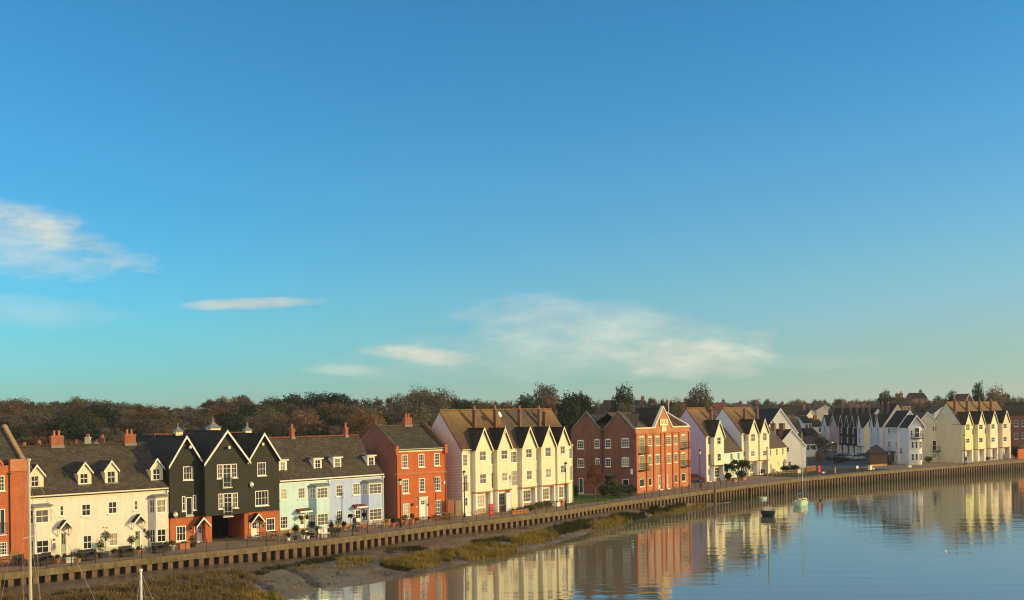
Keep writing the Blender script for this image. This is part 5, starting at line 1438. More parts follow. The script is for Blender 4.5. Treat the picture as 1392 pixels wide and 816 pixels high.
patch(scb, [(-30, 820), (60, 805), (150, 796), (240, 783), (330, 775), (345, 788), (350, 812), (340, 850), (-30, 880)], 2300, .5, 12, .42, wd=.05, lean=.8)
patch(dk_, [(-30, 834), (60, 810), (180, 796), (330, 784), (335, 840), (-30, 860)], 520, .35, 12, .45, lean=.8)
patch(g, [(60, 840), (180, 815), (330, 800), (338, 850), (60, 870)], 160, .42, 8, .4)
tag(g.build('marsh_grass', M['blade'], weld=False, uv=False), kind='stuff', label='ochre green marsh grass in tufts on the mud', cat='grass')
tag(dk_.build('marsh_weed', M['blade_dark'], weld=False, uv=False), kind='stuff', label='dark green weed on the mud at the foot of the quay', cat='ground cover')
tag(scb.build('saltmarsh_scrub', M['scrub'], weld=False, uv=False), kind='stuff', label='brown saltmarsh scrub in the lower left corner', cat='ground cover')
# ================================================================= trees
def crown_leaves(seed, kind, n, size, shape=(3.2, 3.2, 3.6), cz=6.2, lobes=14):
    """leaf clumps spread through a lobed, uneven crown"""
    r = random.Random(seed); mb = MB(); L = []
    for i in range(lobes):
        a = i * 2.39996 + r.uniform(-.5, .5); u = -.85 + 1.8 * (i + .5) / lobes + r.uniform(-.12, .12); u = max(-.95, min(.97, u)); q = sqrt(max(0, 1 - abs(u) ** (3.2 if kind in ('dark', 'round') else 2.2))); k = r.uniform(.52, .84)
        if i % 5 == 4: k *= .45
        L.append((Vector((cos(a) * q * shape[0] * k, sin(a) * q * shape[1] * k, cz + u * shape[2] * (.45 + .35 * k))), r.uniform(.30, .46) * min(shape)))
    if kind in ('dark', 'round'):   # one dense, bumpy dome
        off = Vector((seed % 17, seed % 5, 0))
        for _ in range(n):
            d = Vector((r.gauss(0, 1), r.gauss(0, 1), r.gauss(0, 1))).normalized()
            k = .80 + .30 * mnoise.noise(d * 1.6 + off) + .22 * mnoise.noise(d * 4 + off) + .10 * mnoise.noise(d * 9 + off)
            e_ = (abs(d.x) ** 2.6 + abs(d.y) ** 2.6 + abs(d.z) ** 2.6) ** (-1 / 2.6)
            p = d * e_ * k * (r.random() ** .28); p = Vector((p.x * shape[0], p.y * shape[1], cz + p.z * shape[2]))
            s_ = size * r.uniform(.55, 1.25); m = (d + Vector((r.gauss(0, .7), r.gauss(0, .7), r.gauss(0, .7) + .3))).normalized()
            t = m.orthogonal().normalized(); t = (Matrix.Rotation(r.random() * 6.28, 3, m) @ t); b = m.cross(t)
            mb.mesh([p + t * s_, p + b * s_ * .6, p - t * s_ * .9, p - b * s_ * .65], [(0, 1, 2, 3)])
        return mb, L
    core = (Vector((0, 0, cz)), .74 * min(shape))
    for c, rad in [core, core, core] + L:
        for _ in range(n // (lobes + 3)):
            d = Vector((r.gauss(0, 1), r.gauss(0, 1), r.gauss(0, 1))).normalized()
            p = c + d * rad * (r.random() ** .45) * r.uniform(.75, 1.15)
            s_ = size * r.uniform(.55, 1.25); m = (d + Vector((r.gauss(0, .8), r.gauss(0, .8), r.gauss(0, .8) + .3))).normalized()
            t = m.orthogonal().normalized(); t = (Matrix.Rotation(r.random() * 6.28, 3, m) @ t); b = m.cross(t)
            mb.mesh([p + t * s_, p + b * s_ * .6, p - t * s_ * .9, p - b * s_ * .65], [(0, 1, 2, 3)])
    return mb, L
def trunk_mesh(seed, L, h0=5.5, r0=.32, limbs=7):
    r = random.Random(seed); mb = MB(); top = Vector((r.uniform(-.3, .3), r.uniform(-.3, .3), h0))
    midp = Vector((top.x * .4, top.y * .4, h0 * .45))
    mb.tube((0, 0, -.6), midp, r0 * 1.15, r0 * .8, 7); mb.tube(midp, top, r0 * .8, r0 * .4, 7)
    for c, rad in L[:limbs]:
        st = midp.lerp(top, r.random()); k = st.lerp(c, .5) + Vector((0, 0, .3))
        mb.tube(st, k, r0 * .38, r0 * .24, 5); mb.tube(k, c, r0 * .24, r0 * .06, 5)
    return mb
def bare_crown(seed, h=9.5, spread=3.4, n0=9, twigs=1500, r0=.22, tw=.022, start=.28):
    """branching winter crown of limbs and fine twigs"""
    r = random.Random(seed); lim = MB(); tw_ = MB(); tips = []
    def grow(p, d, l, rad, dep):
        q = p + d * l; lim.tube(p, q, rad, rad * .6, 4)
        if dep == 0: tips.append((q, d)); return
        for _ in range(r.choice((2, 3, 3))):
            a = d.orthogonal().normalized(); a = Matrix.Rotation(r.random() * 6.28, 3, d) @ a
            nd_ = (d + a * r.uniform(.35, .8) + Vector((0, 0, .12))).normalized()
            grow(p.lerp(q, r.uniform(.55, 1)), nd_, l * r.uniform(.6, .85), rad * .58, dep - 1)
    for i in range(n0):
        z = h * (start + .4 * i / n0); a = i * 2.4 + r.random(); d = Vector((cos(a) * .75, sin(a) * .75, .75 + .5 * i / n0)).normalized()
        grow(Vector((0, 0, z)), d, spread * .42 * (1.1 - .35 * i / n0), r0 * .45, 3)
    for _ in range(twigs):
        q, d = r.choice(tips); dd = (d + Vector((r.gauss(0, .55), r.gauss(0, .55), r.gauss(.1, .5)))).normalized()
        l = spread * r.uniform(.12, .34); s_ = dd.orthogonal().normalized(); s_ = (Matrix.Rotation(r.random() * 6.28, 3, dd) @ s_) * tw
        b = q - dd * l * .3
        tw_.mesh([b - s_, b + s_, b + dd * l], [(0, 1, 2)])
    return lim, tw_
PROTO = {}
def make_proto(key):
    kind, v = key
    root = thing({'cedar': 'cedar_tree', 'dark': 'evergreen_tree', 'bare': 'bare_tree', 'redbare': 'bare_tree', 'poplar': 'poplar_tree'}.get(kind, 'oak_tree' if kind in ('russet', 'brown') else 'tree'), None, 'tree')
    sd = hash_(key)
    if kind in ('bare', 'redbare'):
        lim, tw_ = bare_crown(sd, twigs=5200, tw=.035, start=.16 if v >= 5 else .28)
        t = MB(); t.tube((0, 0, -.6), (0, 0, 4.2), .2, .15, 7); t.tube((0, 0, 4.2), (.15, 0, 8.2), .15, .04, 6)
        t.v += []; o = len(t.v)
        tk = t.build('trunk', M['bark' if kind == 'bare' else 'bark_red'], root)
        lim.build('branches', M['bark' if kind == 'bare' else 'bark_red'], root)
        tw_.build('crown', M['twig_grey' if kind == 'bare' else ('twig_rust' if v >= 5 else 'twig_red')], root, weld=False, uv=False)
    elif kind == 'poplar':
        lim, tw_ = bare_crown(sd, h=11, spread=1.5, n0=14, twigs=2200, tw=.03, start=.12)
        t = MB(); t.tube((0, 0, -.6), (0, 0, 10), .2, .03, 7); t.build('trunk', M['bark'], root)
        lim.build('branches', M['bark'], root); tw_.build('crown', M['twig_grey'], root, weld=False, uv=False)
    else:
        P = {'russet': ('leaf_russet', (3.3, 3.3, 3.5), 6.1, 19, 5200, .17), 'brown': ('leaf_brown', (3.5, 3.5, 3.5), 6.1, 20, 5200, .16), 'olive': ('leaf_olive', (3.0, 3.0, 3.7), 6.0, 18, 5000, .17),
             'dark': ('leaf_dark', (3.3, 3.3, 3.9), 5.9, 24, 7000, .18), 'cedar': ('leaf_dark', (3.6, 3.6, 3.4), 6.4, 16, 4200, .2), 'round': ('leaf_brown', (3.4, 3.4, 3.3), 6.6, 24, 6500, .16)}[kind]
        mb, L = crown_leaves(sd, kind, P[4], P[5], P[1], P[2], P[3])
        trunk_mesh(sd + 1, L, 5.8).build('trunk', M['bark'], root)
        mb.build('crown', M[P[0]], root, weld=False, uv=False)
    return root
def hash_(k): return sum(ord(c) * (i + 3) for i, c in enumerate(k[0])) * 7 + k[1] * 131
HT = {'bare': 9.9, 'redbare': 9.9, 'poplar': 13.0}
def tree(kind, v, px, Y, pytop, lab, group=None, width=None, name=None, base=None):
    key = (kind, v)
    if key not in PROTO: PROTO[key] = o = make_proto(key)
    else: o = copy_tree(PROTO[key])
    p = on_y(px, pytop, Y); g = ground_h(p.x, p.y) if base is None else base
    h = max(2.0, p.z - g); s = h / HT.get(kind, 9.9)
    sx = s if width is None else width / 6.2
    o.location = (p.x, p.y, g); o.scale = (sx, sx, s); o.rotation_euler = (0, 0, RND.random() * 6.28)
    tag(o, lab, 'tree', group)
    if name: o.name = name
    return o
# skyline of the wooded slope
SKY = [(-30, 541), (0, 541), (22, 535), (55, 537), (82, 534), (115, 537), (137, 534), (160, 544), (185, 545), (220, 547), (250, 545), (282, 545), (295, 536), (330, 528), (347, 539), (373, 537), (408, 530), (430, 534), (458, 529), (478, 539), (508, 534), (543, 529), (573, 522), (600, 524), (618, 534), (630, 536), (653, 538), (680, 546), (700, 545)]
def skyl(px):
    for (a, b), (c, d) in zip(SKY, SKY[1:]):
        if a <= px <= c: return b + (d - b) * (px - a) / (c - a)
    return SKY[-1][1]
WL = {'russet': 'russet leaved oak among the trees on the wooded slope', 'brown': 'brown leaved oak among the trees on the wooded slope', 'olive': 'dull olive tree among the oaks on the wooded slope',
      'dark': 'dark evergreen among the oaks on the wooded slope', 'bare': 'bare grey branched tree among the oaks on the wooded slope', 'redbare': 'bare reddish tree among the oaks on the wooded slope'}
WK = ['russet'] * 4 + ['brown'] * 7 + ['redbare'] * 2 + ['bare'] * 6 + ['olive'] * 4 + ['dark'] * 2
def woods(x0, x1, step, Y, off, jit, wf=1.15, kinds=WK):
    px = x0 + RND.random() * step
    while px < x1:
        k = RND.choice(kinds); y = skyl(px) + off + RND.uniform(-jit, jit * 1.6)
        YY = Y * RND.uniform(.95, 1.06)
        w = step * YY / FOC * wf * RND.uniform(1.1, 1.5)
        tree(k, RND.randrange(3), px, YY, y, WL[k], 'trees on the wooded slope', width=max(6.0, w * 1.45))
        px += step * RND.uniform(.75, 1.25)
woods(-30, 700, 22, 330, 1, 3)
woods(-30, 700, 23, 285, 9, 4)
woods(-30, 690, 25, 245, 20, 5)
woods(-30, 600, 28, 212, 33, 6)
woods(-30, 590, 32, 182, 47, 6, kinds=['brown', 'bare', 'bare', 'olive', 'dark', 'redbare', 'bare', 'russet'])
for px, Y, y, k, wd, lab in ((290, 300, 534, 'bare', 8, 'pale bare tree breaking the woodland skyline above the black gables'), (330, 300, 527, 'bare', 9, 'tall pale bare tree on the woodland skyline, right of the black gables'), (500, 205, 548, 'russet', 7.5, 'rounded russet oak standing forward of the woods behind the lilac house'), (573, 285, 521, 'brown', 10, 'broad brown oak at the highest point of the woodland skyline'),
    (600, 285, 524, 'brown', 9, 'broad brown oak at the crest of the woods, right of the highest one'), (415, 215, 549, 'russet', 7, 'russet oak over the mint house roof'), (268, 215, 577, 'russet', 3.4, 'small russet tree between the roof cupolas'),
    (632, 260, 534, 'cedar', 8, 'flat topped dark cedar above the cream terrace roof'), (655, 270, 536, 'bare', 6, 'rounded bare tree above the cream terrace roof'), (681, 330, 537, 'bare', 7, 'faint bare tree on the skyline left of the dark evergreens'),
    (672, 230, 546, 'dark', 5, 'low dark evergreen over the cream terrace chimneys'), (702, 260, 531, 'bare', 8, 'greyish bare tree at the left of the dark evergreen clump'),
    (718, 250, 530, 'dark', 8, 'dark evergreen oak in the middle of the clump behind the cream terrace'), (742, 265, 517, 'round', 7, 'tall brown topped oak left of the large dark holm oak'), (748, 255, 531, 'russet', 6, 'rusty leaved tree leaning on the large dark holm oak'),
    (783, 225, 527, 'dark', 9.0, 'large dark holm oak behind the brick works'), (795, 235, 526, 'cedar', 4, 'small tufted pine head on top of the holm oak'), (772, 222, 534, 'dark', 6.5, 'left shoulder of dark holm oak behind the brick works'),
    (847, 250, 518, 'dark', 6.2, 'tall domed dark evergreen above the brick works roof'), (850, 242, 538, 'brown', 4.8, 'brown tree in front of the domed evergreen'), (868, 330, 534, 'bare', 6, 'slim bare tree right of the domed evergreen'),
    (887, 300, 530, 'bare', 6.5, 'round bare tree between the domed evergreen and the brick gable'), (906, 300, 534, 'redbare', 6, 'reddish bare tree above the brick works gable'), (921, 320, 537, 'brown', 5, 'small brown tree left of the round topped oak'),
    (951, 255, 521, 'round', 7.0, 'big round topped brown oak above the lavender sided house'), (815, 280, 538, 'bare', 5, 'thin bare tree between the two dark evergreens'),
    (1204, 330, 528, 'dark', 4.6, 'dark domed evergreen over the shaded row roofs'), (1294, 320, 527, 'dark', 4.8, 'dark pointed evergreen behind the olive gable'), (1329, 330, 516, 'dark', 4.0, 'tall stone pine with a round dark head over the yellow terrace'),
    (1352, 330, 520, 'brown', 8, 'broad bare brown oak over the pink town house'), (1366, 335, 525, 'bare', 7, 'grey bare tree over the dark brick block'), (1389, 300, 506, 'poplar', 3.6, 'tall narrow poplar at the right edge'), (1312, 320, 533, 'bare', 6, 'low grey tree left of the stone pine'),
    (1233, 330, 530, 'bare', 6, 'bare tree right of the domed evergreen above the shaded row'), (1280, 340, 535, 'bare', 7, 'grey bare tree left of the pointed evergreen')):
    tree(k, RND.randrange(3), px, Y, y, lab, None, width=wd)
# distant tree line over the old town
FL_ = {'bare': 'bare tree in the far tree line over the old town', 'brown': 'brown tree in the far tree line over the old town', 'olive': 'dull green tree in the far tree line over the old town', 'dark': 'dark evergreen in the far tree line over the old town'}
for Y, off, st in ((620, 0, 8.5), (520, 6, 11)):
    px = 930
    while px < 1420:
        k = RND.choice(['bare', 'bare', 'brown', 'brown', 'olive', 'dark'])
        base_y = 543 - 5 * max(0, min(1, (px - 1060) / 200)) + off + RND.uniform(-2.5, 2.5)
        tree(k, RND.randrange(3), px, Y * RND.uniform(.95, 1.05), base_y, FL_[k], 'far tree line over the old town', width=RND.uniform(6, 9))
        px += st * RND.uniform(.8, 1.3)
for px in range(690, 930, 13):
    k = RND.choice(['bare', 'brown', 'olive', 'bare'])
    tree(k, RND.randrange(3), px + RND.uniform(-4, 4), RND.uniform(330, 380), RND.uniform(541, 548), {'bare': 'bare tree in the hedge line behind the brick works', 'brown': 'brown tree in the hedge line behind the brick works', 'olive': 'olive green tree in the hedge line behind the brick works'}[k], 'hedge line trees behind the brick works', width=6)
for px in range(1235, 1400, 12):
    k = RND.choice(['bare', 'brown', 'olive', 'bare'])
    tree(k, RND.randrange(3), px + RND.uniform(-4, 4), RND.uniform(300, 350), RND.uniform(533, 542), {'bare': 'bare tree on the slope behind the yellow terrace', 'brown': 'brown tree on the slope behind the yellow terrace', 'olive': 'olive green tree on the slope behind the yellow terrace'}[k], 'trees on the slope behind the yellow terrace', width=6.5)
# trees that stand near the quay
def ground_tree(kind, v, px, pyb, pyt, lab, width, name=None):
    p = at(px, pyb); return tree(kind, v, px, p.y, pyt, lab, None, width, name, base=0.0)
ground_tree('redbare', 5, 808, 679, 613, 'slender red twigged bare tree on the lawn before the brick works', 3.4)
ground_tree('bare', 2, 1112, 640, 609, 'small bare tree beside the parking court', 2.6)
ground_tree('bare', 0, 1112, 626, 584, 'tall bare tree with brownish twigs by the grey house', 4.4)
ground_tree('redbare', 2, 1121, 626, 592, 'brownish bare tree leaning towards the shaded row', 3.6)

# ================================================================= small things on the quay
def bush_mesh(seed, r, h, n, size):
    rr = random.Random(seed); mb = MB()
    for _ in range(n):
        d = Vector((rr.gauss(0, 1), rr.gauss(0, 1), rr.gauss(0, 1))).normalized(); q = rr.random() ** .4
        k = .75 + .35 * mnoise.noise(d * 2 + Vector((seed, 0, 0)))
        p = Vector((d.x * r * q * k, d.y * r * q * k, h / 2 + d.z * h / 2 * q * k)); s_ = size * rr.uniform(.6, 1.3)
        m = (d + Vector((rr.gauss(0, .7), rr.gauss(0, .7), rr.gauss(0, .7)))).normalized(); t = m.orthogonal().normalized(); b = m.cross(t)
        mb.mesh([p + t * s_, p + b * s_ * .6, p - t * s_, p - b * s_ * .6], [(0, 1, 2, 3)])
    return mb
def bush(px, py, w, h, lab, mat='leaf_bush', name='shrub', z=0.0, n=900, size=.10, group=None):
    p = at(px, py, z); root = thing(name, lab, 'shrub' if name != 'hedge' else 'hedge', p, 0, group)
    bush_mesh(int(px * 7), w / 2, h, n, size).build('foliage', M[mat], root, weld=False, uv=False)
    t = MB()
    for i in range(4): t.tube((0, 0, -.05), ((i % 2 - .5) * w * .4, (i // 2 - .5) * w * .4, h * .6), .03, .012, 5)
    t.build('stem', M['bark'], root)
    return root
for a in ((822, 675.5, 2.6, 2.0, 'olive shrub nearest the bare tree in front of the brick works'), (833, 674.5, 2.8, 2.7, 'tall brownish shrub in the middle of the brick works bed'), (846, 674, 2.4, 1.9, 'low dense shrub under the dark ground floor window'), (857, 673.5, 2.4, 1.8, 'low green shrub at the corner of the lit brick front'), (838, 676.5, 2.6, 1.3, 'low spreading green shrub on the lawn edge')): bush(*a, n=1100, size=.12)
bush(782, 677.5, 1.6, 2.2, 'dark shrub by the works door at the end of the cream terrace', 'leaf_topiary')
for a in ((1008, 651, 2.6, 1.7, 'dark rounded bush in front of the low mint cottage'), (990, 653.5, 1.8, 1.6, 'dark bush at the corner of the lavender sided house front'), (1032, 645.5, 3.0, 1.3, 'low dark hedge before the blue sided pair'), (1068, 642.5, 2.8, 1.6, 'low rounded bush at the yellow cottage corner'), (1080, 640, 2.6, 1.3, 'low dark bush under the small white gable')): bush(*a, mat='leaf_topiary', n=800, size=.11)
bush(1262, 629.5, 2.2, 1.7, 'bright green bush at the foot of the cream quay house', 'leaf_green')
bush(1380.5, 624, 2.6, 3.3, 'dark clipped yew mound beside the dark brick block', 'leaf_topiary', n=1600, size=.12)
bush(1342, 626, 3.2, 1.0, 'low green planting before the pale cream town house', 'leaf_bush')
bush(1140, 629.5, 7.0, 1.6, 'dark hedge along the parking court', 'leaf_topiary', name='hedge', n=2200, size=.14)
# spiky palms lit by the sun
def palm(px, py, h, w, lab):
    p = at(px, py); root = thing('palm', lab, 'palm tree', p, 0, None); rr = random.Random(int(px))
    t = MB()
    for k in range(2): t.tube((0, 0, 0), ((k - .5) * w * .5, 0, h * .62), .1, .07, 6)
    t.build('trunk', M['bark'], root); mb = MB()
    for k in range(2):
        c = Vector(((k - .5) * w * .5, 0, h * .65))
        for _ in range(150):
            d = Vector((rr.gauss(0, 1), rr.gauss(0, 1), rr.gauss(.35, .7))).normalized(); L_ = w * .42 * rr.uniform(.7, 1.1); s_ = d.cross(Vector((0, 0, 1))).normalized() * .06
            m_ = c + d * L_ * .6 + Vector((0, 0, .05)); e_ = c + d * L_ + Vector((0, 0, -.25 * L_))
            mb.mesh([c - s_ * .4, c + s_ * .4, m_ + s_, e_, m_ - s_], [(0, 1, 2, 3, 4)])
    mb.build('fronds', M['leaf_green'], root, weld=False, uv=False)
palm(985, 652.5, 3.4, 2.6, 'spiky green palm between the gabled house and the low mint cottage')
palm(1004, 650, 3.7, 3.6, 'broad spiky green palm in front of the low mint cottage')
# pots with plants
def potted(px, py, pr, ph, fw, fh, lab, mat='leaf_bush', potm='terracotta', stem=0.0, n=420, size=.06, square=False):
    p = at(px, py); root = thing('potted_plant', lab, 'potted plant', p, 0, 'potted plants along the quay')
    m = MB()
    if square: m.box(-pr, pr, -pr, pr, 0, ph)
    else: m.lathe([(pr * .68, 0), (pr * .8, ph * .4), (pr * .95, ph * .85), (pr * 1.08, ph * .86), (pr * 1.08, ph), (pr * .9, ph), (pr * .88, ph * .9)], n=12)
    m.build('pot', M[potm], root)
    f_ = bush_mesh(int(px * 13 + py), fw / 2, fh, n, size).build('foliage', M[mat], root, weld=False, uv=False); f_.location = (0, 0, ph * .9 + stem)
    if stem or True:
        t = MB(); t.tube((0, 0, ph * .5), (0, 0, ph + stem + fh * .4), .03, .02, 5); t.build('stem', M['bark'], root)
    return root
PL = [
    (88, 764.8, .2, .35, .5, .5, 'small bronze plant in a pot left of the first grey door', 'leaf_olive', 'terracotta'),
    (99, 763.5, .2, .3, .6, .6, 'spiky dark plant in a pot right of the first grey door', 'leaf_topiary', 'dark_wicker'),
    (128, 760.5, .2, .35, .6, .6, 'low bushy plant left of the cordyline tub', 'leaf_bush', 'terracotta'),
    (155, 757.5, .22, .35, .6, .5, 'low grey green plant right of the cordyline tub', 'leaf_bush', 'galv_metal'),
    (188.5, 753.5, .2, .35, .5, .45, 'small plant at the step of the second grey door', 'leaf_olive', 'terracotta'),
    (226, 749.5, .24, .4, .7, .6, 'leafy plant at the corner of white terrace and black boards', 'leaf_bush', 'dark_wicker'),
    (392, 735, .2, .3, .5, .6, 'little white flowered pot by the dark bench at the mint house', 'leaf_bush', 'trim_white'),
    (412, 733, .2, .35, .6, .8, 'feathery plant in a white pot at the mint house door', 'leaf_green', 'trim_white'),
    (418.5, 732.5, .18, .3, .45, .45, 'small plant in a white pot right of the mint house door', 'leaf_bush', 'trim_white'),
    (450, 727, .24, .4, .9, 1.3, 'dark upright shrub below the joint of mint and lilac renders', 'leaf_topiary', 'dark_wicker'),
    (468, 721.5, .2, .35, .7, .8, 'rounded green shrub under the lilac ground floor window', 'leaf_bush', 'terracotta'),
    (543, 714.5, .18, .3, .6, .6, 'small leafy pot near the corner of the orange brick house', 'leaf_bush', 'terracotta'),
    (566, 711.5, .16, .28, .4, .35, 'tiny terracotta pot left of the panelled front door step', 'leaf_bush', 'terracotta'),
    (583.5, 709.5, .16, .28, .4, .35, 'tiny terracotta pot right of the panelled front door step', 'leaf_bush', 'terracotta'),
    (636, 700, .2, .35, .5, .5, 'small pot plant at the first cream town house door', 'leaf_bush', 'terracotta'),
    (676, 693.5, .2, .35, .5, .9, 'upright pot plant beside the second cream house window', 'leaf_bush', 'terracotta'),
    (701, 690, .22, .4, .7, .9, 'leafy pot plant near the grey screen panel', 'leaf_green', 'dark_wicker'),
    (740, 686, .22, .35, .7, .8, 'leafy pot plant below the yellow porch front', 'leaf_bush', 'terracotta'),
    (753, 684, .22, .35, .6, .6, 'small bronze pot plant near the lawn end door', 'leaf_olive', 'terracotta'),
    (107, 764.5, .2, .35, .6, .7, 'small green plant in a terracotta pot left of the first white door', 'leaf_bush', 'terracotta'),
    (78, 766, .22, .42, .5, .4, 'small orange terracotta pot by the dark garden sofa', 'leaf_bush', 'terracotta'),
    (137, 759, .3, .45, 1.15, 1.5, 'bushy green cordyline in a tub before the white terrace', 'leaf_green', 'dark_wicker'),
    (144, 757, .25, .4, 1.2, 1.4, 'grey leaved bay tree behind the bushy cordyline, white terrace', 'leaf_bush', 'galv_metal', .8),
    (179, 753.5, .27, .45, 1.0, 1.1, 'round olive tree in a pot left of the second grey door', 'leaf_bush', 'dark_wicker', .35),
    (201.5, 751, .26, .5, .8, 1.2, 'slim olive tree in a pale tub right of the second grey door', 'leaf_bush', 'galv_metal', .55),
    (234, 748.5, .34, .5, .8, .5, 'yellow green plant in a square grey planter by the first black house', 'leaf_green', 'galv_metal'),
    (262, 744, .35, .35, 1.1, .95, 'brownish rounded shrub in a pot beside the first black house door', 'leaf_olive', 'dark_wicker'),
    (402, 734, .24, .4, .95, 1.0, 'dark bushy plant in a pot at the mint house door', 'leaf_topiary', 'dark_wicker', .3),
    (424, 730.5, .26, .4, 1.25, 1.1, 'dark green shrub in a pot below the mint bay', 'leaf_topiary', 'dark_wicker', .35),
    (432, 729.5, .22, .35, .8, .9, 'green bushy plant next to the white chairs below the mint bay', 'leaf_bush', 'terracotta'),
    (460, 724, .32, .45, 1.3, 1.6, 'tall dense bush in a tub between the mint and lilac houses', 'leaf_bush', 'dark_wicker'),
    (476.5, 719.5, .22, .4, .75, .6, 'clipped ball topiary left of the lilac house door', 'leaf_topiary', 'terracotta', .75),
    (495, 717.5, .22, .4, .75, .6, 'clipped ball topiary right of the lilac house door', 'leaf_topiary', 'terracotta', .75),
    (527.5, 715, .28, .75, .8, .75, 'rounded pale green plant in a tall terracotta urn by the brown side wall', 'leaf_bush', 'terracotta'),
    (534.5, 716.5, .26, .4, .7, .7, 'small dark conifer in a terracotta pot by the brown side wall', 'leaf_topiary', 'terracotta'),
    (551, 713.5, .24, .3, 1.3, 1.0, 'spreading green plant left of the panelled front door', 'leaf_green', 'terracotta'),
    (560.5, 713, .23, .55, .7, .85, 'bronze leaved plant in a terracotta pot by the panelled front door', 'leaf_olive', 'terracotta'),
    (713, 690, .28, .45, .8, .6, 'round standard bay tree outside the middle cream house', 'leaf_green', 'galv_metal', .9),
    (685.5, 692, .25, .45, .7, .6, 'round topiary by the grey screen outside the second cream house', 'leaf_topiary', 'dark_wicker', .8),
    (727.5, 687, .25, .45, .6, .6, 'small clipped tree outside the yellow fronted cream house', 'leaf_bush', 'dark_wicker', .8),
    (655.5, 696, .22, .35, .5, .5, 'little green plant between the two orange garden chairs', 'leaf_bush', 'terracotta'),
    (761, 684, .25, .3, .9, .7, 'low pots of dry plants at the last cream house door', 'leaf_olive', 'terracotta'),
]
for t in PL:
    a = list(t) + ([0.0] if len(t) < 10 else []); potted(a[0], a[1], a[2], a[3], a[4], a[5], a[6], a[7], a[8], a[9])
for px, py, w, h, lab in ((722, 695, 2.0, .9, 'twiggy brown planting before the middle cream house'), (733, 691.5, 2.2, 1.0, 'brown winter bed plants before the yellow fronted cream house'), (744, 690.5, 2.4, 1.1, 'dark bushy bed near the lawn, end of the cream terrace')): bush(px, py, w, h, lab, 'leaf_olive' if px < 740 else 'leaf_bush', n=700, size=.08)

def planter(px, py, w, lab, ang):
    p = at(px, py); root = thing('planter', lab, 'planter', p, ang, 'orange wooden planter boxes')
    m = MB(); m.box(-w / 2, w / 2, -.25, .25, 0, .5)
    for x in (-w / 2 + .03, w / 2 - .03): m.box(x - .05, x + .05, -.28, -.252, 0, .54)
    m.build('box', M['orange_wood'], root)
    bush_mesh(int(px * 3), w * .45, .35, 160, .06).build('foliage', M['leaf_olive'], root, weld=False, uv=False).location = (0, 0, .42)
for i, px in enumerate((697.5, 703.2, 708.6, 713.2)): planter(px, 699.6 - i * .85, .72, 'orange planter box, %s of four outside the middle cream house' % ('leftmost', 'second from left', 'third from left', 'rightmost')[i], FE.ang - .25)
planter(998.5, 655.2, 1.0, 'orange wooden planter left of two before the low mint cottage', FH.ang); planter(1011, 652.8, 1.3, 'larger orange wooden planter right of two before the low mint cottage', FH.ang)

# furniture
def picnic(px, py, lab, ang, s=1.0, mat='old_wood'):
    p = at(px, py); root = thing('picnic_table', lab, 'picnic table', p, ang, 'picnic tables on the quay'); root.scale = (s, s, s)
    m = MB()
    for i in range(5): m.box(-.9, .9, -.36 + i * .15, -.23 + i * .15, .70, .74)
    m.build('tabletop', M[mat], root)
    for sg in (-1, 1):
        m = MB(); m.box(-.9, .9, sg * .72 - .13, sg * .72 + .13, .42, .46); m.build('bench', M[mat], root)
        m = MB(); x = sg * .62
        m.tube((x, -.62, 0), (x, -.2, .7), .04, n=4); m.tube((x, .62, 0), (x, .2, .7), .04, n=4); m.box(x - .03, x + .03, -.8, .8, .36, .42); m.build('leg', M[mat], root)
def bench(px, py, lab, ang, mat='old_wood', w=1.4):
    p = at(px, py); root = thing('bench', lab, 'bench', p, ang, 'garden benches on the quay')
    m = MB()
    for i in range(3): m.box(-w / 2, w / 2, -.22 + i * .15, -.09 + i * .15, .42, .46)
    m.build('seat', M[mat], root)
    m = MB()
    for i in range(3): m.box(-w / 2, w / 2, .22, .26, .52 + i * .14, .62 + i * .14)
    m.build('backrest', M[mat], root)
    for x in (-w / 2 + .06, w / 2 - .06):
        m = MB(); m.box(x - .04, x + .04, -.22, -.14, 0, .6); m.box(x - .04, x + .04, .2, .27, 0, .95); m.box(x - .04, x + .04, -.22, .2, .6, .65); m.build('leg', M[mat], root)
def chair(px, py, lab, ang, mat='dark_wicker', h=.95):
    p = at(px, py); root = thing('garden_chair', lab, 'chair', p, ang, 'garden chairs on the quay')
    m = MB(); m.box(-.25, .25, -.25, .25, .40, .46); m.build('seat', M[mat], root)
    m = MB(); m.box(-.25, .25, .2, .26, .46, h); m.build('backrest', M[mat], root)
    for sx_ in (-1, 1):
        for sy in (-1, 1): m = MB(); m.box(sx_ * .22 - .025, sx_ * .22 + .025, sy * .22 - .025, sy * .22 + .025, 0, .4); m.build('leg', M[mat], root)
def table(px, py, lab, ang, mat='old_wood', w=.9, h=.72):
    p = at(px, py); root = thing('garden_table', lab, 'table', p, ang, 'garden tables on the quay')
    m = MB(); m.box(-w / 2, w / 2, -.4, .4, h - .05, h); m.build('tabletop', M[mat], root)
    for sx_ in (-1, 1):
        for sy in (-1, 1): m = MB(); x, y = sx_ * (w / 2 - .06), sy * .34; m.box(x - .03, x + .03, y - .03, y + .03, 0, h - .05); m.build('leg', M[mat], root)
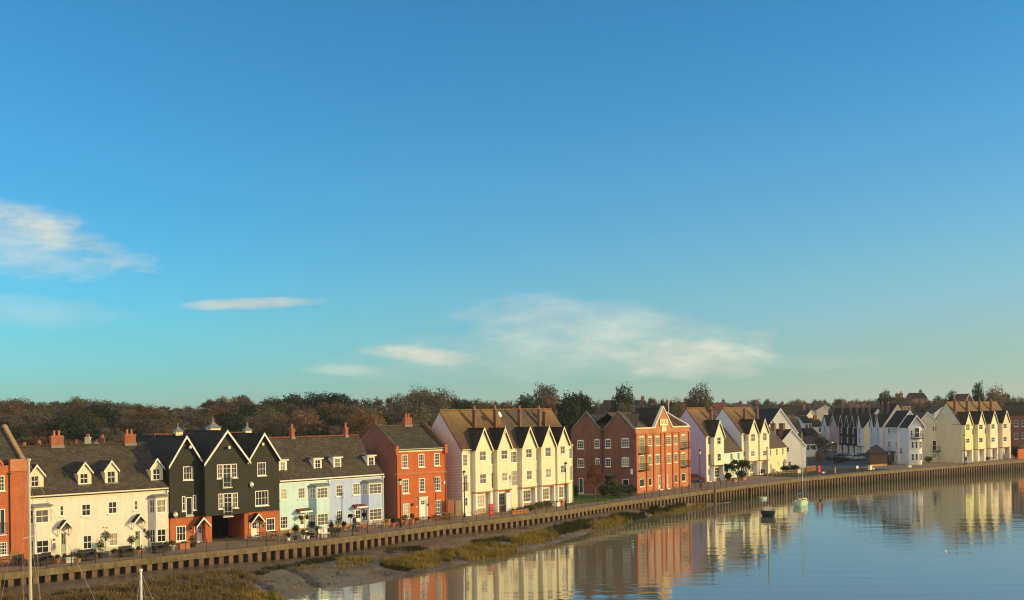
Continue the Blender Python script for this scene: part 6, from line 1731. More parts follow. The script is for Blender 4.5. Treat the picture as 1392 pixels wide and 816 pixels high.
def sofa(px, py, w, lab, ang):
    p = at(px, py); root = thing('garden_sofa', lab, 'sofa', p, ang, 'dark garden sofas')
    m = MB(); m.box(-w / 2, w / 2, -.4, .4, .06, .36); m.build('base', M['dark_wicker'], root)
    m = MB(); m.box(-w / 2, w / 2, .25, .42, .36, .92); m.build('backrest', M['dark_wicker'], root)
    for s_ in (-1, 1): m = MB(); m.box(s_ * w / 2 - (.16 if s_ > 0 else 0), s_ * w / 2 + (0 if s_ > 0 else .16), -.4, .25, .36, .66); m.build('arm', M['dark_wicker'], root)
    m = MB(); m.box(-w / 2 + .17, w / 2 - .17, -.38, .24, .365, .5); m.build('cushion', M['cloth_black'], root)
ang = FA.ang
picnic(601.5, 706.5, 'brown picnic table under the right ground floor sash of the orange brick house', FD.ang, 1.05)
picnic(611.5, 704.8, 'smaller brown picnic table by the wooden fence panels', FD.ang, .8)
picnic(364, 734.3, 'weathered picnic table in front of the third black house', FB.ang, 1.1)
picnic(10, 768.5, 'weathered picnic table before the tall orange brick end house', ang, 1.0)
table(485.5, 722.5, 'small wooden table outside the lilac house door', FC.ang); table(439, 730, 'low table among the white chairs below the mint bay', FC.ang, 'pale_wood')
bench(517, 718.5, 'pale slatted bench under the lilac bay', FC.ang, 'pale_wood', 1.6)
bench(497, 722.5, 'reddish wooden bench outside the lilac house door', FC.ang, 'orange_wood', 1.2)
bench(386, 735.5, 'dark bench at the joint of black boards and mint render', FC.ang, 'old_wood', 1.5)
for px, py, lab, mt in ((444.5, 730.5, 'white garden chair below the right side of the mint bay', 'trim_white'), (437.5, 731.3, 'white garden chair below the middle of the mint bay', 'trim_white'), (456, 729.5, 'dark garden chair by the tall dense bush', 'dark_wicker'), (450.5, 730, 'dark garden chair next to the white chair, mint house', 'dark_wicker'),
    (20, 768.8, 'dark high backed garden chair nearest the tall orange brick house', 'old_wood'), (25.5, 768, 'dark high backed garden chair at the brick house corner', 'old_wood'), (31, 768.5, 'low dark garden chair just left of the tall mast', 'dark_wicker'),
    (648.8, 698.5, 'orange wooden chair left of two outside the first cream house', 'orange_wood'), (662, 696, 'orange wooden chair right of two outside the first cream house', 'orange_wood')):
    chair(px, py, lab, ang + (.2 if px < 100 else 0), mt, 1.1 if mt == 'old_wood' else .9)
sofa(54, 769, 1.25, 'long dark rattan sofa outside the first white house', ang); sofa(65, 766.5, .75, 'dark rattan armchair beside the long dark sofa', ang); sofa(118.5, 762, 1.3, 'dark rattan sofa under the ground floor window, first white house', ang)
sofa(216, 752, 1.0, 'dark rattan seat under the right bay of the white terrace', ang); sofa(172, 757, 1.1, 'dark rattan sofa between the olive tree and the brick planter, white terrace', ang)
def crate_planter(px, py, w, h, lab, mat):
    p = at(px, py); root = thing('planter', lab, 'planter', p, ang, None); m = MB(); m.box(-w / 2, w / 2, -.25, .25, 0, h); m.build('box', M[mat], root)
    bush_mesh(int(px), w * .45, .3, 120, .06).build('foliage', M['leaf_olive'], root, weld=False, uv=False).location = (0, 0, h - .08)
crate_planter(94, 765, .7, .5, 'grey square planter beside the first grey door', 'galv_metal'); crate_planter(163, 757, 1.0, .5, 'reddish planter trough before the white terrace', 'orange_wood'); crate_planter(250, 746.5, 1.0, .55, 'reddish brown trough under the first black house window', 'orange_wood')
crate_planter(757, 688.5, .8, .55, 'white planter box at the corner of the lawn', 'trim_white'); crate_planter(763.5, 687.6, .5, .5, 'small orange planter box at the corner of the lawn', 'orange_wood')

# wooden fence panels beside the orange brick house
def fence(x0, x1, yb, h, lab, mat):
    a, b = at(x0, yb), at(x1, yb - (x1 - x0) * .05); f = Fr(a, b - a); w = (b - a).length; root = thing('fence_panel', lab, 'fence', f.O, f.ang, 'wooden fence panels')
    m = MB(); n = max(3, int(w / .14))
    for i in range(n): m.box(w * i / n + .004, w * (i + 1) / n - .004, 0, .025, .05, h + .05 * (i % 2))
    m.build('panel', M[mat], root)
    for x in (0, w): q = MB(); q.box(x - .05, x + .05, .03, .13, 0, h + .12); q.build('post', M[mat], root)
fence(608.6, 617.2, 704.0, 2.1, 'orange brown wooden fence panel against the brick house corner', 'orange_wood'); fence(619.3, 627.4, 702.8, 1.9, 'pale weathered wooden gate panel left of the mauve wall', 'pale_wood')
f = FE; a_ = f.fp(688, 690, -.2)[0]
root = thing('screen_panel', 'grey blue screen panel between the second and middle cream houses', 'screen', f.w(a_ - .9, -1.0), f.ang + .25); m = MB(); m.box(0, 1.6, 0, .06, 0, 2.3); m.build('panel', M['grey_blue_render'], root); m = MB(); m.box(-.06, 0, -.02, .08, 0, 2.4); m.build('post', M['trim_white'], root)
# grey brick wall pieces by the small white gable, brick wall by the brick block
def brickwall(x0, y0, x1, y1, h, lab, mat, cap='terracotta'):
    a, b = at(x0, y0), at(x1, y1); f = Fr(a, b - a); w = (b - a).length; root = thing('garden_wall', lab, 'wall', f.O, f.ang); m = MB(); m.box(0, w, 0, .24, 0, h); m.build('wall', M[mat], root); m = MB(); m.box(-.03, w + .03, -.03, .27, h + .002, h + .07); m.build('coping', M[cap], root)
brickwall(1096.5, 641.5, 1109, 640.2, .95, 'low red brick garden wall right of the small white gable', 'brown_brick'); brickwall(1384.5, 624.5, 1400, 623.5, 2.2, 'orange brick garden wall at the right edge', 'orange_brick'); brickwall(1184, 634.5, 1206, 633.3, .35, 'low kerb wall along the white quay house', 'pale_brick')
# picket gate / trellis in front of the olive gable wall
p0 = at(1296.5, 632.3); root = thing('trellis', 'pale timber trellis frame at the foot of the olive gable wall', 'trellis', p0, FP.ang - .5); m = MB()
for x in (0, .9, 1.8): m.box(x - .05, x + .05, 0, .08, 0, 1.5)
m.box(-.1, 1.9, .0, .08, 1.45, 1.55); m.box(0, 1.8, .01, .06, .7, .78); m.build('frame', M['pale_wood'], root)

# lamp posts
def lamp(px, py, pyt, lab, modern=False):
    p = at(px, py); h = on_y(px, pyt, p.y).z; root = thing('street_lamp', lab, 'street lamp', p, FC.ang, 'street lamps')
    m = MB(); m.lathe([(.12, 0), (.12, .5), (.07, .6), (.05, h - .75), (.03, h - .72)] if not modern else [(.08, 0), (.06, h * .3), (.045, h - .25)], n=8); m.build('post', M['black_metal'], root)
    if modern:
        m = MB(); m.box(-.25, .3, -.14, .14, h - .25, h - .1); m.build('lamp_head', M['trim_white'], root)
    else:
        m = MB(); m.lathe([(.10, h - .7), (.20, h - .25), (.19, h - .24)], n=6); m.build('lantern', M['lamp_glass'], root)
        m = MB(); m.lathe([(.25, h - .235), (.16, h - .1), (.05, h - .04), (.04, h), (.01, h + .1)], n=6); m.tube((-.3, 0, h - .85), (.3, 0, h - .85), .02, n=4); m.build('lantern_cap', M['black_metal'], root)
lamp(544.6, 717, 650.5, 'black lantern post in front of the orange brick house'); lamp(631.8, 704.5, 639.5, 'black lantern post at the first cream town house'); lamp(769.8, 694, 628, 'black lantern post at the lawn end of the cream terrace')
lamp(951.8, 663, 611.5, 'black lantern post before the lavender side wall'); lamp(1131.6, 637.5, 600.5, 'tall slim lamp post with white head at the parking court', True); lamp(1311.2, 632.5, 591.5, 'black lantern post by the bright yellow town house')
# life ring stands
def liferings(px, py, y0, y1, lab, w=.62):
    p = at(px, py); zt, zb = on_y(px, y0, p.y).z, on_y(px, y1, p.y).z; root = thing('life_ring_stand', lab, 'life ring', p, FC.ang - .2, 'red life ring stands')
    m = MB(); m.box(-.05, .05, -.04, .04, 0, zb + .1); m.build('post', M['signal_red'], root); m = MB(); m.prism([(-w / 2, zb), (w / 2, zb), (w / 2, zt - .12), (w / 2 - .12, zt), (-w / 2 + .12, zt), (-w / 2, zt - .12)], 'y', -.1, .08); m.build('housing', M['signal_red'], root)
    m = MB(); c = (zb + zt) / 2 + .08
    for i in range(16):
        a, b = 2 * pi * i / 16, 2 * pi * (i + 1) / 16; m.tube((.2 * cos(a), -.13, c + .2 * sin(a)), (.2 * cos(b), -.13, c + .2 * sin(b)), .06, n=6)
    m.build('life_ring', M['pink_ink'], root)
liferings(667.6, 706, 685, 699, 'red life ring housing on a post before the first cream house', .6); liferings(1113.4, 646.8, 633.5, 641.3, 'red life ring housing by the parking court bare tree', .62)
# small quay furniture on the right
def box_thing(name, px, py, w, d, h, lab, cat, mat, ang=0.6, cap=None):
    p = at(px, py); root = thing(name, lab, cat, p, ang); m = MB(); m.prism([(-w / 2, 0), (w / 2, 0), (w / 2, h * .8), (w / 2 - .1, h), (-w / 2 + .1, h), (-w / 2, h * .8)], 'y', -d / 2, d / 2); m.build('body', M[mat], root)
    if cap: m = MB(); m.box(-w / 2 - .05, w / 2 + .05, -d / 2 - .05, d / 2 + .05, h + .002, h + .1); m.build('lid', M[cap], root)
box_thing('storage_box', 1182.8, 639, .7, .5, .8, 'cream storage box on the grass edge before the brick garage', 'storage box', 'sign_cream', cap='trim_cream'); box_thing('utility_box', 1119.5, 643.6, .7, .35, .3, 'low white box right of the parking court life ring', 'box', 'trim_white'); box_thing('bollard', 1135.2, 643.5, .22, .22, 1.15, 'pale wooden bollard right of the low white box', 'bollard', 'pale_wood')
box_thing('planter', 1236, 635.5, .9, .5, .4, 'low pale trough planter before the white quay house', 'planter', 'stone_render'); box_thing('utility_box', 1187.5, 638.3, .35, .3, .3, 'small yellowish box right of the cream storage box', 'box', 'sign_cream')
p = at(1165.5, 640.5); root = thing('sign_stand', 'small white notice on two legs left of the cream storage box', 'sign', p, .5); m = MB(); m.box(-.3, .3, -.03, .03, .5, 1.0); m.build('panel', M['trim_white'], root)
for x in (-.25, .25): m = MB(); m.box(x - .03, x + .03, -.02, .02, 0, .498); m.build('leg', M['old_wood'], root)
p = at(1086.5, 648); root = thing('notice_board', 'pinkish notice board on posts behind the mint yacht mast', 'sign', p, .6); m = MB(); m.box(-.38, .38, -.04, .04, .6, 1.3); m.build('panel', M['pink_render'], root)
for x in (-.3, .3): m = MB(); m.box(x - .04, x + .04, -.03, .03, 0, .598); m.build('leg', M['old_wood'], root)
# low white rail fence before the yellow cottage
p0, p1 = at(1050, 647), at(1094, 644); f = Fr(p0, p1 - p0); L_ = (p1 - p0).length; root = thing('rail_fence', 'low weathered rail fence between the quay and the yellow cottage', 'fence', f.O, f.ang); m = MB(); m.box(0, L_, -.02, .02, .75, .81); m.box(0, L_, -.025, .025, .4, .47); m.build('rail', M['pale_wood'], root)
for i in range(9): m = MB(); x = L_ * i / 8; m.box(x - .035, x + .035, -.035, .035, 0, .88); m.build('post', M['pale_wood'], root)

# hanging baskets by the mint door
for px, py, lab in ((408.5, 704, 'hanging basket of foliage left of the mint house door'), (417.5, 703.5, 'smaller hanging basket right of the mint house door')):
    x, z = FC.fp(px, py, -.45); root = thing('hanging_basket', lab, 'hanging basket', FC.w(x, -.45, z), FC.ang, 'hanging baskets at the mint door'); bush_mesh(int(px), .36, .6, 260, .06).build('foliage', M['leaf_olive'], root, weld=False, uv=False).location = (0, 0, -.25); m = MB(); m.lathe([(.05, -.2), (.17, -.08), (.2, .04)], n=10); m.build('basket', M['bark'], root); m = MB(); m.tube((0, 0, .04), (0, 0, .75), .01, n=4); m.tube((0, 0, .75), (0, .44, .75), .015, n=4); m.build('bracket', M['black_metal'], root)
# ================================================================= cars
def car(px, py, mat, ang, lab, z=0.0, s=1.0, loc=None):
    p = loc or at(px, py, z); root = thing('parked_car', lab, 'car', p, ang, 'parked cars'); root.scale = (s, s, s)
    prof = [(-2.05, .32), (-2.1, .62), (-2.0, .82), (-1.55, .92), (-.95, 1.38), (-.5, 1.47), (.45, 1.44), (1.05, 1.0), (1.85, .84), (2.08, .62), (2.05, .32)]
    mb = MB(); W = .82
    secs = []
    for y, ins in ((-W, .0), (-W * .9, .0), (W * .9, .0), (W, .0)):
        k = abs(y) == W
        secs.append([(x, (y * (1 if zz < .95 else .80)), zz - (.0 if not k else .0)) for x, zz in prof])
    A, B = secs[0], secs[3]; n = len(prof)
    V = A + B
    F_ = [tuple(range(n)), tuple(range(2 * n - 1, n - 1, -1))] + [(i, (i + 1) % n, (i + 1) % n + n, i + n) for i in range(n)]
    mb.mesh(V, F_); o = mb.build('body', M[mat], root, smooth=False)
    bv = o.modifiers.new('bevel', 'BEVEL'); bv.width = .06; bv.segments = 2
    for sg in (-1, 1):
        g = MB()
        y0, y1 = sg * (W * .99), sg * (W * .80 + .012)
        q = lambda x, z_: (x, sg * (W + (W * .8 - W) * max(0, (z_ - .93) / .5) + .012), z_)
        g.face([q(-1.38, .97), q(-.2, .97), q(-.2, 1.37), q(-.88, 1.33)]); g.face([q(-.12, .97), q(.95, .97), q(.5, 1.34), q(-.12, 1.37)])
        g.build('side_window', M['pane_dark'], root, weld=False)
    g = MB(); g.face([(-1.5, -.6, .965), (-1.5, .6, .965), (-1.02, .56, 1.345), (-1.02, -.56, 1.345)]); g.build('rear_window', M['pane_dark'], root, weld=False)
    g = MB(); g.face([(1.02, -.62, 1.05), (1.02, .62, 1.05), (.55, .56, 1.395), (.55, -.56, 1.395)]); g.build('windscreen', M['pane_dark'], root, weld=False)
    for x in (-1.3, 1.3):
        for sg in (-1, 1):
            m = MB(); m.tube((x, sg * .66, .32), (x, sg * .85, .32), .32, n=14); w_ = m.build('wheel', M['tyre'], root); m = MB(); m.tube((x, sg * .84, .32), (x, sg * .862, .32), .19, n=10); m.build('rim', M['galv_metal'], w_)
    for sg in (-1, 1):
        m = MB(); m.box(2.0, 2.085, sg * .62 - .15, sg * .62 + .15, .62, .76); m.build('headlight', M['lamp_glass'], root); m = MB(); m.box(-2.11, -2.03, sg * .66 - .1, sg * .66 + .1, .66, .82); m.build('tail_light', M['signal_red'], root)
p = FH.w(-1.3, 2.4)
car(0, 0, 'car_red', FH.ang + 1.57 + .6, 'dark red car parked against the lavender side wall', loc=FH.w(-1.6, 1.9, .012))
for px, Y, mt, a, lab in ((1131, 262, 'car_green', .35, 'dark green car at the left end of the cars in the parking court'), (1141, 258, 'car_grey', .3, 'grey car second from the left in the parking court'), (1149, 262, 'car_blue', .35, 'dark blue car in the middle of the parking court'), (1163, 254, 'car_silver', .25, 'silver car right of the middle in the parking court'), (1172, 260, 'car_grey', .3, 'grey car nearest the brick garage in the parking court')):
    k, _ = ray(px, 622); car(0, 0, mt, a, lab, loc=(k * Y, Y, .014))

# ================================================================= boats
def hull(root, L, B, D, mat, bottom='hull_navy', stern=.8):
    """round bilged hull; bow to +x"""
    mb = MB(); ns, nr = 14, 7; V = []
    for i in range(ns + 1):
        t = i / ns; x = -L / 2 + L * t
        w = B / 2 * (stern + (1 - stern) * sin(min(1, t / .45) * pi / 2)) if t < .45 else B / 2 * max(.02, cos((t - .45) / .55 * pi / 2) ** .75)
        sh = D * (.12 * (2 * t - .9) ** 2 + .02); kz = -D * .38 * (1 - (abs(t - .45) / .55) ** 3)
        for j in range(nr):
            a = j / (nr - 1); yy = w * (cos((1 - a) * pi / 2) ** .7 if a > 0 else 0); zz = lerp(kz, D * .62 + sh, a ** 1.6)
            V.append((x + (.25 * (a - .5) if t > .9 else 0), yy, zz))
    n1 = len(V); V2 = V + [(x, -y, z) for x, y, z in V]; F_ = []
    for o, fl in ((0, 0), (n1, 1)):
        for i in range(ns):
            for j in range(nr - 1):
                q = (o + i * nr + j, o + (i + 1) * nr + j, o + (i + 1) * nr + j + 1, o + i * nr + j + 1); F_.append(q)
    F_.append(tuple([j for j in range(nr)] + [n1 + j for j in range(nr - 1, 0, -1)]))
    mb.mesh(V2, F_); h = mb.build('hull', M[mat], root, smooth=True)
    d = MB()
    for i in range(ns):
        a, b = V[i * nr + nr - 1], V[(i + 1) * nr + nr - 1]
        d.face([(a[0], a[1] * .98, a[2] - .06), (b[0], b[1] * .98, b[2] - .06), (b[0], -b[1] * .98, b[2] - .06), (a[0], -a[1] * .98, a[2] - .06)])
    d.build('deck', M['deck_tan'], root)
    r = MB()
    for i in range(ns):
        a, b = V[i * nr + nr - 1], V[(i + 1) * nr + nr - 1]
        for sg in (1, -1): r.tube((a[0], sg * a[1], a[2]), (b[0], sg * b[1], b[2]), .035, n=4)
    r.build('gunwale', M['pale_wood'], root)
def yacht(loc, ang, L, B, mast_h, mat, lab, mx=.4, cover='sail_blue', mast_r=.06, boom=True, cabin=True, mast_mat='alloy_mast', shrouds=(1,), D=1.1):
    root = thing('sailing_boat', lab, 'sailing boat', loc, ang); hull(root, L, B, D, mat)
    if cabin:
        m = MB(); zz = D * .6; m.prism([(-L * .12, zz), (L * .22, zz), (L * .17, zz + .42), (-L * .12, zz + .5)], 'y', -B * .28, B * .28); c = m.build('cabin', M['trim_cream'], root)
        m = MB()
        for sg in (-1, 1):
            for x in (-L * .06, L * .05): m.box(x - .18, x + .18, sg * (B * .28 + .004) - .004, sg * (B * .28 + .004) + .004, zz + .16, zz + .32)
        m.build('porthole', M['pane_dark'], c)
        m = MB(); m.box(-L * .40, -L * .13, -B * .30, -B * .24, zz - .02, zz + .22); m.box(-L * .40, -L * .13, B * .24, B * .30, zz - .02, zz + .22); m.build('cockpit_coaming', M['deck_tan'], root)
    x = L * (mx - .3); z0 = D * .55
    m = MB(); m.tube((x, 0, z0), (x, 0, mast_h), mast_r, mast_r * .75, 10); m.lathe([(mast_r * 1.3, mast_h - .02), (mast_r * 1.3, mast_h + .1), (.01, mast_h + .11)], (x, 0, 0), 8); m.build('mast', M[mast_mat], root)
    m = MB(); sp_ = mast_h * .62
    m.tube((x, -B * .35, sp_), (x, B * .35, sp_), .025, n=4)
    m.build('spreader', M[mast_mat], root)
    m = MB(); r_ = .011
    m.tube((x, 0, mast_h - .1), (L / 2, 0, D * .75), r_, n=4); m.tube((x, 0, mast_h - .1), (-L / 2, 0, D * .7), r_, n=4)
    for sg in (-1, 1): m.tube((x, 0, mast_h - .15), (x, sg * B * .35, sp_), r_, n=4); m.tube((x, sg * B * .35, sp_), (x - .1, sg * B * .47, D * .7), r_, n=4); m.tube((x, 0, sp_), (x - .5, sg * B * .46, D * .7), r_, n=4)
    m.build('rigging', M['rope'], root)
    if boom:
        m = MB(); m.tube((x, 0, z0 + 1.05), (x - L * .42, 0, z0 + 1.15), .045, n=6); b = m.build('boom', M[mast_mat], root)
        m = MB()
        for i in range(6):
            t0, t1 = i / 6, (i + 1) / 6; rr = lambda t: .17 * (1 - .45 * t) * (1 + .12 * sin(t * 17))
            m.tube((x - .05 - L * .4 * t0, 0, z0 + 1.16), (x - .05 - L * .4 * t1, 0, z0 + 1.2), rr(t0), rr(t1), 8)
        m.build('sail_cover', M[cover], b)
    return root
def mast_top(px, py, Y): return on_y(px, py, Y).z
# mint yacht on the right
pw = at(1090.5, 687.5, WATER); h_ = mast_top(1083.5, 590, pw.y) - WATER
yacht((pw.x, pw.y, WATER), radians(54), 4.0, 1.55, h_, 'hull_mint', 'small mint green hulled sailing boat moored off the pile wall', mx=.36, mast_r=.065, cover='sail_blue', D=1.15)
pw = at(1044, 701, WATER); h_ = mast_top(1045.8, 609, pw.y) - WATER
yacht((pw.x, pw.y, WATER), radians(78), 5.2, 2.0, h_, 'hull_navy', 'dark navy sailing boat with blue sail cover moored left of the mint boat', mx=.30, mast_r=.10, D=1.2, mast_mat='pale_wood')
pw = at(1038, 678.5, WATER)
root = thing('dinghy', 'small turquoise dinghy floating by the pile wall', 'dinghy', (pw.x, pw.y, WATER), radians(40)); hull(root, 1.7, .95, .5, 'hull_mint')
m = MB(); m.box(-.4, -.2, -.36, .36, .2, .24); m.box(.2, .38, -.32, .32, .2, .24); m.build('thwart', M['deck_tan'], root)
# two yachts close under the near bank: only their masts rise into view
Yn = 66.0; q = on_y(39.5, 700, Yn); h_ = mast_top(37.6, 626, Yn) - WATER
yacht((q.x + 1.4, Yn, WATER), radians(178), 7.6, 2.5, h_, 'trim_white', 'white yacht on the near side whose thick pale mast stands before the brick house', mx=.30 + 1.4 / 7.6, mast_r=.105, boom=False, D=1.3)
Yn = 64.0; q = on_y(191.8, 800, Yn); h_ = mast_top(191.5, 776, Yn) - WATER
yacht((q.x, Yn, WATER), radians(170), 4.6, 1.8, h_, 'trim_cream', 'small boat on the near side with a short white mast before the saltmarsh', mx=.3, mast_r=.085, boom=False, mast_mat='trim_white', D=1.0)
for px, py, lab, r_, mt in ((1285, 750, 'small white mooring buoy floating on the open water', .13, 'trim_white'), (1115.5, 681, 'dark mooring buoy near the mint boat', .22, 'hull_navy')):
    pw = at(px, py, WATER); root = thing('mooring_buoy', lab, 'buoy', (pw.x, pw.y, WATER), 0); m = MB(); m.ball((0, 0, r_ * .35), r_, 10); m.build('float', M[mt], root); m = MB(); m.tube((0, 0, r_ * 1.2), (0, 0, r_ * 2.2), .02); m.build('ring', M['galv_metal'], root)

# ================================================================= people
def person(loc, ang, h, lab, coat='cloth_black', legs='cloth_denim', hair='hair_ginger', stride=.12):
    root = thing('person', lab, 'person', loc, ang); s = h / 1.75
    J = {'pel': (0, 0, .95), 'chest': (0, -.01, 1.28), 'neck': (0, 0, 1.47), 'head0': (0, -.01, 1.56), 'head': (0, -.015, 1.66)}
    def skin(name, pts, edges, rad, mat, rootv=0):
        me = bpy.data.meshes.new(name); me.from_pydata([tuple(c * s for c in p) for p in pts], edges, []); o = bpy.data.objects.new(name, me); COL.objects.link(o); o.parent = root
        sk = o.modifiers.new('skin', 'SKIN'); sk.use_smooth_shade = True
        for i, r in enumerate(rad): v = me.skin_vertices[0].data[i]; v.radius = (r[0] * s, r[1] * s) if hasattr(r, '__len__') else (r * s, r * s); v.use_root = i == rootv
        sb = o.modifiers.new('sub', 'SUBSURF'); sb.levels = 1; sb.render_levels = 1; me.materials.append(M[mat]); return o
    P = [(0, 0, .95), (0, -.01, 1.15), (0, -.01, 1.38), (0, 0, 1.50), (0, -.01, 1.62), (0, -.01, 1.72),
         (.19, 0, 1.40), (.25, .02, 1.13), (.26, -.06, .88), (.26, -.09, .80), (-.19, 0, 1.40), (-.25, .02, 1.13), (-.26, -.06, .88), (-.26, -.09, .80),
         (.1, 0, .90), (.11, -.03 - stride * .4, .5), (.11, -stride, .09), (.11, -stride - .16, .04), (-.1, 0, .90), (-.11, stride * .5, .5), (-.11, stride, .09), (-.11, stride - .16, .04)]
    E = [(0, 1), (1, 2), (2, 3), (3, 4), (4, 5), (2, 6), (6, 7), (7, 8), (8, 9), (2, 10), (10, 11), (11, 12), (12, 13), (0, 14), (14, 15), (15, 16), (16, 17), (0, 18), (18, 19), (19, 20), (20, 21)]
    Rr = [(.16, .12), (.15, .11), (.17, .12), .055, (.085, .1), (.07, .085), .07, .05, .038, .03, .07, .05, .038, .03, .09, .06, .04, .035, .09, .06, .04, .035]
    skin('body', P, E, Rr, 'skin')
    skin('coat', [(0, 0, .86), (0, 0, 1.1), (0, -.01, 1.38), (0, 0, 1.47), (.19, 0, 1.41), (.255, .02, 1.13), (.262, -.06, .90), (-.19, 0, 1.41), (-.255, .02, 1.13), (-.262, -.06, .90)], [(0, 1), (1, 2), (2, 3), (2, 4), (4, 5), (5, 6), (2, 7), (7, 8), (8, 9)], [(.20, .15), (.18, .14), (.20, .14), .075, .085, .065, .055, .085, .065, .055], coat)
    skin('trousers', [(0, 0, .93), (.1, 0, .88), (.11, -.03 - stride * .4, .5), (.11, -stride, .12), (-.1, 0, .88), (-.11, stride * .5, .5), (-.11, stride, .12)], [(0, 1), (1, 2), (2, 3), (0, 4), (4, 5), (5, 6)], [(.15, .12), .105, .075, .06, .105, .075, .06], legs)
    for sx_ in (1, -1): m = MB(); yy = -stride if sx_ > 0 else stride; m.box(sx_ * .11 - .05, sx_ * .11 + .05, yy - .2, yy + .07, 0, .09); o = m.build('shoe', M['cloth_black'], root); o.scale = (s, s, s)
    m = MB(); m.ball((0, .015, 1.70), .105, 10, .105); o = m.build('hair', M[hair], root, smooth=True); o.scale = (s, s, s)
    m = MB()
    for sx_ in (1, -1): m.ball((sx_ * .035, -.105, 1.655), .013, 6)
    o = m.build('eyes', M['cloth_black'], root); o.scale = (s, s, s)
    return root
p = at(482, 722.3); person(p, FC.ang + .3, 1.72, 'person with ginger hair in a long dark coat standing outside the lilac house')
p = at(1313.2, 630.8); person(p, FP.ang - .4, 1.72, 'person in dark clothes standing by the bright yellow town house door', hair='cloth_black')

# ================================================================= sky, sun, camera
az_s = atan2(.99, -.10)           # sun azimuth measured from +Y towards +X
el_s = radians(12.5)
w = bpy.data.worlds.new('World'); sc.world = w; w.use_nodes = True; nt = w.node_tree; L = nt.links
bg = nt.nodes['Background']; sky = nd(nt, 'ShaderNodeTexSky', sky_type='NISHITA'); sky.sun_disc = False; sky.sun_elevation = el_s; sky.sun_rotation = az_s
sky.altitude = 0; sky.air_density = SKY_AIR; sky.dust_density = SKY_DUST; sky.ozone_density = SKY_OZ
tc = nd(nt, 'ShaderNodeTexCoord'); sep = nd(nt, 'ShaderNodeSeparateXYZ'); L.new(tc.outputs['Generated'], sep.inputs[0])
yy = math_n(nt, 'MAXIMUM', sep.outputs[1], .02)
kx = math_n(nt, 'DIVIDE', sep.outputs[0], yy); kz = math_n(nt, 'DIVIDE', sep.outputs[2], yy)
front = math_n(nt, 'GREATER_THAN', sep.outputs[1], .05)
cmb = nd(nt, 'ShaderNodeCombineXYZ'); L.new(kx, cmb.inputs[0]); L.new(kz, cmb.inputs[1])
P2 = cmb.outputs[0]
nA = noise(nt, mapping(nt, P2, 5.0, 14, 1), 1.0, 9, .64); nB = noise(nt, mapping(nt, P2, 15, 46, 1), 1.0, 8, .66)
n_ = math_n(nt, 'ADD', math_n(nt, 'MULTIPLY', math_n(nt, 'SUBTRACT', nA, .5), 2.4), math_n(nt, 'MULTIPLY', math_n(nt, 'SUBTRACT', nB, .5), 1.2))
def cloud(px, py, rx, ry, rot, amp, soft=1.0, nz=1.0):
    k, m = ray(px, py); cx, cz = k, -m; c, s_ = cos(rot), sin(rot)
    dx, dz = math_n(nt, 'SUBTRACT', kx, cx), math_n(nt, 'SUBTRACT', kz, cz)
    u = math_n(nt, 'ADD', math_n(nt, 'MULTIPLY', dx, c), math_n(nt, 'MULTIPLY', dz, s_)); v = math_n(nt, 'SUBTRACT', math_n(nt, 'MULTIPLY', dz, c), math_n(nt, 'MULTIPLY', dx, s_))
    r2 = math_n(nt, 'ADD', math_n(nt, 'POWER', math_n(nt, 'ABSOLUTE', math_n(nt, 'DIVIDE', u, rx / FOC)), 2.0), math_n(nt, 'POWER', math_n(nt, 'ABSOLUTE', math_n(nt, 'DIVIDE', v, ry / FOC)), 2.0))
    d = math_n(nt, 'ADD', math_n(nt, 'SUBTRACT', .9, r2), math_n(nt, 'MULTIPLY', n_, nz))
    return math_n(nt, 'MULTIPLY', math_n(nt, 'MULTIPLY', d, soft, clamp=True), amp)
CL = [(0, 312, 200, 54, -.24, .62, .7, 1.5), (110, 328, 130, 26, -.34, .62, .9, 1.5), (30, 290, 140, 22, -.2, .35, .9, 1.6), (345, 413, 118, 11, .02, .9, 1.2, .8), (15, 425, 190, 24, -.05, .22, .9, 1.2), (575, 483, 100, 15, -.10, .85, 1.1, 1.1), (820, 450, 250, 48, -.10, .62, .7, 1.2), (935, 492, 115, 34, -.05, .85, .9, 1.1), (740, 490, 280, 38, .0, .5, .7, 1.3), (470, 502, 60, 8, 0, .3, .8, 1.2), (1110, 493, 130, 12, 0, .2, .7, 1.3), (640, 460, 150, 14, .05, .2, .7, 1.3)]
tot = None
for c_ in CL:
    d = cloud(*c_); tot = d if tot is None else math_n(nt, 'SUBTRACT', 1.0, math_n(nt, 'MULTIPLY', math_n(nt, 'SUBTRACT', 1.0, tot), math_n(nt, 'SUBTRACT', 1.0, d)))
tot = math_n(nt, 'MULTIPLY', tot, front)
# unseen broken bright cloud, added behind the camera as fill for the shade
nC = noise(nt, mapping(nt, tc.outputs['Generated'], 2.2, 2.2, 4.5), 1.0, 6, .6)
bk_ = math_n(nt, 'MULTIPLY', math_n(nt, 'SUBTRACT', -.12, sep.outputs[1]), 4.0, clamp=True)
cov = math_n(nt, 'MULTIPLY', math_n(nt, 'SUBTRACT', nC, .34), 5.0, clamp=True)
bk_ = math_n(nt, 'MULTIPLY', math_n(nt, 'MULTIPLY', bk_, cov), math_n(nt, 'MULTIPLY', sep.outputs[2], 12.0, clamp=True))
shade = ramp(nt, math_n(nt, 'ADD', math_n(nt, 'MULTIPLY', nA, .6), math_n(nt, 'MULTIPLY', nB, .4)), [(.35, CLOUD_LO), (.62, CLOUD_HI)])
grade = mix_c(nt, 1.0, sky.outputs[0], SKY_TINT, 'MULTIPLY')
hz_ = math_n(nt, 'POWER', math_n(nt, 'SUBTRACT', 1.0, math_n(nt, 'DIVIDE', sep.outputs[2], .34), clamp=True), 2.2)
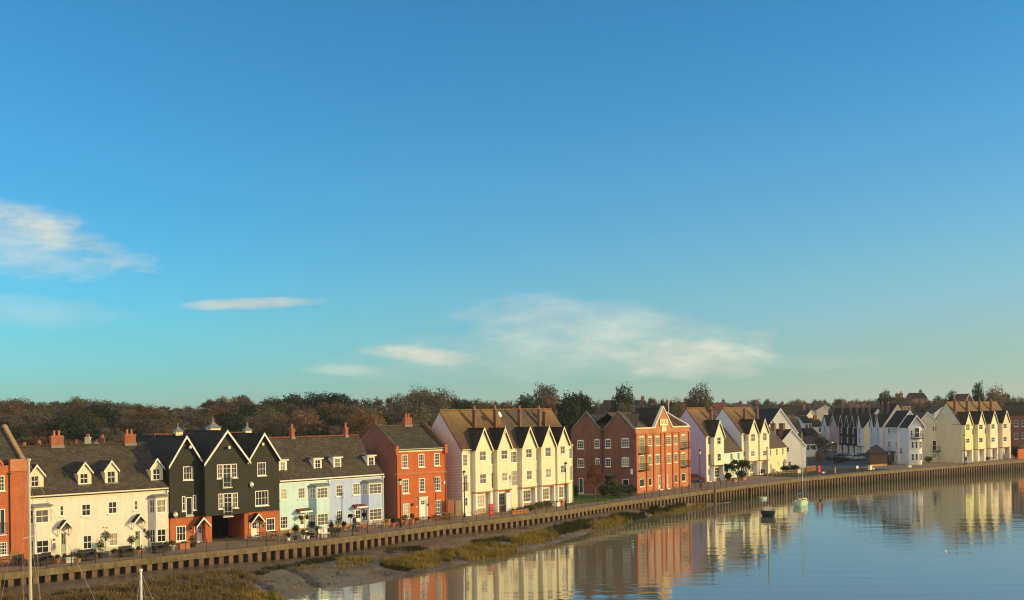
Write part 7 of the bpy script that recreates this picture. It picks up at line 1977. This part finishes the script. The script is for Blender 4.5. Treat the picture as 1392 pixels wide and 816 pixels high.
hz_ = math_n(nt, 'MULTIPLY', hz_, math_n(nt, 'ADD', .38, math_n(nt, 'MULTIPLY', math_n(nt, 'MAXIMUM', sep.outputs[0], -.3), 1.1)), clamp=True)
grade = mix_c(nt, hz_, grade, HAZE_C)
col = mix_c(nt, tot, grade, shade)
col = mix_c(nt, bk_, col, CLOUD_FILL); L.new(col, bg.inputs['Color']); bg.inputs['Strength'].default_value = SKY_STR

mh = bpy.data.materials.new('thin_haze'); mh.use_nodes = True; hn = mh.node_tree; hn.nodes.remove(hn.nodes['Principled BSDF'])
pv = nd(hn, 'ShaderNodeVolumePrincipled'); pv.inputs['Density'].default_value = HAZE_D; pv.inputs['Color'].default_value = (.93, .95, .95, 1); pv.inputs['Anisotropy'].default_value = .15
hn.links.new(pv.outputs[0], hn.nodes['Material Output'].inputs['Volume'])
if HAZE_D:
    mb = MB(); mb.box(-1500, 2600, -700, 3400, -12, 60); ho = mb.build('haze', mh, uv=False); tag(ho, kind='stuff', label='thin evening haze over the river and town', cat='haze')
sl = bpy.data.lights.new('sun', 'SUN'); sl.energy = SUN_E; sl.color = SUN_C; sl.angle = radians(.6)
so = bpy.data.objects.new('sun', sl); COL.objects.link(so)
d_ = Vector((sin(az_s) * cos(el_s), cos(az_s) * cos(el_s), sin(el_s)))
so.rotation_euler = d_.to_track_quat('Z', 'Y').to_euler(); so.location = d_ * 200
cam = bpy.data.cameras.new('camera'); co = bpy.data.objects.new('camera', cam); COL.objects.link(co)
cam.sensor_width = 36; cam.lens = FOC / 1392 * 36; cam.shift_x = (696 - CX) / 1392; cam.shift_y = (CY - 408) / 1392
cam.clip_start = .5; cam.clip_end = 8000
co.matrix_world = Matrix.Translation((0, 0, CAMZ)) @ Matrix.Rotation(pi / 2, 4, 'X') @ Matrix.Rotation(-ROLL, 4, 'Z')
sc.camera = co
sc.view_settings.view_transform = 'Standard'; sc.view_settings.look = 'None'; sc.view_settings.exposure = EXPO; sc.view_settings.gamma = 1
sc.cycles.filter_width = 1.15; sc.cycles.max_bounces = 6; sc.cycles.diffuse_bounces = 3; sc.cycles.glossy_bounces = 3; sc.cycles.use_denoising = True; sc.cycles.denoiser = 'OPENIMAGEDENOISE'; sc.cycles.denoising_prefilter = 'ACCURATE'; sc.cycles.sample_clamp_indirect = 6.0; sc.cycles.sample_clamp_direct = 0.0
